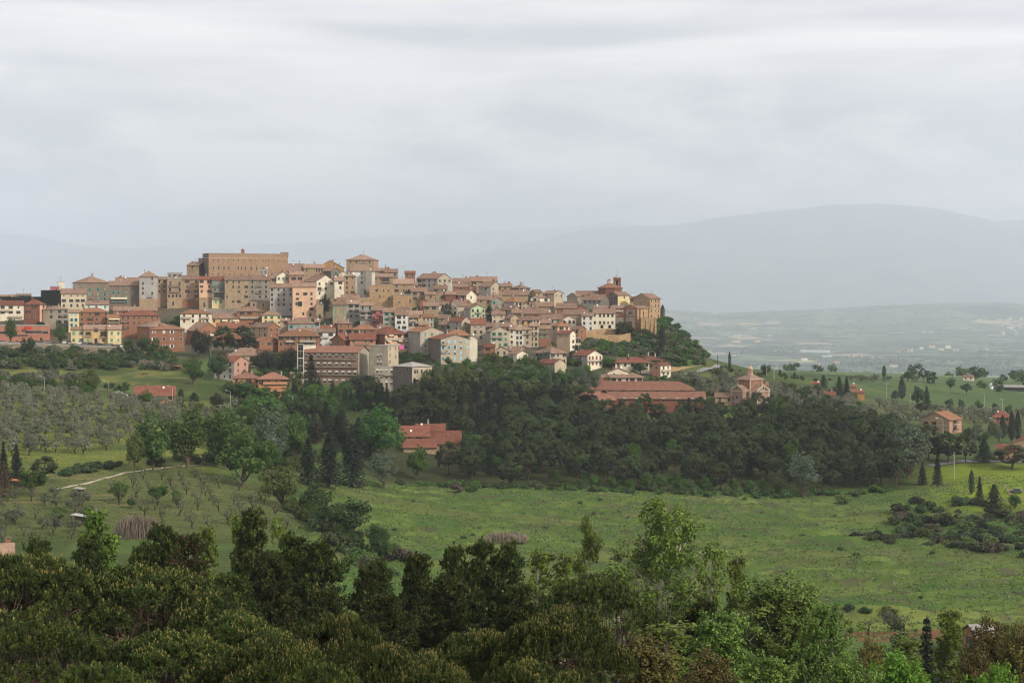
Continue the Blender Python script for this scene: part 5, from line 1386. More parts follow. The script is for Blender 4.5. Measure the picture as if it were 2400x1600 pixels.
# every prototype returns (crown mesh, trunk mesh) for a tree 1 unit-true in metres: height h, crown radius r
def broadleaf(seed, mat, h=10, r=4.2, n=130, lobes=26, leaf=.55, base=.08, bk='brown', open_=.0, wisp=0, upright=.0):
    rng = np.random.default_rng(seed)
    zc = h*(base+(1-base)*.52); hz = h*(1-base)*.5
    L = []; R = []
    for i in range(lobes):
        dv = unit(rng.normal(0, 1, (1, 3)))[0]; dv[2] = dv[2]*.9+.12
        q = rng.uniform(.45, .95)
        wz = 1.0-.25*max(0, dv[2])-.1*(dv[2] < -.3)
        L.append((dv[0]*r*q*wz, dv[1]*r*q*wz, zc+dv[2]*hz*q*.92)); R.append(r*rng.uniform(.22, .42)*(1-open_*.4))
    L.append((0, 0, zc)); R.append(r*.5)
    L = np.array(L); R = np.array(R)
    ct = (0, 0, zc-hz*.3)
    parts = [clumps(L, R, n, leaf, rng, up=.45, center=ct, flatz=.85)]
    if wisp:
        k = rng.integers(0, lobes, wisp); dv = unit(rng.normal(0, 1, (wisp, 3))); dv[:, 2] = abs(dv[:, 2])*(1+upright)
        C = L[k]+dv*R[k][:, None]*1.15; parts.append(clumps(C, r*.085, max(8, n//9), leaf*.85, rng, up=.5))
    V, Q = merge(parts)
    B = MB(); tr = max(.14, r*.055)
    B.tube([(0, 0, -1.0), (rng.normal(0, .1), rng.normal(0, .1), h*base*.7), (rng.normal(0, .2), rng.normal(0, .2), zc)], [tr*1.35, tr, tr*.55], 8)
    for i in range(9):
        q = L[rng.integers(0, lobes)]
        B.tube(curve_to((0, 0, h*base*rng.uniform(.6, 1.3)), q, h*.02, rng), [tr*.55, tr*.42, tr*.3, tr*.2, tr*.1], 5)
    return np_mesh('crown', V, Q, fol(mat) if isinstance(mat, str) else mat), B.mesh('trunk', bark(bk))

def stonepine(seed, mat='pine_lit_top', h=12, r=5, n=90, leaf=.55, flatk=.42, under='pine', lobes=60):
    """umbrella pine of the middle distance: domed head of tufted clumps on forked limbs"""
    rng = np.random.default_rng(seed)
    hz = r*flatk*2; z0 = h-hz
    L = []; R = []
    for i in range(lobes):
        a = rng.uniform(0, 2*math.pi); q = math.sqrt(rng.random()); zz = math.sqrt(max(0, 1-q*q*.92))
        L.append((math.cos(a)*r*q*.93, math.sin(a)*r*q*.93, z0+hz*zz*rng.uniform(.78, .98))); R.append(r*rng.uniform(.13, .2))
    for i in range(int(lobes*.8)):
        a = rng.uniform(0, 2*math.pi); q = rng.uniform(.55, .98); L.append((math.cos(a)*r*q, math.sin(a)*r*q, z0-hz*.04+hz*.42*rng.random())); R.append(r*rng.uniform(.11, .18))
    V, Q = clumps(np.array(L), np.array(R), n, leaf, rng, up=.7, flatz=.75, center=(0, 0, z0-hz*.2), aspect=.5, rnd=.35, shell=.7)
    mi = (V[::4, 2] < z0+hz*(.38+.25*rng.random(len(Q)))).astype(np.int32)  # light tops over dark undersides: dome shading put into the leaf colours
    B = MB(); tr = max(.18, r*.055)
    B.tube([(0, 0, -1.0), (rng.normal(0, .15), rng.normal(0, .15), z0*.45), (rng.normal(0, .3), rng.normal(0, .3), z0*.8)], [tr*1.3, tr, tr*.8], 8)
    for i in range(16):
        q = L[rng.integers(0, lobes)]
        B.tube(curve_to((0, 0, z0*rng.uniform(.6, .85)), q, -h*.015, rng), [tr*.5, tr*.4, tr*.3, tr*.2, tr*.1], 5)
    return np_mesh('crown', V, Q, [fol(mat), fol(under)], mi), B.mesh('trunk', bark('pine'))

def conifer(seed, mat='fir', h=12, r=2.6, n=3400, leaf=.6, droop=.35, tip=.12, power=.85, mat2=None):
    """fir, cedar or spruce: tiers of drooping boughs"""
    rng = np.random.default_rng(seed); C = []; Nn = []; Ax = []
    B = MB(); B.tube([(0, 0, -1), (0, 0, h*.5), (0, 0, h*.97)], [h*.018+.08, h*.012+.05, .03], 7)
    tiers = int(h*1.5); per = max(12, n//(tiers*8))
    for t in range(tiers):
        f = t/tiers; z = h*(.10+.88*f); rr = r*(1-f)**power*rng.uniform(.8, 1.12)+tip
        nb = 8 if f < .7 else 5
        for j in range(nb):
            a = 2*math.pi*j/nb+rng.uniform(-.4, .4); ln = rr*rng.uniform(.72, 1.12)
            s = rng.random(per)**.6; wd = rng.normal(0, .12*ln+.08, per)*(1.1-s*.6)
            x = math.cos(a)*s*ln-math.sin(a)*wd; y = math.sin(a)*s*ln+math.cos(a)*wd
            zz = z-droop*ln*s**1.5+rng.normal(0, .1, per)
            C.append(np.stack([x, y, zz], 1)); ax = np.array([math.cos(a), math.sin(a), -droop*.8]); Ax.append(np.repeat(ax[None], per, 0)); Nn.append(np.repeat(np.array([[math.cos(a)*.4, math.sin(a)*.4, 1.]]), per, 0))
            if f < .8 and j % 2 == 0: B.tube([(0, 0, z), (math.cos(a)*ln*.8, math.sin(a)*ln*.8, z-droop*ln*.6)], [.05, .015], 4)
    c = np.concatenate(C); V, Q = leaf_quads(c, np.concatenate(Nn), leaf, rng, .5, .4, np.concatenate(Ax))
    return np_mesh('crown', V, Q, fol(mat)), B.mesh('trunk', bark('dark'))

def cypress(seed, h=12, r=1.3, n=2600, leaf=.42, blunt=.5):
    rng = np.random.default_rng(seed)
    f = rng.random(n)**.9; a = rng.uniform(0, 2*math.pi, n)
    prof = np.minimum(1, (f/.16)**.6)*np.where(f > blunt, np.cos((f-blunt)/(1-blunt)*math.pi/2)**.75, 1)
    rr = r*prof*(1+.16*np.sin(a*3+f*9+seed)+rng.normal(0, .05, n))*rng.uniform(.75, 1.05, n)
    c = np.stack([np.cos(a)*rr, np.sin(a)*rr, .06*h+f*h*.94], 1)
    nr = np.stack([np.cos(a), np.sin(a), np.full(n, .35)], 1); ax = np.tile([0, 0, 1.], (n, 1))+nr*.2
    V, Q = leaf_quads(c, nr, leaf, rng, .4, .42, ax)
    B = MB(); B.tube([(0, 0, -1), (0, 0, h*.5), (0, 0, h*.9)], [.2, .14, .04], 6)
    return np_mesh('crown', V, Q, fol('cypress')), B.mesh('trunk', bark('dark'))

def olive(seed, mat='olive', h=4.6, r=2.3, n=62, lobes=26, leaf=.40, sparse=False):
    rng = np.random.default_rng(seed); B = MB(); L = []
    k = rng.integers(2, 5); z0 = h*rng.uniform(.2, .3)
    B.tube([(0, 0, -.6), (rng.normal(0, .1), rng.normal(0, .1), z0)], [.26, .17], 6)
    for i in range(k):
        a = 2*math.pi*(i+rng.uniform(-.3, .3))/k; q = r*rng.uniform(.35, .6)
        m = (math.cos(a)*q, math.sin(a)*q, h*rng.uniform(.5, .62)); B.tube(curve_to((0, 0, z0*.95), m, -.05*h, rng, 3), [.15, .12, .09, .06], 5)
        for j in range(lobes//k):
            b = a+rng.uniform(-1.1, 1.1); q2 = r*rng.uniform(.3, .98); zz = h*rng.uniform(.5, .98)*(1-.18*(q2/r)**2)
            e = (math.cos(b)*q2, math.sin(b)*q2, zz); L.append(e)
            if j % 2 == 0: B.tube(curve_to(m, e, .02*h, rng, 2), [.05, .035, .015], 4)
    V, Q = clumps(np.array(L), r*(.2 if sparse else .3)*rng.uniform(.8, 1.2, len(L)), n, leaf, rng, up=.4, aspect=.4, shell=.2, center=(0, 0, h*.4))
    return np_mesh('crown', V, Q, fol(mat)), B.mesh('trunk', bark('dark'))

def bush_mesh(seed, mat, r=1.5, h=1.8, n=60, lobes=12, leaf=.4):
    rng = np.random.default_rng(seed)
    a = rng.uniform(0, 2*math.pi, lobes); q = np.sqrt(rng.random(lobes))*.7*r
    L = np.stack([np.cos(a)*q, np.sin(a)*q, h*(.25+.45*rng.random(lobes))*(1-.4*(q/r)**2)], 1)
    V, Q = clumps(L, r*rng.uniform(.3, .45, lobes), n, leaf, rng, up=.5, center=(0, 0, -.2*h))
    V[:, 2] = np.maximum(V[:, 2], -.3)
    return np_mesh('bush', V, Q, fol(mat))

def reed_mesh(seed, w=10, dp=5, h=4, n=1600, thin=.6):
    rng = np.random.default_rng(seed)
    x = rng.uniform(-w/2, w/2, n); y = rng.uniform(-dp/2, dp/2, n); e = np.sqrt(np.maximum(.02, 1-(2*x/w)**2))*np.sqrt(np.maximum(.1, 1-(2*y/dp)**2))
    k = e > rng.random(n)*.7; x, y, e = x[k], y[k], e[k]; n = len(x)
    hh = h*(.3+.75*rng.random(n)**.7)*(.45+.55*e)*(.6+.7*fbm(x*1.7, y*1.7, 2)); lx = rng.normal(0, .25, n); ly = rng.normal(0, .2, n); s = rng.uniform(.05, .11, n)*thin; a = rng.uniform(0, math.pi, n)
    dx, dy = np.cos(a)*s, np.sin(a)*s
    V = np.stack([np.stack([x-dx, y-dy, np.full(n, -.3)], 1), np.stack([x+dx, y+dy, np.full(n, -.3)], 1), np.stack([x+lx+dx*1.6, y+ly+dy*1.6, hh*.85], 1), np.stack([x+lx*1.2-dx*.4, y+ly*1.2-dy*.4, hh], 1)], 1).reshape(-1, 3)
    return np_mesh('reeds', V, np.arange(4*n).reshape(n, 4), fol('reed'))

# ------------------------------------------------------------------ the near trees, needle tuft by needle tuft
def tufts(c, axis, rng, k=9, ln=.3, wd=.035, spread=.75):
    """bottle-brush of needles at each shoot tip"""
    n = len(c); c = np.repeat(c, k, 0); ax = unit(np.repeat(axis, k, 0))
    dr = unit(ax*rng.uniform(.5, 1.3, (n*k, 1))+rng.normal(0, spread, (n*k, 3)))
    l = ln*rng.uniform(.6, 1.25, n*k)[:, None]
    sd = unit(np.cross(dr, rng.normal(0, .55, (n*k, 3))+np.array([0, 0, 1.])))*wd*rng.uniform(.7, 1.3, (n*k, 1))
    st = c-ax*l*.5*rng.random((n*k, 1))
    V = np.stack([st-sd*.6, st+sd*.6, st+dr*l+sd, st+dr*l-sd], 1).reshape(-1, 3)
    return V, np.arange(4*n*k).reshape(n*k, 4)

def near_umbrella(seed, h=15, r=6.5, nt=5200, candles=.5, flatk=.40, gap=.25, bk='pine'):
    rng = np.random.default_rng(seed); hz = r*flatk*2; z0 = h-hz
    # the dome is a set of cauliflower heads
    heads = []
    for i in range(70):
        a = rng.uniform(0, 2*math.pi); q = math.sqrt(rng.random()); zz = math.sqrt(max(0, 1-q*q*.95))
        heads.append((math.cos(a)*r*q*.95, math.sin(a)*r*q*.95, z0+hz*zz*.9*rng.uniform(.86, 1.03), r*rng.uniform(.13, .22)))
    for i in range(26):
        a = rng.uniform(0, 2*math.pi); q = rng.uniform(.35, .9); heads.append((math.cos(a)*r*q, math.sin(a)*r*q, z0+hz*rng.uniform(-.12, .3), r*rng.uniform(.09, .16)))
    Hd = np.array(heads); pick = rng.choice(len(Hd), nt, p=Hd[:, 3]**2/np.sum(Hd[:, 3]**2))
    dv = unit(rng.normal(0, 1, (nt, 3))); dv[:, 2] = np.abs(dv[:, 2])*1.1-.25; dv = unit(dv)
    c = Hd[pick, :3]+dv*Hd[pick, 3:4]*np.array([1, 1, .62])*rng.uniform(.75, 1.05, (nt, 1))
    ax = unit(dv*.6+np.array([0, 0, .9]))
    keep = fbm(c[:, 0]*.9+seed, c[:, 1]*.9+c[:, 2]*.5, 2) > gap
    c, ax = c[keep], ax[keep]
    V, Q = tufts(c, ax, rng, 9, .30, .036)
    mi = (np.repeat(rng.random(len(c)) < .5, 9)).astype(np.int32)
    if candles:
        top = (dv[keep][:, 2] > .3) & (rng.random(len(c)) < candles*np.clip(3.2*fbm(c[:, 0]*.5+9, c[:, 1]*.5, 2)-.9, 0, 1.3)); cc = c[top]; n = len(cc)
        V2, Q2 = tufts(cc+np.array([0, 0, .27]), np.tile([0, 0, 1.], (n, 1)), rng, 5, .16, .022, .3)
        Q2 = Q2+len(V); V = np.concatenate([V, V2]); Q = np.concatenate([Q, Q2]); mi = np.concatenate([mi, np.full(len(Q2), 2, np.int32)])
    B = MB(); tr = r*.045; lean = rng.normal(0, .4, 2)
    B.tube([(0, 0, -1), (lean[0]*.3, lean[1]*.3, z0*.4), (lean[0], lean[1], z0*.72)], [tr*1.3, tr, tr*.85], 9)
    mains = []
    for i in range(9):
        a = 2*math.pi*i/9+rng.uniform(-.3, .3); q = r*rng.uniform(.3, .55); e = np.array([math.cos(a)*q, math.sin(a)*q, z0+hz*rng.uniform(.1, .35)])
        B.tube(curve_to((lean[0], lean[1], z0*rng.uniform(.55, .72)), e, -h*.03, rng), [tr*.6, tr*.5, tr*.42, tr*.34, tr*.26], 6); mains.append(e)
    for i in range(len(Hd)):
        m = min(mains, key=lambda e: np.hypot(*(e[:2]-Hd[i, :2])))
        B.tube(curve_to(m, Hd[i, :3], -.1, rng, 3), [tr*.2, tr*.15, tr*.1, tr*.05], 4)
    for i in range(240):                             # dead twigs under the dome
        p = Hd[rng.integers(0, len(Hd)), :3]; m = mains[rng.integers(0, 9)]; t = rng.uniform(.25, .95); s = m*(1-t)+p*t
        e = s+rng.normal(0, .7, 3)*np.array([1, 1, .6]); B.tube([tuple(s), tuple((s+e)/2+rng.normal(0, .1, 3)), tuple(e)], [.028, .02, .008], 3, cap=False)
    return np_mesh('crown', V, Q, [fol('needle'), fol('needleyel'), fol('candle')], mi), B.mesh('trunk', bark(bk))

def near_pine(seed, h=17, r=3.4, mat=('needle', 'needleyel'), nb=84, z_lo=.25, dens=1.0):
    """black pine: open whorls of boughs, each bough ending in flat pads of needle tufts"""
    rng = np.random.default_rng(seed); B = MB()
    B.tube([(0, 0, -1), (rng.normal(0, .1), 0, h*.5), (rng.normal(0, .15), 0, h*.98)], [.24, .17, .03], 8)
    C = []; A = []; nw = int(h*1.15)
    for w in range(nw):
        f = (w+rng.uniform(-.2, .2))/nw; z = h*(z_lo+(.985-z_lo)*f); a0 = rng.uniform(0, 2*math.pi); m = rng.integers(4, 7)
        for j in range(m):
            a = a0+2*math.pi*j/m+rng.uniform(-.35, .35)
            ln = r*(1.02-f)**.58*rng.uniform(.5, 1.18)+.3; p0 = np.array([0, 0, z])
            e = np.array([math.cos(a)*ln, math.sin(a)*ln, z+ln*(rng.uniform(-.12, .2)+.35*f)])
            B.tube(curve_to(p0, e, -.08*ln, rng, 4), [.07, .055, .04, .028, .012], 4, cap=False)
            ns = int((4+ln*5)*dens)
            for q in range(ns):
                t = 1-rng.random()**1.3*.62; b = p0*(1-t)+e*t; s = b+rng.normal(0, .08+.15*ln*t, 3)*np.array([1, 1, .32])+np.array([0, 0, .08])
                ne = rng.integers(3, 6); C.append(s+rng.normal(0, .12, (ne, 3))); A.append(np.repeat(unit((s-b)[None]*.5+(e-p0)[None]/ln*.4+np.array([[0, 0, .8]])), ne, 0))
                if q % 3 == 0: B.tube([tuple(b), tuple(s)], [.02, .008], 3, cap=False)
    C.append(np.array([[0, 0, h-.1], [0.05, 0, h-.4], [0, .06, h-.6]])); A.append(np.tile([0, 0, 1.], (3, 1)))
    c = np.concatenate(C); ax = np.concatenate(A)
    V, Q = tufts(c, ax, rng, 8, .25, .045, .6)
    mi = np.repeat(rng.random(len(c)) < .4, 8).astype(np.int32)
    return np_mesh('crown', V, Q, [fol(mat[0]), fol(mat[1])], mi), B.mesh('trunk', bark('pine'))

def near_poplar(seed, h=16, r=2.2, mat='poplar', nb=70, leaf=.24, per=40, z_lo=.12, up=1.0, bk='grey', cr=.34, nc=5, top=.0):
    """leafy tree seen near: ascending limbs carrying tight bunches of leaves with gaps between"""
    rng = np.random.default_rng(seed); B = MB(); L = []
    B.tube([(0, 0, -1), (rng.normal(0, .2), rng.normal(0, .2), h*.5), (0, 0, h*.95)], [.26, .18, .03], 8)
    for i in range(nb):
        f = rng.random(); z = h*(z_lo+(.92-z_lo)*f); a = rng.uniform(0, 2*math.pi); ln = r*max(.18, 1-abs(f-.38)*1.25)*rng.uniform(.6, 1.12)+.25
        p0 = np.array([0, 0, z]); e = np.array([math.cos(a)*ln, math.sin(a)*ln, z+ln*up*rng.uniform(.5, 1.3)]); e[2] = min(e[2], h*(1.03-.28*ln/r+rng.normal(0, .03)))
        pts = curve_to(p0, e, -.05*ln, rng, 3); B.tube(pts, [.07, .05, .03, .012], 4, cap=False)
        for j in range(nc):
            t = rng.uniform(.35, 1.08); s = p0*(1-t)+e*t+rng.normal(0, .09*r+.12, 3); L.append(s)
            if j % 2: B.tube([tuple(p0*(1-t*.9)+e*t*.9), tuple(s)], [.025, .008], 3, cap=False)
    L = np.array(L); V, Q = clumps(L, cr*rng.uniform(.6, 1.35, len(L)), per, leaf, rng, up=.55, flatz=.9, rnd=.75, aspect=.8, shell=.35, center=(0, 0, h*.3))
    return np_mesh('crown', V, Q, fol(mat)), B.mesh('trunk', bark(bk))

def bare_tree(seed, h=14, n=7, mat='bare', spread=.34, leafmat=None, leaves=0):
    rng = np.random.default_rng(seed); B = MB(); tips = []
    def grow(p, dr, ln, rad, lev):
        k = 4; pts = [tuple(p)]; q = p.copy(); dd = dr.copy()
        for i in range(k):
            dd = unit((dd+rng.normal(0, .10+.03*lev, 3)+np.array([0, 0, .07]))[None])[0]; q = q+dd*ln/k; pts.append(tuple(q))
        B.tube(pts, [rad*(1-.14*i) for i in range(k+1)], 6 if lev < 2 else 4, cap=False)
        if lev >= 4 or rad < .012: tips.append(q); return
        m = rng.integers(2, 4)
        for j in range(m):
            ii = rng.integers(2, k+1); s = np.array(pts[ii]); nd = unit((dd+rng.normal(0, spread, 3))[None])[0]
            grow(s, nd, ln*rng.uniform(.5, .8), rad*rng.uniform(.42, .62), lev+1)
    for i in range(n):
        a = rng.uniform(0, 2*math.pi); grow(np.array([math.cos(a)*.5, math.sin(a)*.5, -.8]), unit(np.array([[math.cos(a)*spread*.7, math.sin(a)*spread*.7, 1.]]))[0], h*rng.uniform(.38, .6), rng.uniform(.07, .15), 0)
    A = np.array(B.v); sc = np.array([3.6/np.percentile(np.abs(A[:, :2]), 98)]*2+[h/A[:, 2].max()]); B.v = [tuple(p) for p in A*sc]; tips = [t*sc for t in tips]
    tr = B.mesh('trunk', bark(mat)); crown = None
    if leaves:
        tp = np.array(tips); k = rng.integers(0, len(tp), leaves); c = tp[k]+rng.normal(0, .45, (leaves, 3))
        V, Q = leaf_quads(c, np.tile([0, 0, 1.], (leaves, 1)), .2, rng, .9, .75); crown = np_mesh('crown', V, Q, fol(leafmat))
    return crown, tr

def tree(name, proto, loc, rz, s, label, group=None, cat='tree', sz=None):
    r = empty(name, loc, rz, label, cat, group); r.scale = (s, s, sz or s)
    if proto[0] is not None: link('crown', proto[0], r)
    link('trunk', proto[1], r)
    return r
# ------------------------------------------------------------------ ground, town
TR = Terrain(house_points())
make_ground(TR, ground_material())
mountains()
for hs in HOUSES: build_house(*hs)
cross_church(); drum_church(); front_church()

def G(px, d): return Vector(((px-CX)/FPX*d, d, TR.at(px, d)))
RR = random.Random(3)

# annex of the cross church, rooftop word
build_house('low stone sacristy with a tiled roof left of the pilastered brick church', 'house', 'sacristy', [K(1676,None,1716,929,952,'x',921,'stone',d=856,win=(1,2,0,0),rc='brown',ch=1)])
def rooftop_word():
    cu = bpy.data.curves.new('letters', 'FONT'); cu.body = 'coop'; cu.extrude = .12; cu.offset = .06; cu.size = 1; cu.space_character = .92
    tmp = bpy.data.objects.new('letters_tmp', cu); COL.objects.link(tmp)
    bpy.context.view_layer.update()
    me = bpy.data.meshes.new_from_object(tmp.evaluated_get(bpy.context.evaluated_depsgraph_get())); bpy.data.objects.remove(tmp)
    me.name = 'rooftop_letters'; me.materials.clear(); me.materials.append(flat('sign_red', (214,28,36), .5, .3))
    xs = [v.co.x for v in me.vertices]; ys = [v.co.y for v in me.vertices]
    W = (74-56)/FPX*938; s = W/(max(xs)-min(xs)); sy = s*1.05
    shop = [o for o in COL.objects if o.name.startswith('supermarket')][0]
    p = P(56, 773.5, 937.2)
    M = Matrix.Translation(p) @ Matrix.Rotation(math.pi/2, 4, 'X') @ Matrix.Diagonal((s, sy, s, 1)) @ Matrix.Translation((-min(xs), -min(ys), 0))
    me.transform((Matrix.Translation(shop.location) @ Matrix.Rotation(shop.rotation_euler.z, 4, 'Z')).inverted() @ M)
    o = link('sign', me, shop); o['label'] = 'red rooftop word coop'
rooftop_word()

# ------------------------------------------------------------------ walls, roads
gs = wmat('gstone'); roadm = flat('asphalt_road', (112,110,110), .9, .1); gravel = flat('gravel_path', (172,160,138), .95, .1); wt = flat('white_coping', (214,210,204))
slab_poly('road', [(-340,803,921),(120,806,921),(255,812,921),(345,824,918),(345,812,960),(255,806,965),(120,800,965),(-340,799,965)], roadm)
wall_strip('long grey retaining wall with a white coping below the road and parked cars', 'retaining_wall', 'wall', [(-340,801,815,920),(0,801,814,920),(85,803,816,920),(118,805,818,920),(190,808,822,919.5),(256,811,826,919),(320,822,832,917),(345,826,832,916)], wmat('grey'), .7, 4, wt)
wall_strip('curved golden stone wall holding up the road at the foot of the scrub slope', 'retaining_wall', 'wall', [(1568,859,876,903),(1590,860,874,905),(1612,859,872,908),(1634,857,869,912),(1650,853,865,917),(1661,850,861,924)], wmat('rough'), .8, 3)
wall_strip('rough stone terrace wall at the foot of the long cream hotel', 'terrace_wall', 'wall', [(1372,776,786,955),(1395,772,784,957),(1420,770,782,959),(1445,771,784,958),(1470,774,788,956)], wmat('rough'), .8, 3)
wall_strip('lower dry stone terrace wall behind the round pine', 'terrace_wall', 'wall', [(1390,786,795,944),(1425,784,794,946),(1452,785,795,946),(1478,780,796,948)], wmat('rough'), .8, 3)
wall_strip('stone terrace wall beneath the tall peach house and balconied house', 'terrace_wall', 'wall', [(470,722,736,1002),(520,723,736,1004),(560,724,738,1003),(600,727,740,1001)], wmat('gstone'), .8, 3)
wall_strip('long stone parapet wall below the tall tan house and slim tower', 'terrace_wall', 'wall', [(741,702,712,1030),(780,700,712,1030),(830,698,712,1030),(868,696,712,1031)], wmat('stone'), .8, 3)
wall_strip('brick garden wall behind the meadow under the yellow apartments', 'garden_wall', 'wall', [(318,826,840,905),(370,829,842,903),(420,830,842,902)], wmat('brick'), .5, 2)
ribbon(TR, 'path', [(118,478),(150,481),(190,488),(225,496),(260,507),(300,517),(345,524),(400,531),(450,536),(505,541)], 1.7, gravel, .10)
ribbon(TR, 'street', [(1262,913),(1268,905),(1262,890),(1252,880)], 6, roadm, .15)
ribbon(TR, 'hill_road', [(1588,892),(1622,897),(1652,904),(1676,914),(1688,928),(1680,944)], 4.2, flat('pale_asphalt', (132,130,128), .9, .1), .35)
ribbon(TR, 'lane', [(2180,676),(2240,680),(2300,684),(2380,690),(2480,700)], 5.5, roadm, .18)
ribbon(TR, 'track', [(2262,652),(2300,640),(2340,624),(2400,600)], 1.5, flat('worn_track', (128,122,84), .95, .05), .06)

# ------------------------------------------------------------------ cars, lamps, poles
zr = P(0, 804, 926).z
def zroad(px): return P(px, float(np.interp(px, [-340,120,255,345], [803,806,812,824])), 921).z+.05
for i, (px, col, rz, lab, van) in enumerate([(112,'cream',0.1,'long pale car on the road in front of the supermarket corner',0),(151,'white',-1.4,'white van nose out beside the plaza tree',1),(165,'silver',-1.5,'silver car parked next to the white van',0),(187,'white',-1.5,'white van in front of the lemon end of the apartments',1),(199,'grey',-1.4,'grey car between the white van and the dark car',0),(213,'black',.1,'black car parked along the wall below the orange loggia',0),(231,'blue',-1.5,'dark blue car right of the black car',0),(251,'silver',-.2,'silver car near the right end of the parking row',0),(262,'black',.15,'black car right of the silver car in the parking row',0),(285,'white',-1.3,'white van at the right end of the parking row',1),(82,'blue',-1.5,'blue car at the supermarket door',0),(8,'silver',.0,'silver car at the far left of the supermarket front',0),(40,'red',-1.4,'red car at the supermarket forecourt',0)]):
    car(px, 928+(i % 3)*1.2, zroad(px)+.1, rz, col, lab, bool(van))
for px, d, rz, col, lab in ((1254,897,.5,'silver','silver car parked on the steep street'),(1263,905,.6,'blue','dark blue car parked above the silver one on the steep street'),(1276,912,.5,'cream','pale yellow car at the top of the steep street')):
    car(px, d, G(px, d).z+.3, rz, col, lab, group='cars on the steep street')
car(2382, 612, TR.at(2382, 612)+.1, 2.6, 'grey', 'grey pickup on the bright grass slope near the right edge', group=None)
for px, top, base, d, lab in ((99,881,920,735,'lamp post above the top left olive trees'),(250,891,934,733,'lamp post left of the flowering bush'),(399,903,943,722,'lamp post in front of the farmhouse roof'),(535,914,954,735,'lamp post between the farmhouse and the orange house'),(681,926,962,742,'lamp post right of the three storey orange house')):
    dd = TR.hit(px, base, 600, 900); street_lamp(px+5, base, top, d, lab)
street_lamp(494,836,816,870,'lamp post between the two dark round evergreens', True); street_lamp(2210,1035,979,800,'lamp post in front of the pinkish brick house'); street_lamp(2332,1022,979,840,'lamp post left of the three tall cypresses'); street_lamp(2091,1000,978,860,'small lamp post left of the pinkish brick house'); street_lamp(1368,875,863,880,'lamp post in the gardens above the school')
power_pole(1577,783,762,975,'wooden pole high on the scrub slope', False, bark('dark')); power_pole(1607,797,780,962,'wooden pole on the right shoulder of the scrub slope', False, bark('dark')); power_pole(1650,830,811,940,'wooden pole low on the edge of the scrub slope', False, bark('dark')); power_pole(1682,862,829,925,'wooden pole beside the hill road bend', False, bark('dark'))
power_pole(1814,880,851,900,'concrete pole with insulators behind the brick church'); power_pole(1797,872,854,905,'plain pole beside the dark tree behind the church', False); power_pole(2078,925,897,985,'concrete pole with insulators on the green hill'); power_pole(2349,970,934,930,'tall concrete pole with insulators above the three cypresses'); power_pole(2307,962,923,990,'plain concrete pole on the right olive slope', False); power_pole(2236,1112,1058,655,'plain concrete pole on the bright grass by the umbrella pines', False); power_pole(2143,936,921,1000,'short pole left of the brown topped fir', False); power_pole(2134,936,922,1005,'shortest pole beside the dark conical cypress', False)

# ------------------------------------------------------------------ hedges and plants
hedge_box('tall clipped dark hedge on the left skyline', 96, 145, 681, 716, 1050, 6, fol('cypress'), nleaf=7000)
hedge_box('low clipped hedge running left from the tall hedge', -30, 97, 696, 716, 1052, 4, fol('cypress'), nleaf=6000)

S1 = {}
S1['oak'] = [broadleaf(i, 'oak', wisp=60) for i in (1, 2, 3)]
S1['oakdark'] = [broadleaf(i, 'oakdark', h=10, wisp=50) for i in (4, 5)]
S1['lime'] = [broadleaf(i, 'lime', h=10, r=3.6, wisp=60) for i in (6, 7)]
S1['bright'] = [broadleaf(i, 'bright', h=14, r=5.0, n=230, lobes=38, wisp=170, leaf=.5, base=.05, upright=1) for i in (8, 9)]
S1['yellowgreen'] = [broadleaf(i, 'yellowgreen', h=9, r=4.2, wisp=60) for i in (10, 11)]
S1['silver'] = [broadleaf(i, 'silver', h=13, r=4.6, n=120, lobes=30, wisp=220, leaf=.45, open_=.45, upright=1.2, bk='brown', base=.04) for i in (12, 13)]
S1['holm'] = [broadleaf(i, 'holm', h=8.5, r=5, n=170, lobes=30, leaf=.45, base=.08) for i in (14, 15)]
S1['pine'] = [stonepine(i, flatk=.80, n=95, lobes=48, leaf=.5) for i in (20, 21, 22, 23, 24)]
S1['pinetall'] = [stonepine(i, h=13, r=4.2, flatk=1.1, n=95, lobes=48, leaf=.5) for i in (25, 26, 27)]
S1['fir'] = [conifer(i) for i in (30, 31)]
S1['firbright'] = [conifer(32, 'firbright')]
S1['firbrown'] = [conifer(33, 'firbrown', n=2200)]
S1['cedar'] = [conifer(i, 'fir', h=14, r=4.4, n=5200, leaf=.65, droop=.12, power=.7) for i in (34, 35)]
S1['darkpine'] = [conifer(i, 'pine', h=12, r=3.4, n=3600, leaf=.6, droop=.05, power=.6) for i in (36, 37)]
S1['cypress'] = [cypress(i) for i in (40, 41, 42)]
S1['cypwide'] = [cypress(43, 11, 2.0, 3400, .45, .35), cypress(44, 11, 2.1, 3400, .45, .3)]
S1['olive'] = [olive(i) for i in range(50, 56)]
S1['olivedark'] = [olive(i, 'olivedark', 4.2, 2.4, 60) for i in (57, 58, 59)]
S1['orchard'] = [olive(i, 'orchard', 4.0, 2.0, 34, 20, .26, True) for i in range(60, 65)]
BU = {k: [bush_mesh(70+i, k) for i in range(3)] for k in ('scrub', 'oakdark', 'olivedark', 'lime', 'brownbush', 'ivy', 'holm', 'yellowgreen', 'whiteblossom', 'broom', 'silver')}
HT = {'oak': (10, 4.2), 'oakdark': (10, 4.2), 'lime': (10, 3.6), 'bright': (14, 5), 'yellowgreen': (9, 4.2), 'silver': (13, 4.6), 'holm': (8.5, 5), 'pine': (12, 5), 'pinetall': (13, 4.2), 'fir': (12, 2.6), 'firbright': (12, 2.6), 'firbrown': (12, 2.6), 'cedar': (14, 4.4), 'darkpine': (12, 3.4), 'cypress': (12, 1.3), 'cypwide': (11, 2.0), 'olive': (4.6, 2.3), 'olivedark': (4.2, 2.4), 'orchard': (4, 2)}
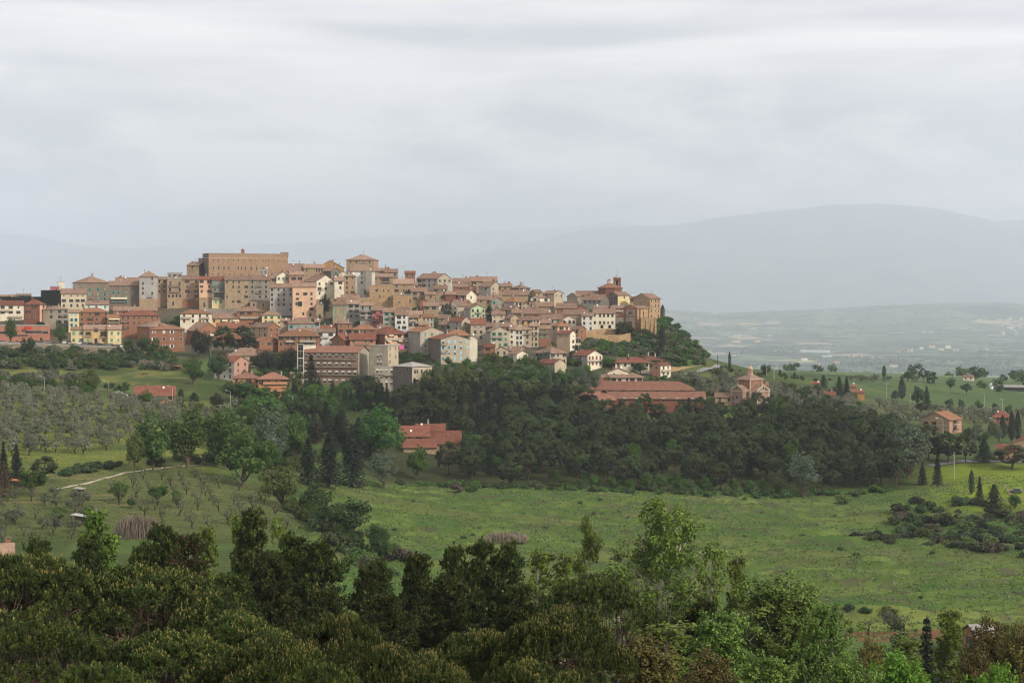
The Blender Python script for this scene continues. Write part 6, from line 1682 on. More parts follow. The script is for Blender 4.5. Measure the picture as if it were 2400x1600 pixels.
NM = {'oak': 'oak_tree', 'oakdark': 'oak_tree', 'lime': 'lime_tree', 'bright': 'poplar_tree', 'yellowgreen': 'broadleaf_tree', 'silver': 'white_poplar', 'holm': 'holm_oak', 'pine': 'umbrella_pine', 'pinetall': 'umbrella_pine', 'fir': 'fir_tree', 'firbright': 'fir_tree', 'firbrown': 'fir_tree', 'cedar': 'cedar_tree', 'darkpine': 'pine_tree', 'cypress': 'cypress_tree', 'cypwide': 'cypress_tree', 'olive': 'olive_tree', 'olivedark': 'olive_tree', 'orchard': 'olive_tree'}
CT = {'umbrella_pine': 'pine', 'pine_tree': 'pine', 'fir_tree': 'fir', 'cedar_tree': 'cedar', 'cypress_tree': 'cypress', 'olive_tree': 'olive tree', 'holm_oak': 'oak', 'oak_tree': 'oak', 'white_poplar': 'poplar', 'poplar_tree': 'poplar'}

def put(kind, px, py, top, w, label, d=None, group=None, ground=False):
    """a tree by its foot, its top and its width in the photograph"""
    if d is None: d = TR.hit(px, py, 380, 1300)
    sc = d/FPX; h0, r0 = HT[kind]; loc = P(px, py, d)
    if ground: loc = G(px, d)
    sxy = w*sc/2/r0*1.0; sz = (py-top)*sc/h0
    nm = NM[kind]
    return tree(nm, S1[kind][RR.randrange(len(S1[kind]))], loc, RR.uniform(0, 6.28), sxy, label, group, CT.get(nm, 'tree'), sz)

# trees one can tell apart, from the photograph: kind, px, foot, top, width
for a in [
 ('oak',360,1105,981,95,'rounded dark green oak where the gravel path bends'),
 ('oak',440,1098,956,125,'broad old oak with a gap in its crown behind the gravel path'),
 ('yellowgreen',315,1108,1014,44,'slender light tree at the left side of the path oaks'),
 ('oak',528,1100,968,105,'bushy oak above the upper end of the gravel path'),
 ('oak',572,1140,1012,138,'large spreading oak at the end of the gravel path'),
 ('silver',636,1105,966,112,'pale silvery poplar rising among the dark oaks'),
 ('lime',610,1000,924,92,'round green tree above the silvery poplar'),
 ('oak',690,1080,965,80,'green tree at the right shoulder of the silvery poplar'),
 ('yellowgreen',660,1192,1080,98,'yellow green tree at the lower end of the oak belt'),
 ('oakdark',738,1218,1134,74,'dark tree at the top of the hedge line in the field'),
 ('oakdark',820,1262,1162,102,'thick dark oak in the middle of the hedge line'),
 ('oakdark',884,1302,1228,66,'lower dark tree at the end of the hedge line'),
 ('bright',890,1085,958,112,'tall bright green poplar left of the stone villa'),
 ('fir',722,1135,1018,62,'dark fir at the left edge of the dark firs'),('fir',770,1140,1008,70,'broad dark fir in the middle of the dark firs'),('fir',825,1143,1006,72,'tallest dark fir left of the bright poplar'),
 ('silver',900,1145,1058,72,'pale green tree at the foot of the bright poplar'),('oak',976,1125,1044,62,'dark green tree under the stone villa'),
 ('pine',1052,1112,1034,62,'round pine right in front of the stone villa'),('pine',1106,1122,1064,58,'small round pine at the gap right of the villa'),
 ('lime',1117,1070,1014,62,'fresh green tree to the right of the stone villa'),('pine',1197,1142,1078,70,'lone round pine at the field edge right of the villa'),
 ('firbright',766,1012,938,42,'bright green fir with tiered boughs'),('darkpine',712,1030,948,50,'olive toned pine left of the bright green fir'),('firbrown',740,1040,965,44,'brownish thin fir beside the bright green fir'),('darkpine',800,1035,955,60,'dark broad pine right of the bright green fir'),
 ('lime',735,962,900,62,'round fresh green tree below the apartment block'),
 ('cedar',729,910,827,48,'dark cedar standing in front of the apartment block'),
 ('holm',622,885,820,74,'big round brownish evergreen behind the orange houses'),('holm',676,882,814,46,'dark evergreen left of the glazed stair tower'),
 ('pinetall',523,832,761,52,'left one of the twin umbrella pines below the town'),('pinetall',566,832,761,66,'right one of the twin umbrella pines below the town'),
 ('holm',468,838,774,60,'round evergreen left of the twin umbrella pines'),('oakdark',350,842,783,52,'round green tree beside the brick house at the bend'),('yellowgreen',385,842,806,30,'small pale tree right of the round green tree at the bend'),
 ('oak',452,902,840,58,'large green tree at the right of the horse meadow'),('oakdark',512,895,822,50,'dark tree left of the pink and white house'),
 ('oak',141,808,764,36,'plaza tree between the supermarket and the yellow apartments'),('bright',25,806,749,29,'narrow pointed tree in front of the supermarket'),('oakdark',64,836,785,36,'leafy tree below the supermarket wall'),
 ('lime',300,835,790,34,'light young tree at the right end of the retaining wall'),
 ('yellowgreen',212,920,860,46,'tree in the middle of the horse meadow'),('oak',340,955,917,36,'small green tree in front of the farmhouse'),
 ('holm',508,965,922,36,'short dark tree by the lamp post near the orange house'),('oakdark',560,945,885,80,'green tree below the joined orange house'),('lime',610,950,905,60,'green tree in front of the three storey orange house'),
 ('cypwide',424,938,910,14,'small pointed cypress right of the farmhouse'),('darkpine',455,940,918,34,'dark low pine right of the small cypress'),
 ('pine',106,1128,1068,64,'lone umbrella pine on the grass left of the path'),('fir',38,1135,1035,48,'dark fir at the left edge above the garden'),('fir',8,1130,1030,36,'dark fir cut by the left edge'),('firbrown',10,1165,1075,40,'dead reddish conifer at the left edge'),('oak',75,1160,1095,70,'green thicket tree below the lone umbrella pine'),
 ('lime',278,1175,1128,44,'green fruit tree below the gravel path'),('lime',414,1190,1145,26,'small vase shaped tree in the lower orchard'),('oak',370,1178,1133,48,'leafy fruit tree in the lower orchard'),('oakdark',308,1190,1165,22,'dark little tree in the lower orchard'),('lime',140,1220,1185,44,'green tree by the garden shed'),('lime',30,1225,1195,36,'green tree in the lower left orchard rows'),
 ('cypress',1038,742,714,10,'shorter one of the pair of cypresses in the town'),('cypress',1047,742,711,12,'taller one of the pair of cypresses in the town'),('cypwide',1147,762,716,21,'single tall dark cypress in the middle of the town'),
 ('holm',762,748,690,26,'dark evergreen on the terrace beside the peach tenement'),('oak',840,765,752,24,'small tree below the grey balconied houses'),
 ('pine',1462,798,752,46,'round umbrella pine leaning below the brick church front'),
 ('cypwide',1552,820,758,17,'tall cypress on the scrub slope'),('cypwide',1545,838,810,19,'short broad cypress below the tall one on the slope'),('cypress',1553,745,714,11,'cypress against the sky at the end of the town'),('cypress',1547,748,722,9,'smaller cypress at the end of the town'),
 ('cypress',1472,866,836,9,'slender cypress in front of the low cream villa'),('cypwide',1347,828,806,13,'small dark cypress below the plain tower house'),
 ('cypress',1710,868,823,7,'lone needle thin cypress on the ridge by the hill road'),
 ('oakdark',1795,882,851,24,'dark ragged tree on the skyline behind the church'),('fir',1828,880,863,12,'small fir right of the skyline poles'),('cypress',1862,888,872,8,'little cypress right of the small fir'),
 ('darkpine',1930,912,877,28,'dark pine on the ridge left of the conifer pair'),('cedar',1967,935,880,34,'left conifer of the pair beside the ochre farmhouse'),('fir',1984,935,879,26,'right conifer of the pair beside the ochre farmhouse'),
 ('cypwide',2114,936,884,18,'big cypress on the green hill'),('cypwide',2098,936,914,18,'squat cypress left of the big one on the green hill'),('cypress',2072,885,856,10,'distant cypress on the hill crest'),
 ('pine',2164,893,862,24,'tall umbrella pine alone on the hill crest'),('fir',2172,955,902,26,'brown topped fir above the pinkish house'),('oakdark',2152,955,906,34,'round green tree left of the brown topped fir'),('oak',2128,892,870,30,'pair of leafy trees on the hill crest'),('oak',2228,912,886,26,'round tree on the falling side of the hill'),('oakdark',2265,922,898,26,'second round tree on the falling side of the hill'),
 ('pine',2160,968,942,36,'dark pine head above the pinkish house'),
 ('cypress',2350,1028,972,15,'left cypress of the three by the right lamp'),('cypress',2371,1036,962,15,'middle cypress of the three by the right lamp'),('cypress',2386,1038,961,15,'right cypress of the three by the right lamp'),
 ('pine',2222,1085,1012,60,'umbrella pine left of the bare trunked one by the lane'),('pine',2262,1086,1013,52,'umbrella pine with a bare trunk beside the lane'),('cedar',2306,1082,1024,52,'dark cedar beside the lane on the right'),('pine',2372,1098,1042,92,'round pine at the right edge near the red villa'),('pinetall',2200,1080,1020,46,'bushy pine behind the grass bank'),
 ('silver',1884,1168,1064,76,'silvery poplar with pale boughs at the wood edge'),('silver',2130,1120,1000,104,'large grey green poplar at the end of the wood'),('fir',2197,1140,1057,30,'dark fir at the right end of the wood'),('fir',2162,1136,1080,30,'dark fir left of the end fir'),
 ('cypress',2277,1160,1100,13,'small pointed conifer on the bright slope'),('fir',2296,1175,1112,24,'dark conifer right of the small pointed one'),('darkpine',2330,1195,1132,48,'ragged dark pine leaning on the bright slope'),('lime',2378,1195,1155,30,'light green bush tree by the ragged pine'),
 ('cypress',1890,946,920,8,'thin cypress in the olives right of the church'),('firbrown',2053,990,962,9,'brown pointed cypress above the wood'),('firbrown',1993,985,970,8,'small brown pointed cypress above the wood'),('cypress',2092,1018,990,11,'small cypress at the far end of the wood'),
 ('pinetall',1373,950,905,56,'tall dark pine in front of the left end of the school'),('darkpine',1415,952,912,44,'dark pine in front of the school wall'),('cedar',1300,955,898,52,'dark cedar left of the school'),('firbrown',1180,985,940,24,'dead brown fir in the dark wood below the gardens'),
 ('yellowgreen',1010,925,862,60,'olive brown tree right of the concrete hall'),('yellowgreen',1085,920,858,64,'grey green tree in the terraced garden'),('oak',1072,846,815,48,'green tree in front of the grey tenement'),('oak',1236,905,862,86,'broad green tree below the turquoise shuttered cottage'),('yellowgreen',1226,935,882,96,'wide golden green tree in the gardens above the wood'),('lime',1316,905,870,42,'round bright green tree below the villa with red shutters'),
 ('oakdark',1500,875,845,42,'tree between the low cream villa and the white balcony house'),('yellowgreen',1685,888,860,22,'small tree at the hill road bend'),('yellowgreen',1152,848,825,40,'tree below the small gabled house'),('oakdark',1110,842,822,28,'dark tree right of the cream gable end'),('oak',980,850,825,44,'leafy tree left of the grey tenement'),('oakdark',945,850,822,40,'dark tree right of the apartment tower'),
 ('oak',1186,850,832,30,'tree in front of the cream cottage'),('oak',1425,862,838,34,'tree right of the villa with red shutters'),('yellowgreen',1345,860,835,36,'tree left of the villa with red shutters'),('oakdark',870,915,880,50,'green tree at the foot of the apartment tower'),('silver',842,912,878,60,'pale tree in front of the apartment tower corner'),('fir',884,960,902,44,'blue green cedar below the apartment tower'),('darkpine',845,955,892,44,'dark spire shaped pine below the apartment tower'),
]: put(*a)

def inpoly(x, y, poly):
    c = False; j = len(poly)-1
    for i in range(len(poly)):
        if (poly[i][1] > y) != (poly[j][1] > y) and x < (poly[j][0]-poly[i][0])*(y-poly[i][1])/(poly[j][1]-poly[i][1])+poly[i][0]: c = not c
        j = i
    return c
def scatter(poly, n, mind, seed, tries=40):
    """points in a (px, d) polygon at least mind metres apart"""
    r = random.Random(seed); out = []
    x0, x1 = min(p[0] for p in poly), max(p[0] for p in poly); d0, d1 = min(p[1] for p in poly), max(p[1] for p in poly)
    for _ in range(n*tries):
        if len(out) >= n: break
        px, d = r.uniform(x0, x1), r.uniform(d0, d1)
        if not inpoly(px, d, poly): continue
        x = (px-CX)/FPX*d
        if all((x-a)**2+(d-b)**2 > mind*mind for _, b, a in out): out.append((px, d, x))
    return [(p, d) for p, d, _ in out]
def sow(kinds, poly, n, mind, seed, s, label, group, sz=(.85, 1.15), lift=0):
    r = random.Random(seed+1)
    for px, d in scatter(poly, n, mind, seed):
        k = r.choice(kinds); nm = NM[k]; sc = r.uniform(*s)
        if nm == 'olive_tree': olive_at(S1[k][r.randrange(len(S1[k]))], G(px, d), r.uniform(0, 6.28), sc, label, group, sc*r.uniform(*sz)); continue
        tree(nm, S1[k][r.randrange(len(S1[k]))], G(px, d), r.uniform(0, 6.28), sc, label, group, CT.get(nm, 'tree'), sc*r.uniform(*sz))
BQ = []; OQ = []
def olive_at(protos, loc, rz, s, label, group, sz): OQ.append((s/loc.y, protos, loc, rz, s, label, group, sz))
def merged(name, items, label, cat):
    """the ones past counting: one mesh"""
    Vs = []; Qs = []; Ms = []; mats = []; n = 0
    for me, loc, rz, scl in items:
        k = len(me.vertices); co = np.empty(k*3, np.float32); me.vertices.foreach_get('co', co); co = co.reshape(-1, 3)*np.array(scl)
        c, s_ = math.cos(rz), math.sin(rz); co = np.stack([co[:, 0]*c-co[:, 1]*s_+loc.x, co[:, 0]*s_+co[:, 1]*c+loc.y, co[:, 2]+loc.z], 1)
        q = np.array([p.vertices[:] for p in me.polygons if p.loop_total == 4], np.int64) if me.name not in QC else QC[me.name]; QC[me.name] = q
        m = me.materials[0]
        if m not in mats: mats.append(m)
        Vs.append(co); Qs.append(q+n); Ms.append(np.full(len(q), mats.index(m), np.int32)); n += k
    tag(link(name, np_mesh(name, np.concatenate(Vs), np.concatenate(Qs), mats, np.concatenate(Ms))), label, cat, kind='stuff')
QC = {}
def flush_queues():
    BQ.sort(key=lambda q: -q[0]); nb = 285
    for w, me, loc, rz, scl, label, group in BQ[:nb]:
        o = link('bush', me, None, loc, rz); o.scale = scl; tag(o, label, 'bush', group)
    merged('shrubs', [(q[1], q[2], q[3], q[4]) for q in BQ[nb:]], 'scrub and small bushes scattered over the slopes', 'shrubs')
    OQ.sort(key=lambda q: -q[0]); no = 296
    for w, pr, loc, rz, s, label, group, sz in OQ[:no]: tree('olive_tree', pr, loc, rz, s, label, group, 'olive tree', sz)
    it = []
    for w, pr, loc, rz, s, label, group, sz in OQ[no:]:
        for me in pr: it.append((me, loc, rz, (s, s, sz)))
    merged('olive_grove', it, 'farther olive trees filling the groves round the church and gardens', 'olive grove')
def sowbush(kinds, poly, n, mind, seed, s, label, group, vis=True):
    r = random.Random(seed+1)
    for px, d in scatter(poly, n, mind, seed):
        k = r.choice(kinds); me = BU[k][r.randrange(3)]; sc = r.uniform(*s); scl = (sc*r.uniform(.9, 1.3), sc*r.uniform(.9, 1.3), sc*r.uniform(.8, 1.15))
        BQ.append((sc/d if vis else 0, me, G(px, d), r.uniform(0, 6.28), scl, label, group))

# the dark wood
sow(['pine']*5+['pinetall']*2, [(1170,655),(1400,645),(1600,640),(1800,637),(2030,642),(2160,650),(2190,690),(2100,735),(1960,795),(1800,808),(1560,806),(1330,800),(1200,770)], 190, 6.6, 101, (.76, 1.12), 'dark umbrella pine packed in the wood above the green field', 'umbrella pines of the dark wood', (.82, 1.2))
sow(['pine','pinetall','cedar','darkpine','darkpine','fir'], [(880,745),(1000,735),(1190,735),(1320,790),(1330,822),(1180,812),(1000,806),(890,800),(820,780)], 70, 6.2, 102, (.75, 1.05), 'mixed dark conifer in the wood below the concrete hall and gardens', 'mixed conifers above the stone villa', (.9, 1.1))
sow(['lime','oak','yellowgreen'], [(1280,646),(1500,636),(1700,634),(1900,632),(1900,640),(1700,642),(1500,646),(1280,655)], 34, 5, 103, (.35, .65), 'small leafy tree along the front edge of the wood', 'young trees on the wood edge')
sow(['darkpine','pinetall','oakdark'], [(1080,655),(1180,660),(1190,735),(1090,740)], 26, 5.5, 104, (.6, .85), 'shaded tree in the gap of the wood right of the villa', 'trees in the villa gap')
sowbush(['oakdark','lime','scrub','ivy'], [(930,634),(1200,629),(1600,625),(1950,622),(2100,632),(2100,642),(1600,638),(1200,642),(930,644)], 90, 3, 105, (.8, 1.8), 'low green bush at the foot of the wood', 'bushes along the wood edge')
sow(['oak','oak','oakdark','yellowgreen'], [(490,560),(640,552),(700,590),(700,660),(620,680),(520,640)], 26, 6.5, 160, (.75, 1.1), 'oak filling the thick belt above the gravel path end', 'oaks of the thick belt')
sow(['fir','darkpine','cedar','oakdark','pinetall'], [(690,660),(850,640),(900,655),(880,735),(760,760),(700,740)], 30, 6, 161, (.7, 1.0), 'dark evergreen in the thick stand left of the bright poplar', 'dark evergreens of the thick stand')
sow(['oak','lime','oakdark'], [(560,690),(720,680),(760,760),(640,780),(560,740)], 22, 6.5, 162, (.6, .9), 'green tree in the belt below the orange houses', 'trees below the orange houses')
sowbush(['oakdark','scrub'], [(330,530),(520,540),(700,600),(860,640),(700,650),(480,560)], 60, 3.5, 163, (1.2, 2.2), 'undergrowth bush beneath the oak belt', 'undergrowth of the oak belt')
sow(['oak','oakdark','fir','darkpine','lime'], [(680,772),(860,778),(900,800),(880,812),(760,808),(690,800)], 34, 5.5, 170, (.5, .85), 'tree in the grove at the foot of the apartment block', 'trees at the foot of the apartment block')
sow(['oak','oakdark','yellowgreen','olivedark'], [(1240,842),(1420,852),(1560,856),(1560,872),(1520,884),(1420,884),(1330,880),(1240,866)], 46, 5, 171, (.3, .55), 'small tree screening the villas above the school', 'small trees round the villas')
def edge_row(pts, n, kinds, seed, s, label, group, spread=10):
    r = random.Random(seed)
    for i in range(n):
        t = r.random()*(len(pts)-1); k = int(t); f = t-k; px = pts[k][0]+(pts[k+1][0]-pts[k][0])*f+r.uniform(-spread, spread); py = pts[k][1]+(pts[k+1][1]-pts[k][1])*f+r.uniform(-spread, spread)*.6
        d = TR.hit(px, py); kd = r.choice(kinds); sc = r.uniform(*s); tree(NM[kd], S1[kd][r.randrange(len(S1[kd]))], G(px, d), r.uniform(0, 6.28), sc, label, group, CT.get(NM[kd], 'tree'), sc*r.uniform(.75, 1.0))
edge_row([(672,1198),(720,1222),(790,1258),(860,1296),(930,1322)], 34, ['oakdark','oak','oakdark','yellowgreen'], 172, (.28, .6), 'bushy tree in the continuous diagonal hedge line down the field', 'bushy trees of the hedge line')
r = random.Random(181)
for i in range(70):
    px, py = r.uniform(1575, 1790), r.uniform(876, 925)
    if py < np.interp(px, [1575, 1640, 1700, 1790], [888, 882, 876, 892]): continue
    d = TR.hit(px, py, 800, 1100); sc = r.uniform(.7, 1.05); kd = r.choice(['olive', 'olive', 'olivedark']); olive_at(S1[kd][r.randrange(3)], G(px, d), r.uniform(0, 6.28), sc, 'olive tree in the grove around the brick church', 'olive trees around the church', sc)
edge_row([(1668,874),(1720,872),(1800,884),(1880,890),(1960,896)], 26, ['oakdark','oak','yellowgreen','holm'], 182, (.22, .42), 'small tree along the ridge behind the brick church', 'small trees on the church ridge', 6)
sow(['darkpine','fir','oakdark','yellowgreen','cedar','lime'], [(1180,665),(1600,650),(2000,655),(2080,720),(1900,780),(1500,790),(1250,770)], 30, 9, 190, (.7, 1.05), 'odd conifer or broadleaf standing among the umbrella pines of the wood', 'other trees in the dark wood', (.95, 1.3))
# upper left grove, lower orchard
r = random.Random(8); k = 0
for row in range(21):
    d = 545+row*9.6
    for c in range(-14, 46):
        x = -190+c*4.9+(row % 2)*2.4+r.uniform(-1.2, 1.2); dd = d+r.uniform(-2, 2)-x*.02
        px = CX+x/dd*FPX
        if not (-40 < px < 560) or r.random() < .10: continue
        lim = np.interp(px, [-40, 300, 400, 500, 560], [735, 728, 722, 715, 735]); lo = np.interp(px, [-40, 100, 260, 300, 560], [530, 545, 560, 600, 705])
        if dd > lim or dd < lo: continue
        s = r.uniform(.72, 1.08); kd = r.choice(['olive']*4+['olivedark'])
        olive_at(S1[kd][r.randrange(3)], G(px, dd), r.uniform(0, 6.28), s, 'grey green olive tree in the sloping grove above the gravel path', 'olive trees of the upper grove', s*r.uniform(.9, 1.15))
for row in range(11):
    d = 416+row*9.6
    for c in range(-20, 22):
        x = -105+c*5.2+(row % 2)*2.6+r.uniform(-1, 1); dd = d+r.uniform(-1.5, 1.5)
        px = CX+x/dd*FPX
        if not (250 < px < 690) or r.random() < .2: continue
        hi_ = np.interp(px, [250, 330, 500, 560, 640, 700], [470, 505, 525, 520, 470, 430]); lo = np.interp(px, [250, 400, 690], [450, 418, 405])
        if dd > hi_ or dd < lo: continue
        s = r.uniform(.7, 1.05); olive_at(S1['orchard'][r.randrange(5)], G(px, dd), r.uniform(0, 6.28), s, 'thin pruned olive tree in the orchard below the gravel path', 'young olive trees below the path', s*r.uniform(.9, 1.15))
sow(['orchard','olivedark'], [(-30,395),(200,398),(240,440),(180,462),(60,470),(-30,455)], 30, 6, 107, (.7, 1.05), 'bare looking fruit tree in the striped terraces at the lower left', 'fruit trees on the striped terraces')
# olives to the right of the town and behind the wood
sow(['olive','olive','olivedark'], [(1570,880),(1700,890),(1830,905),(1990,912),(2040,905),(2150,880),(2120,850),(1960,830),(1840,835),(1700,862),(1620,870)], 115, 5.0, 108, (.75, 1.1), 'olive tree in the grove around the brick church', 'olive trees around the church')
sow(['olive','olive','olivedark'], [(2120,868),(2260,880),(2420,930),(2460,985),(2300,975),(2180,935),(2040,925)], 70, 5.0, 109, (.8, 1.15), 'olive tree on the slope behind the pinkish house', 'olive trees behind the pinkish house')
sow(['olive','olive','olivedark'], [(1600,870),(1670,880),(1760,930),(1880,960),(1990,950),(2010,905),(1850,890),(1700,862)], 95, 5.0, 180, (.75, 1.1), 'olive tree in the grove around the brick church', 'olive trees around the church')
sow(['olive','olivedark'], [(1010,868),(1180,872),(1400,868),(1560,862),(1560,846),(1330,838),(1050,842)], 42, 5, 110, (.8, 1.2), 'olive tree in the terraced gardens below the town', 'olive trees in the town gardens')
sow(['olive','olivedark','olivedark'], [(-40,812),(130,818),(200,800),(120,775),(-40,775)], 26, 5, 111, (.9, 1.3), 'silvery olive tree in the thicket above the grove at the left', 'olive trees of the upper thicket')
sow(['oak','oakdark','yellowgreen','lime','holm'], [(560,790),(700,790),(700,880),(640,890),(560,870)], 22, 6, 151, (.45, .75), 'dark garden tree in the grove between the orange houses and the glazed stair tower', 'garden trees by the stair tower')
sow(['oak','yellowgreen','lime','silver','yellowgreen'], [(930,822),(1330,815),(1400,840),(1250,846),(1000,842),(930,845)], 44, 5, 152, (.45, .75), 'garden tree between the concrete hall and the dark wood', 'garden trees above the wood')
sow(['oak','yellowgreen','lime','yellowgreen','silver'], [(1000,842),(1250,838),(1400,846),(1400,880),(1250,890),(1000,880)], 60, 5, 112, (.35, .75), 'garden tree on the terraces below the town', 'garden trees below the town')
sow(['oakdark','yellowgreen','oak','lime'], [(-40,850),(140,848),(330,858),(420,862),(420,880),(200,880),(-40,872)], 44, 5, 113, (.42, .8), 'shrubby tree in the belt under the retaining wall', 'shrubby trees under the retaining wall', (.62, .85))
sow(['oak','oakdark','lime'], [(-40,742),(300,742),(300,765),(100,775),(-40,775)], 30, 5, 114, (.4, .7), 'leafy tree in the belt between the grove and the meadow', 'leafy trees above the grove', (.65, .9))
sow(['oak','lime','oakdark'], [(540,735),(700,735),(700,790),(620,800),(540,790)], 16, 6, 115, (.4, .65), 'leafy tree crowding round the orange houses', 'leafy trees round the orange houses')
sow(['oak','oakdark','yellowgreen','pine'], [(1880,872),(2000,890),(2010,945),(1880,955),(1780,930)], 22, 6, 116, (.4, .65), 'leafy tree in the belt right of the brick church', 'leafy trees right of the church')
sow(['oak','oakdark','yellowgreen','silver'], [(2265,735),(2420,770),(2440,850),(2275,830)], 22, 6, 117, (.4, .65), 'leafy tree around the lane and the pinkish house', 'leafy trees round the pinkish house')
sow(['oak','oakdark'], [(2200,1080),(2460,1090),(2460,1120),(2200,1110)], 16, 6, 118, (.35, .6), 'hedge tree at the foot of the green hill', 'hedge trees at the foot of the hill')
sow(['olivedark'], [(1990,1352),(2150,1362),(2150,1390),(1990,1380)], 16, 6, 119, (.9, 1.3), 'olive tree along the crest of the green hill', 'olive trees on the hill crest')
# scrub of the town's right slope, and other bushes
sowbush(['scrub','oakdark','ivy','olivedark','lime'], [(1340,905),(1440,915),(1560,905),(1650,915),(1655,945),(1615,975),(1568,985),(1545,975),(1480,962),(1380,948)], 210, 3.2, 120, (1.0, 2.3), 'scrub bush on the steep slope at the end of the town', 'scrub on the town slope')
sowbush(['ivy'], [(1538,968),(1562,976),(1568,990),(1552,990)], 16, 2, 121, (1.2, 2.2), 'bright ivy hanging at the foot of the stone end building', 'ivy below the town end')
sowbush(['scrub','oakdark','olivedark','oakdark'], [(-40,848),(400,850),(400,890),(330,900),(-40,900)], 110, 3, 122, (1.4, 2.8), 'bush on the bank beneath the retaining wall', 'bushes on the bank')
sowbush(['oakdark','scrub','holm'], [(380,985),(560,985),(560,1003),(420,1005)], 30, 3, 123, (1.0, 1.9), 'bush on the rubble bank under the tall houses', 'bushes under the tall houses')
sowbush(['scrub','oakdark','holm','holm','yellowgreen','oakdark','brownbush'], [(2080,540),(2200,490),(2440,470),(2460,575),(2330,590),(2240,606),(2110,600)], 120, 2.7, 124, (1.0, 2.1), 'bush in the thicket at the right side of the field', 'bushes of the right thicket')
sowbush(['scrub','holm'], [(1970,520),(2090,500),(2100,512),(1990,532)], 14, 2, 125, (.9, 1.5), 'low bush in the small dark row on the field', 'bushes of the small row on the field')
sowbush(['scrub','oakdark','brownbush'], [(800,360),(2450,370),(2450,600),(2050,625),(1000,625),(850,480)], 70, 7, 126, (.25, .7), 'small tussock bush scattered on the green field', 'tussocks on the field')
sowbush(['scrub','olivedark','silver','lime','yellowgreen'], [(1000,848),(1400,842),(1560,858),(1560,885),(1300,890),(1000,880)], 90, 3.4, 127, (1.0, 2.0), 'shrub in the terraced gardens below the town', 'shrubs of the town gardens')
sowbush(['scrub','ivy','olivedark'], [(1560,868),(1900,868),(2050,905),(1900,960),(1700,900)], 60, 4, 128, (.9, 1.8), 'green shrub among the olives near the brick church', 'shrubs near the church')
sowbush(['oakdark','scrub','lime','brownbush'], [(700,450),(745,480),(905,400),(930,385),(880,380)], 44, 2.6, 129, (1.1, 2.2), 'bush filling the diagonal hedge line in the field', 'bushes of the hedge line')
sowbush(['scrub','oakdark'], [(150,505),(270,525),(290,535),(160,520)], 22, 2.4, 130, (.8, 1.4), 'dark broom bush on the bank of the gravel path', 'bushes along the gravel path')
sowbush(['scrub','olivedark','oakdark'], [(760,900),(1560,900),(1500,1010),(1100,1040),(760,1010)], 60, 6, 131, (.5, 1.1), 'garden bush squeezed between the town houses', 'bushes between the houses')
for px, py, k, s, lab in ((1070,1150,'brownbush',3.0,'reddish brown bush at the wood edge below the villa'),(1108,1152,'lime',3.0,'fresh green bush beside the reddish brown bush'),(1975,1180,'yellowgreen',3.0,'lone rounded bush at the right foot of the wood'),(282,935,'whiteblossom',3.6,'bush with white blossom left of the farmhouse'),(95,765,'holm',2.9,'clipped round bush beside the square brick house'),(1395,828,'broom',3.2,'yellow flowering broom on the town slope'),(930,1312,'brownbush',3.6,'greyish bare thicket at the end of the hedge line'),(985,1320,'scrub',2.6,'low green thicket at the end of the field'),(1990,1432,'oakdark',1.8,'dark shrub at the lower edge of the field'),(2028,1436,'oakdark',1.6,'second dark shrub at the lower edge of the field'),(2085,1440,'yellowgreen',2.0,'yellow green shrub at the lower edge of the field'),(2105,1475,'oakdark',1.6,'dark shrub standing beside the brown soil'),(1360,1180,'oakdark',1.0,'tiny dark shrub on the upper field')):
    d = TR.hit(px, py, 340, 960) if px != 95 else 962
    o = link('bush', BU[k][RR.randrange(3)], None, P(px, py, d), RR.uniform(0, 6)); sc = s/1.5; o.scale = (sc, sc, sc*.95); tag(o, lab, 'bush')
for px, d, kd, lab in ((2035,352,'orchard','bare vine pruned tree left on the brown soil'),(2118,354,'orchard','bare branching tree right on the brown soil'),(2090,356,'olivedark','bushy tree between the two bare ones on the brown soil')):
    tree('fruit_tree', S1[kd][1], G(px, d), 1.2, .95, lab, None, 'tree')
for px, d, w, h, lab in ((325,404,10.5,5.4,'clump of tall pinkish dry reeds on the left'),(1188,0,12,2.6,'patch of pale dry reeds in the middle of the field'),(355,866,14,3.0,'strip of dry reeds beside the horse meadow'),(215,890,12,3.0,'dry reeds on the bank below the wall')):
    if not d: d = TR.hit(px, 1268)
    o = link('reeds', reed_mesh(int(px), w, 5, h, 3200), None, G(px, d)); tag(o, lab, 'reeds')

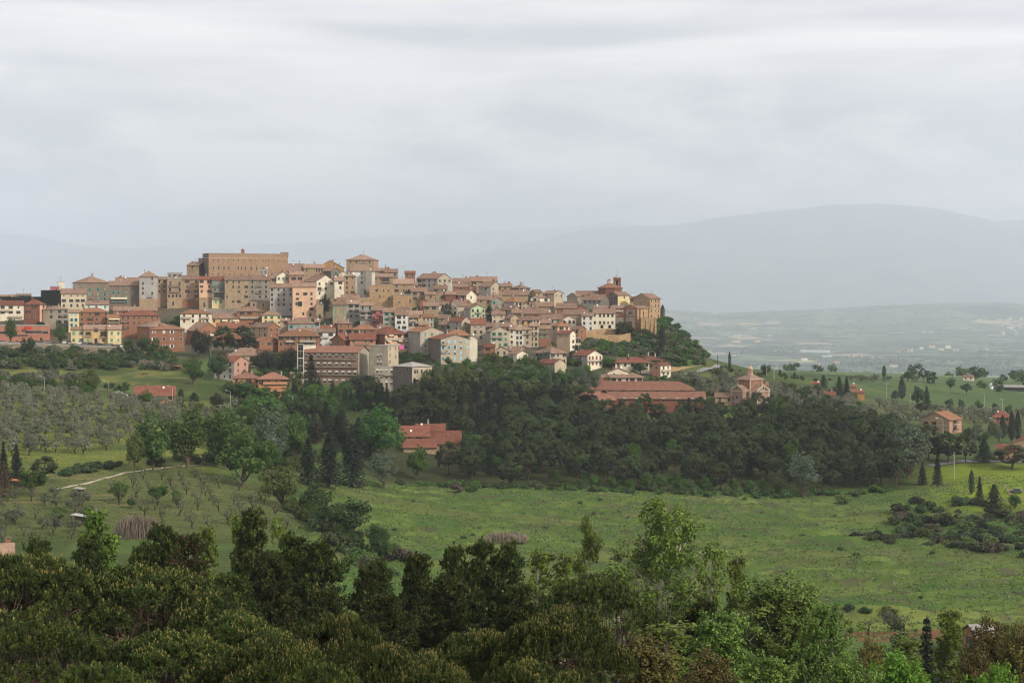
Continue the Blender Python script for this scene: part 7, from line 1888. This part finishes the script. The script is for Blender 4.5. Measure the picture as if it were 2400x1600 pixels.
# ------------------------------------------------------------------ grass and weeds of the field: nobody could count them
def grass_field():
    rng = np.random.default_rng(90); n = 150000
    d = np.sqrt(rng.uniform(345**2, 640**2, n)); px = rng.uniform(640, 2480, n)
    keep = fbm(px/30, d/7, 3) > .40; d, px = d[keep], px[keep]; u = (px-CX)/FPX
    z = TR.z(u, d); n = len(d); x = u*d
    c = np.stack([x, d, z+.12], 1); V, Q = leaf_quads(c, np.tile([0, -.55, .55], (n, 1)), rng.uniform(.25, .75, n), rng, .45, .7)
    g = fbm(x/12, d/6, 3); mi = np.where(g > .60, 2, np.where(rng.random(n) < .55, 0, 1)).astype(np.int32)
    m = [foliage('grass_a', (.084, .130, .028), (.125, .168, .040), .2, .05), foliage('grass_b', (.050, .098, .023), (.080, .132, .030), .2, .05), foliage('weeds', (.085, .098, .040), (.125, .135, .058), .1, .05)]
    tag(link('grass', np_mesh('grass', V, Q, m, mi)), 'tussocky grass and weeds on the green field', 'grass', kind='stuff')
    n = 30000; d = np.sqrt(rng.uniform(392**2, 760**2, n)); px = rng.uniform(-80, 700, n); u = (px-CX)/FPX; k = fbm(px/25, d/6, 3) > .42; d, u = d[k], u[k]; n = len(d)
    z = TR.z(u, d); c = np.stack([u*d, d, z+.1], 1); V, Q = leaf_quads(c, np.tile([0, -.5, .6], (n, 1)), rng.uniform(.2, .55, n), rng, .45, .7)
    tag(link('orchard_grass', np_mesh('orchard_grass', V, Q, [foliage('grass_c', (.085, .125, .030), (.13, .16, .042), .2, .05), m[1]], (rng.random(n) < .4).astype(np.int32))), 'rough grass under the orchard and grove trees', 'grass', kind='stuff')
grass_field()

# ------------------------------------------------------------------ the plain and the hills beyond: trees, houses
def far_side():
    r = random.Random(21); protos = []
    for i, (mat, h, rr) in enumerate((('oakdark', 9, 4.5), ('oak', 8, 5), ('fir', 11, 2))):
        rng = np.random.default_rng(300+i); L = unit(rng.normal(0, 1, (9, 3)))*np.array([rr*.6, rr*.6, h*.28])+np.array([0, 0, h*.52]); V, Q = clumps(L, rr*.55, 16, 2.0, rng, up=.5); protos.append(np_mesh('far_tree', V, Q, fol(mat)))
    cyp = cypress(401, 13, 1.6, 160, 1.6)[0]
    for i in range(285):                     # trees that can be counted on the plain
        d = 1350+(r.random()**1.6)*8500; px = r.uniform(1480, 2560)
        if d < 1700 and px < 2150: continue
        if fbm([px/70.], [d/260.], 3)[0] < .47: d = d*.92+300
        o = link('tree', protos[r.randrange(2)], None, G(px, d)-Vector((0, 0, .5)), r.uniform(0, 6)); s = r.uniform(.7, 1.5); o.scale = (s*1.2, s*1.2, s)
        tag(o, 'hazy tree on the plain beyond the green hill', 'tree', 'trees on the plain')
    for i, px in enumerate([1588,1612,1728,1733,1750,1785,1790,1800,1806,1812,1822,1826,1833,1838,1842,1846,1898,1904,1910,2090,2094,2098,2102,2106,2115]):
        d = 5900+r.uniform(-80, 80) if px < 2000 else 7700; o = link('cypress_tree', cyp, None, G(px, d), 0); s = r.uniform(.9, 1.5); o.scale = (s, s, s); tag(o, 'hazy cypress standing in a row on the plain', 'cypress', 'cypress rows on the plain')
    # woods and hedgerows too many to count
    rng = np.random.default_rng(31); n = 12000
    d = 1e6/rng.uniform(1e6/23500, 1e6/4800, n); px = rng.uniform(1150, 2650, n); x = (px-CX)/FPX*d
    k = (fbm(x/800+5, d/800, 4)+np.where(d > 14600, .05, -.02)) > .535; px, d, x = px[k], d[k], x[k]; z = TR.z(x/d, d); n = len(d)
    V, Q = clumps(np.stack([x, d, z+5], 1), 11, 8, 11, rng, up=.6, flatz=.7)
    tag(link('distant_woods', np_mesh('distant_woods', V, Q, foliage('far_wood', (.045,.07,.035), (.07,.10,.05), .1, .01))), 'woods and hedgerows on the hazy plain and hills', 'woods', kind='stuff')
    walls = [wmat('white'), wmat('peach'), wmat('ivory')]
    def far_house(px, py, w, h, lab, grp, d=None, wm=None, roof='x'):
        if d is None: d = TR.hit(px, py, 1500, 24000)
        base = G(px, d); sc = d/FPX; a = w*sc; hh = max(3.5, h*sc); b = max(5, min(14, a*.7)); rz = -math.atan((px-CX)/FPX)+r.uniform(-.5, .5)
        e = empty('house', base, rz, lab, 'house', grp)
        W = MB(); B, gab = roof_shell(roof, a, b, hh, b*.22, .5); W.box(-a/2, a/2, -b/2, b/2, -4, hh, 0, faces='xXyY')
        for g in gab: W.poly(g, 0)
        W.build('wall', wm or walls[r.randrange(3)], e); B.build('roof', [rmat('rose'), flat('eave_wood', (96,80,66))], e)
        for i in range(2):
            wn = MB(); wn.box(-.6, .6, -.03, .05, -.8, .8); wn.build('window', M_glass(), e, (a*(-.25+.5*i), -b/2, hh*.55))
    for px, py, w, h, lab in [(1885,845,15,6,'hazy white farmhouse with a red roof on the plain'),(1915,857,12,5,'hazy farmhouse with a red roof below the white one'),(1962,850,13,4,'hazy long house left of the poplar clump'),(1662,828,8,6,'orange house at the edge of the scrub slope'),(1720,835,7,4,'small hazy house between the far cypresses'),(2132,825,12,8,'hazy cream house at the left of the far village'),(2160,818,9,5,'hazy house in the middle of the far village'),(2185,815,14,6,'hazy rose house in the middle of the far village'),(2205,822,13,6,'hazy pale house low in the far village'),(2222,816,12,7,'hazy yellow house at the right of the far village'),(2240,822,12,4,'hazy low house at the right end of the far village'),(2105,826,8,4,'tiny white house left of the far village'),(2240,871,26,5,'long hazy red roofed barn behind the hill'),(2272,872,16,5,'shorter hazy red barn behind the hill'),(2095,860,18,5,'hazy brick farm left of the tall pine'),(2270,892,24,6,'hazy brick farmhouse at the right of the hill'),(2165,780,11,4,'white hazy house on the far slope'),(2182,780,9,4,'smaller white hazy house on the far slope'),(1770,770,10,3,'white speck of a house on the far slope'),(1803,788,10,3,'pale house in the far olive fields'),(1725,803,22,5,'long pale hazy building at the foot of the far hills'),(1775,802,14,4,'pale hazy building right of the long one'),(2312,820,8,3,'white shed on the plain near the right edge')]:
        far_house(px, py, w, h, lab, 'hazy houses on the plain')
    far_house(1910, 826, 70, 6, 'long low white industrial hall on the plain', None, wm=flat('hall_white', (230,230,230)), roof='f'); far_house(1938, 836, 25, 3, 'low white greenhouse on the plain', None, wm=flat('hall_white', (230,230,230)), roof='f')
    for i in range(34):
        px = 2340+r.uniform(0, 90); py = 752+r.uniform(0, 40)-(px-2340)*.05
        far_house(px, py, r.uniform(5, 9), r.uniform(3, 5), 'hazy house in the hill village at the right edge', 'houses of the far hill village', d=18500-(py-752)*76)
far_side()

# the cattle barn near the right edge, small sheds
def barn():
    d = TR.hit(2400, 918, 1300, 2600); c = P(2428, 918, d); c.z = TR.at(2428, d)
    e = empty('barn', c, -.28, 'long open cattle barn with a pale roof and two white silos', 'barn'); sc = d/FPX
    W = MB(); a = 34
    for i in range(9): W.box(-a+i*a/4-.2, -a+i*a/4+.2, -5, -4.6, -2, 4.5, 0)
    W.box(-a, a, 4.5, 5, -2, 4.5, 0); W.box(-a, a, -4.8, -4.5, -2, 1.0, 0); W.build('wall', wmat('concrete'), e)
    B, g = roof_shell('x', 2*a, 10, 4.5, 1.6, .6); B.build('roof', [rmat('grey'), flat('eave_wood', (96,80,66))], e)
    for x in (-a-.5, a*.35):
        S = MB(); S.lathe([(.4, .5), (1.5, 2.4), (1.6, 6.2), (1.2, 7.2), (.2, 7.6)], 12, 0, (x, -7.5))
        for j in range(4): q = math.pi/4+j*math.pi/2; S.tube([(x+1.3*math.cos(q), -7.5+1.3*math.sin(q), -2), (x+1.3*math.cos(q), -7.5+1.3*math.sin(q), 3)], .12, 5)
        S.build('silo', flat('silo_white', (226,228,226), .4, .4), e)
barn()
def shed(px, d, w, label, roofc=(206,202,196), h=2.3, name='shed', tilt=.12, z=None):
    p = G(px, d)
    e = empty(name, p, -.1, label, 'shed')
    B = MB()
    for x in (-w/2+.1, w/2-.1):
        for y in (-1.2, 1.2): B.box(x-.07, x+.07, y-.07, y+.07, -1, h, 0)
    B.build('post', bark('dark'), e); W = MB(); W.box(-w/2+.2, w/2-.2, 1.1, 1.2, -.5, h-.3); W.build('back_panel', flat('shed_board', (112,96,80)), e)
    R = MB(); R.box(-w/2-.3, w/2+.3, -1.7, 1.7, h, h+.1); o = R.build('roof', flat('sheet_roof_%d' % int(roofc[0]), roofc, .6, .3), e); o.rotation_euler = (0, tilt, 0)
shed(190, 424, 4.2, 'garden shelter with a pale sheet roof behind the left poplar', (168,166,162)); shed(184, 466, 2.0, 'little stone hut by the lower garden', (150,142,132)); shed(412, 850, 5.2, 'wooden stall with a red sheet roof beside the horse meadow', (176,92,76)); shed(45, 480, 4, 'rusty low shed in the thicket at the left edge', (166,96,72)); shed(1295, 865, 3.5, 'white topped shed in the gardens above the school', (222,220,214)); shed(1610, 862, 6, 'tilted pale panel roof in the olives below the hill road', (214,214,212), 1.6, 'panel_roof', .2)
def laundry(px, py, d, w, h, col, label):
    B = MB(); n = 6; r = random.Random(int(px))
    for i in range(n):
        x0 = -w/2+w*i/n; x1 = x0+w/n*.92; b = h*r.uniform(.6, 1); k = .08*(-1)**i
        B.poly([(x0, k, -b), (x1, -k, -b), (x1, -.02, 0), (x0, .02, 0)]); B.poly([(x0, k+.02, -b), (x0, .04, 0), (x1, 0, 0), (x1, -k+.02, -b)])
    o = B.build('laundry', flat('cloth_%d_%d' % (col[0], col[1]), col), None, P(px, py, d)); tag(o, label, 'laundry')
laundry(941, 808, 888, 2.6, 2.6, (232,112,176), 'bright pink bedspread hung below the striped awning block'); laundry(969, 642, 1106, .9, 3.0, (232,232,236), 'long white cloth hung on the terrace of the brick house'); laundry(975, 658, 1104, 3.2, 1.2, (120,196,190), 'turquoise and white washing under the skyline terrace'); laundry(948, 773, 958, 2.4, .9, (150,170,220), 'pale blue washing at the foot of the white house')

def horse():
    """chestnut horse grazing: chest deep, neck lowered, jointed legs"""
    px, py = 339, 881; d = TR.hit(px, py, 700, 900); B = bpy.data.meshes.new('horse'); 
    J = [(-.75,0,1.25,.27),(-.2,0,1.2,.30),(.4,0,1.22,.30),(.75,0,1.3,.24),(1.1,0,1.0,.16),(1.4,0,.55,.12),(1.55,0,.25,.10),(1.62,0,.08,.07)]
    V = [j[:3] for j in J]; Rr = [j[3] for j in J]; E = [(i, i+1) for i in range(len(J)-1)]
    for (b, x, s) in ((0, -.8, .16), (0, -.7, -.16), (2, .55, .15), (2, .48, -.15)):
        n = len(V); hind = b == 0
        P_ = [(x+(.05 if hind else 0), s, .95, .16), (x+(.0 if hind else .03), s, .62, .085), (x-(.14 if hind else 0), s, .42 if hind else .40, .06), (x-(.08 if hind else 0), s, .06, .05)]
        for q in P_: V.append(q[:3]); Rr.append(q[3])
        E += [(b, n), (n, n+1), (n+1, n+2), (n+2, n+3)]
    n = len(V); V += [(-1.02,0,1.15),(-1.12,0,.6)]; Rr += [.06,.05]; E += [(0, n), (n, n+1)]
    B.from_pydata(V, E, []); o = link('horse', B, None, G(px, d), math.pi+.25); B.materials.append(flat('chestnut_coat', (112,62,40)))
    m = o.modifiers.new('skin', 'SKIN'); B.attributes
    for i, sv in enumerate(B.skin_vertices[0].data if B.skin_vertices else []): sv.radius = (Rr[i], Rr[i])
    if B.skin_vertices: B.skin_vertices[0].data[1].use_root = True
    o.modifiers.new('round', 'SUBSURF').levels = 1; o.modifiers['round'].render_levels = 1
    tag(o, 'chestnut horse grazing in the meadow above the farmhouse', 'horse')
horse()

# ------------------------------------------------------------------ the near trees
NP = {}
NP['umb'] = [near_umbrella(500+i, flatk=.34+.04*i, candles=.42) for i in range(3)]
NP['umbdull'] = [near_umbrella(510, nt=3600, candles=.06, gap=.36, flatk=.46)]
NP['pine'] = [near_pine(520+i) for i in range(4)]
NP['pinethin'] = [near_pine(530, r=2.6, nb=60, z_lo=.35, dens=.75)]
NP['pinered'] = [near_pine(531, r=2.8, nb=60, mat=('needle', 'redneedle'), dens=.8)]
NP['pop'] = [near_poplar(540, h=16, r=2.0, nb=84), near_poplar(541, h=16, r=1.7, nb=76)]
NP['popthin'] = [near_poplar(542, h=14, r=1.4, nb=46, nc=4, per=30, leaf=.2, cr=.3)]
NP['popbig'] = [near_poplar(543, h=15, r=4.6, mat='popleaf', nb=230, leaf=.2, z_lo=.03, cr=.40, nc=6, per=46), near_poplar(546, h=15, r=3.6, mat='popleaf', nb=170, leaf=.2, z_lo=.03, cr=.38, nc=6, per=44)]
NP['clump'] = [near_poplar(547, h=15, r=3.4, nb=44, leaf=.22, z_lo=.34, bk='pale', up=1.3, cr=.55, nc=4, per=56), near_poplar(548, h=15, r=2.2, nb=22, leaf=.21, z_lo=.5, bk='pale', up=1.3, cr=.5, nc=5, per=60)]
NP['tan'] = [near_poplar(544, h=11, r=3.2, mat='tanleaf', nb=140, leaf=.16, z_lo=.06, up=.6, bk='dark', cr=.36, nc=6, per=46)]
NP['neon'] = [near_poplar(545, h=9, r=3.4, mat='neon', nb=130, leaf=.19, z_lo=.06, up=.5, bk='dark', cr=.4, nc=6, per=44)]
NP['bare'] = [bare_tree(550, 15, 8), bare_tree(551, 15, 6)]
NP['fir'] = [conifer(552, 'fir', h=12, r=2.0, n=9000, leaf=.3, droop=.3)]
NH = {'umb': (15, 6.5), 'umbdull': (15, 6.5), 'pine': (17, 3.4), 'pinethin': (17, 2.6), 'pinered': (17, 2.8), 'pop': (16, 2.0), 'popthin': (14, 1.4), 'popbig': (15, 4.6), 'clump': (15, 3.4), 'tan': (11, 3.2), 'neon': (9, 3.4), 'bare': (15, 3.6), 'fir': (12, 2)}
NN = {'umb': 'umbrella_pine', 'umbdull': 'umbrella_pine', 'pine': 'black_pine', 'pinethin': 'black_pine', 'pinered': 'black_pine', 'pop': 'poplar_tree', 'popthin': 'poplar_tree', 'popbig': 'poplar_tree', 'clump': 'poplar_tree', 'tan': 'holm_oak', 'neon': 'acacia_tree', 'bare': 'bare_tree', 'fir': 'fir_tree'}
NC = {'umbrella_pine': 'pine', 'black_pine': 'pine', 'poplar_tree': 'poplar', 'holm_oak': 'oak', 'fir_tree': 'fir'}
def near(kind, px, top, w, d, label, i=None, rz=None, hk=None):
    g = G(px, d); ztop = -(top-HY)/FPX*d; h0, r0 = NH[kind]
    sz = (ztop-g.z)/h0; s = w/FPX*d/2/r0*(1.22 if kind in ('pine', 'pinethin', 'pinered') else 1)
    L = NP[kind]; pr = L[RR.randrange(len(L)) if i is None else i]
    nm = NN[kind]
    return tree(nm, pr, g, RR.uniform(0, 6.28) if rz is None else rz, s, label, None, NC.get(nm, 'tree'), sz)
for a in [
 ('umb',60,1306,430,112,'huge umbrella pine with pale candles at the left edge of the front row'),('umb',330,1334,480,116,'widest umbrella pine in the front row with a slope of candles'),('umb',560,1448,300,104,'umbrella pine ending the long candle covered slope'),
 ('umbdull',90,1460,420,84,'dark umbrella pine in the bottom left corner'),('umb',390,1490,420,86,'umbrella pine at the bottom below the widest one'),('umb',640,1500,330,82,'umbrella pine with bare twigs at the bottom beside the flowering head'),
 ('umb',795,1440,235,100,'flowering umbrella head with dense candles and pale sprigs'),('umb',930,1520,250,84,'low umbrella pine right under the flowering head'),('umb',1120,1482,300,96,'rounded umbrella pine in the bottom middle'),
 ('umb',1320,1432,330,92,'umbrella pine showing forked bare branches in the bottom middle'),('umbdull',1400,1350,330,128,'dull umbrella pine behind the forked one'),('umb',1010,1560,300,74,'umbrella pine cut by the bottom edge in the middle'),('umbdull',230,1560,380,72,'umbrella pine cut by the bottom edge at the left'),('umbdull',760,1560,300,72,'brownish twiggy pine cut by the bottom edge'),('umb',1250,1560,280,72,'umbrella pine cut by the bottom edge right of the middle'),
 ('pine',88,1258,120,160,'black pine beside the tiled barn roof'),('pine',205,1250,120,158,'black pine in front of the left poplar'),('pop',225,1158,128,172,'leafy dark poplar at the left of the front row'),('pine',385,1222,130,160,'black pine right of the pinkish reeds'),('pinered',440,1250,130,152,'black pine with reddish dying needles'),('pine',330,1268,110,154,'lower black pine below the reeds'),
 ('pop',485,1200,84,168,'dark green poplar between the black pines'),('pop',572,1172,92,172,'tallest dark poplar left of the thin one'),('pine',592,1186,120,160,'tall black pine overlapping the tallest dark poplar'),('popthin',652,1182,50,168,'thin pale poplar left of the field'),('pine',690,1246,130,160,'black pine in front of the thin pale poplar'),('pine',748,1262,170,156,'spreading black pine beside the grassy corner'),('pine',640,1290,150,148,'dense black pine under the thin poplar'),
 ('pine',860,1322,110,158,'black pine at the low gap of the front row'),('pinethin',890,1306,90,164,'thin black pine at the low gap'),('pine',975,1292,130,158,'black pine right of the low gap'),('pine',1065,1268,110,160,'black pine with a forked top in front of the field'),('pine',1130,1256,130,160,'largest black pine below the pale reeds'),('pinethin',1195,1268,100,160,'slender black pine right of the largest one'),('pine',1050,1340,170,146,'broad black pine in the shade of the middle'),('pine',900,1380,170,140,'shaded black pine above the flowering umbrella head'),('pine',540,1340,170,144,'shaded black pine below the dark poplars'),('pine',1215,1360,140,140,'shaded black pine left of the dull umbrella pine'),('pine',760,1370,150,140,'shaded pine above the candle slope end'),
 ('popthin',1262,1262,90,172,'light leafy sapling right of the slender black pine'),('popthin',1320,1275,110,172,'second leafy sapling left of the poplar clump'),
 ('clump',1375,1172,120,190,'pale trunked poplar with a detached leafy top'),('bare',1475,1130,170,188,'bunch of bare grey branches left of the leafy poplar'),('clump',1560,1162,240,186,'open leafy poplar standing up from the middle of the front row'),('bare',1600,1105,130,190,'bare branches reaching above the leafy poplar'),('bare',1650,1260,110,182,'bare sapling branches right of the leafy poplar'),('popthin',1440,1300,120,180,'leafy lower tree among the bare branches'),('bare',1535,1135,150,187,'thin bare branches between the leafy poplar and its left neighbour'),
 ('popthin',1672,1246,74,178,'narrow shaded poplar right of the clump'),('pop',1728,1280,76,172,'dark narrow poplar leaning right of the shaded one'),
 ('popbig',1830,1362,330,138,'big round bright green poplar at the lower right'),('popbig',1690,1440,260,124,'lighter green poplar left of the big round one'),('popbig',1930,1420,190,130,'right hand part of the bright green poplars'),('popthin',1560,1440,170,120,'thin leafy undergrowth tree below the clump'),
 ('tan',1520,1500,230,100,'golden brown evergreen oak at the bottom'),('tan',1660,1540,230,88,'tan leaved oak cut by the bottom edge'),('tan',2040,1510,130,112,'brownish thin oak right of the big poplars'),('fir',2172,1430,90,168,'dark ragged fir left of the lower right poplar'),('pop',2226,1412,92,164,'dark poplar in front of the far stone farmhouse'),
 ('tan',2320,1462,190,120,'tall brown leaved oak at the right edge'),('tan',2390,1470,150,116,'brown leaved oak cut by the right edge'),('tan',2290,1530,150,104,'lower brown oak beside the lower right poplar'),('neon',2110,1548,230,96,'vivid light green acacia at the bottom right'),('neon',2330,1580,200,84,'pale green bush tree in the bottom right corner'),('popthin',2120,1475,110,150,'light feathery sapling by the brown soil'),('popbig',1990,1545,200,90,'green leaves at the bottom under the big poplars'),('popbig',1800,1545,260,84,'lowest leafy poplar at the bottom of the right side'),('pine',1640,1400,130,130,'small dark pine behind the golden brown oak'),
]: near(*a)
sowbush(['scrub','oakdark','holm'], [(-100,120),(2500,120),(2500,330),(-100,330)], 150, 6, 140, (1.2, 2.6), 'undergrowth bush on the slope beneath the front trees', 'undergrowth of the near slope', vis=False)
flush_queues()
# ------------------------------------------------------------------ air, light, camera
def haze():
    m = bpy.data.materials.new('haze_air'); m.use_nodes = True; n = m.node_tree.nodes; n.clear()
    v = n.new('ShaderNodeVolumePrincipled'); o = n.new('ShaderNodeOutputMaterial')
    v.inputs['Color'].default_value = HAZE_COL; v.inputs['Density'].default_value = HAZE_DENS; v.inputs['Anisotropy'].default_value = .3
    m.node_tree.links.new(v.outputs[0], o.inputs['Volume'])
    B = MB(); B.box(-36000, 36000, -400, 62000, -470, 2450)
    tag(B.build('haze', m), 'pale hazy air over the valley', 'haze', kind='stuff')
HAZE_COL = (.845, .90, 1.0, 1); HAZE_DENS = 5.9e-5
haze()
SUN_EL, SUN_AZ = 30, 128     # the sun stands behind the camera's right shoulder, veiled by cloud
def world():
    w = bpy.data.worlds.new('World'); SC.world = w; w.use_nodes = True; t = NT(w); t.n.clear()
    out = t.new('ShaderNodeOutputWorld'); bg = t.new('ShaderNodeBackground')
    sky = t.new('ShaderNodeTexSky'); sky.sky_type = 'NISHITA'; sky.sun_disc = False
    sky.sun_elevation = math.radians(SUN_EL); sky.sun_rotation = math.radians(SUN_AZ)
    tc = t.new('ShaderNodeTexCoord'); v = tc.outputs['Generated']
    sx = t.new('ShaderNodeSeparateXYZ'); t.l.new(v, sx.inputs[0])
    az = t.math('ARCTAN2', sx.outputs[0], sx.outputs[1]); el = t.math('ARCSINE', sx.outputs[2])
    def layer(sa, se, off, scale, detail, rough, warp=0.0):
        cb = t.new('ShaderNodeCombineXYZ'); t.l.new(t.math('MULTIPLY', az, sa), cb.inputs[0]); t.l.new(t.math('MULTIPLY', el, se), cb.inputs[1]); cb.inputs[2].default_value = off
        n = t.new('ShaderNodeTexNoise'); n.inputs['Scale'].default_value = scale; n.inputs['Detail'].default_value = detail; n.inputs['Roughness'].default_value = rough; n.inputs['Distortion'].default_value = warp
        t.l.new(cb.outputs[0], n.inputs['Vector']); return n.outputs['Fac']
    streak = t.ramp(layer(4.0, 36, 3.1, 1.0, 5, .52, .25), .38, .64)
    puff = t.ramp(layer(8, 26, 8.4, 1.0, 8, .6, .25), .43, .58)
    big = t.ramp(layer(2.2, 9, 1.7, 1.0, 2, .5), .35, .65)
    hi = t.ramp(el, .085, .15)
    mixf = t.math('ADD', t.math('MULTIPLY', streak, hi), t.math('MULTIPLY', puff, t.math('SUBTRACT', 1.0, hi)))
    f = t.math('ADD', t.math('MULTIPLY', mixf, .75), t.math('MULTIPLY', big, .25))
    cloud = t.mix(f, (.435, .432, .45), (.90, .865, .82))
    skyc = t.mix(1.0, sky.outputs[0], (.10, .10, .10), 'MULTIPLY')
    veil = t.mix(.90, skyc, cloud)
    below = t.ramp(el, -.02, .0)
    t.l.new(t.mix(below, (.52, .52, .54), veil), bg.inputs['Color']); bg.inputs['Strength'].default_value = 1.0
    t.l.new(bg.outputs[0], out.inputs['Surface'])
world()
sl = bpy.data.lights.new('sun', 'SUN'); sl.energy = 2.5; sl.angle = math.radians(7); sl.color = (1.0, .94, .84)
so = bpy.data.objects.new('sun', sl); COL.objects.link(so)
e, a = math.radians(SUN_EL), math.radians(SUN_AZ)
dirv = Vector((math.sin(a)*math.cos(e), math.cos(a)*math.cos(e), math.sin(e)))
so.rotation_euler = dirv.to_track_quat('Z', 'Y').to_euler()
cd = bpy.data.cameras.new('camera'); cd.sensor_width = 36; cd.lens = 36*FPX/2400; cd.shift_y = -110/2400; cd.clip_start = .5; cd.clip_end = 90000
co = bpy.data.objects.new('camera', cd); COL.objects.link(co); co.location = (0, 0, 0); co.rotation_euler = (math.pi/2, 0, 0); SC.camera = co
SC.view_settings.view_transform = 'Standard'; SC.view_settings.look = 'None'; SC.view_settings.exposure = 0.58; SC.view_settings.gamma = 1.0
SC.render.engine = 'CYCLES'; cy = SC.cycles
cy.max_bounces = 5; cy.diffuse_bounces = 3; cy.glossy_bounces = 2; cy.transmission_bounces = 2; cy.volume_bounces = 2; cy.transparent_max_bounces = 8
cy.use_denoising = True; cy.use_adaptive_sampling = True; cy.adaptive_threshold = .02
cy.sample_clamp_indirect = 4; cy.caustics_reflective = False; cy.caustics_refractive = False
try: cy.denoiser = 'OPENIMAGEDENOISE'; cy.denoising_input_passes = 'RGB_ALBEDO_NORMAL'
except Exception: pass
SC.render.film_transparent = False
cy.pixel_filter_type = 'BLACKMAN_HARRIS'; cy.filter_width = 1.15
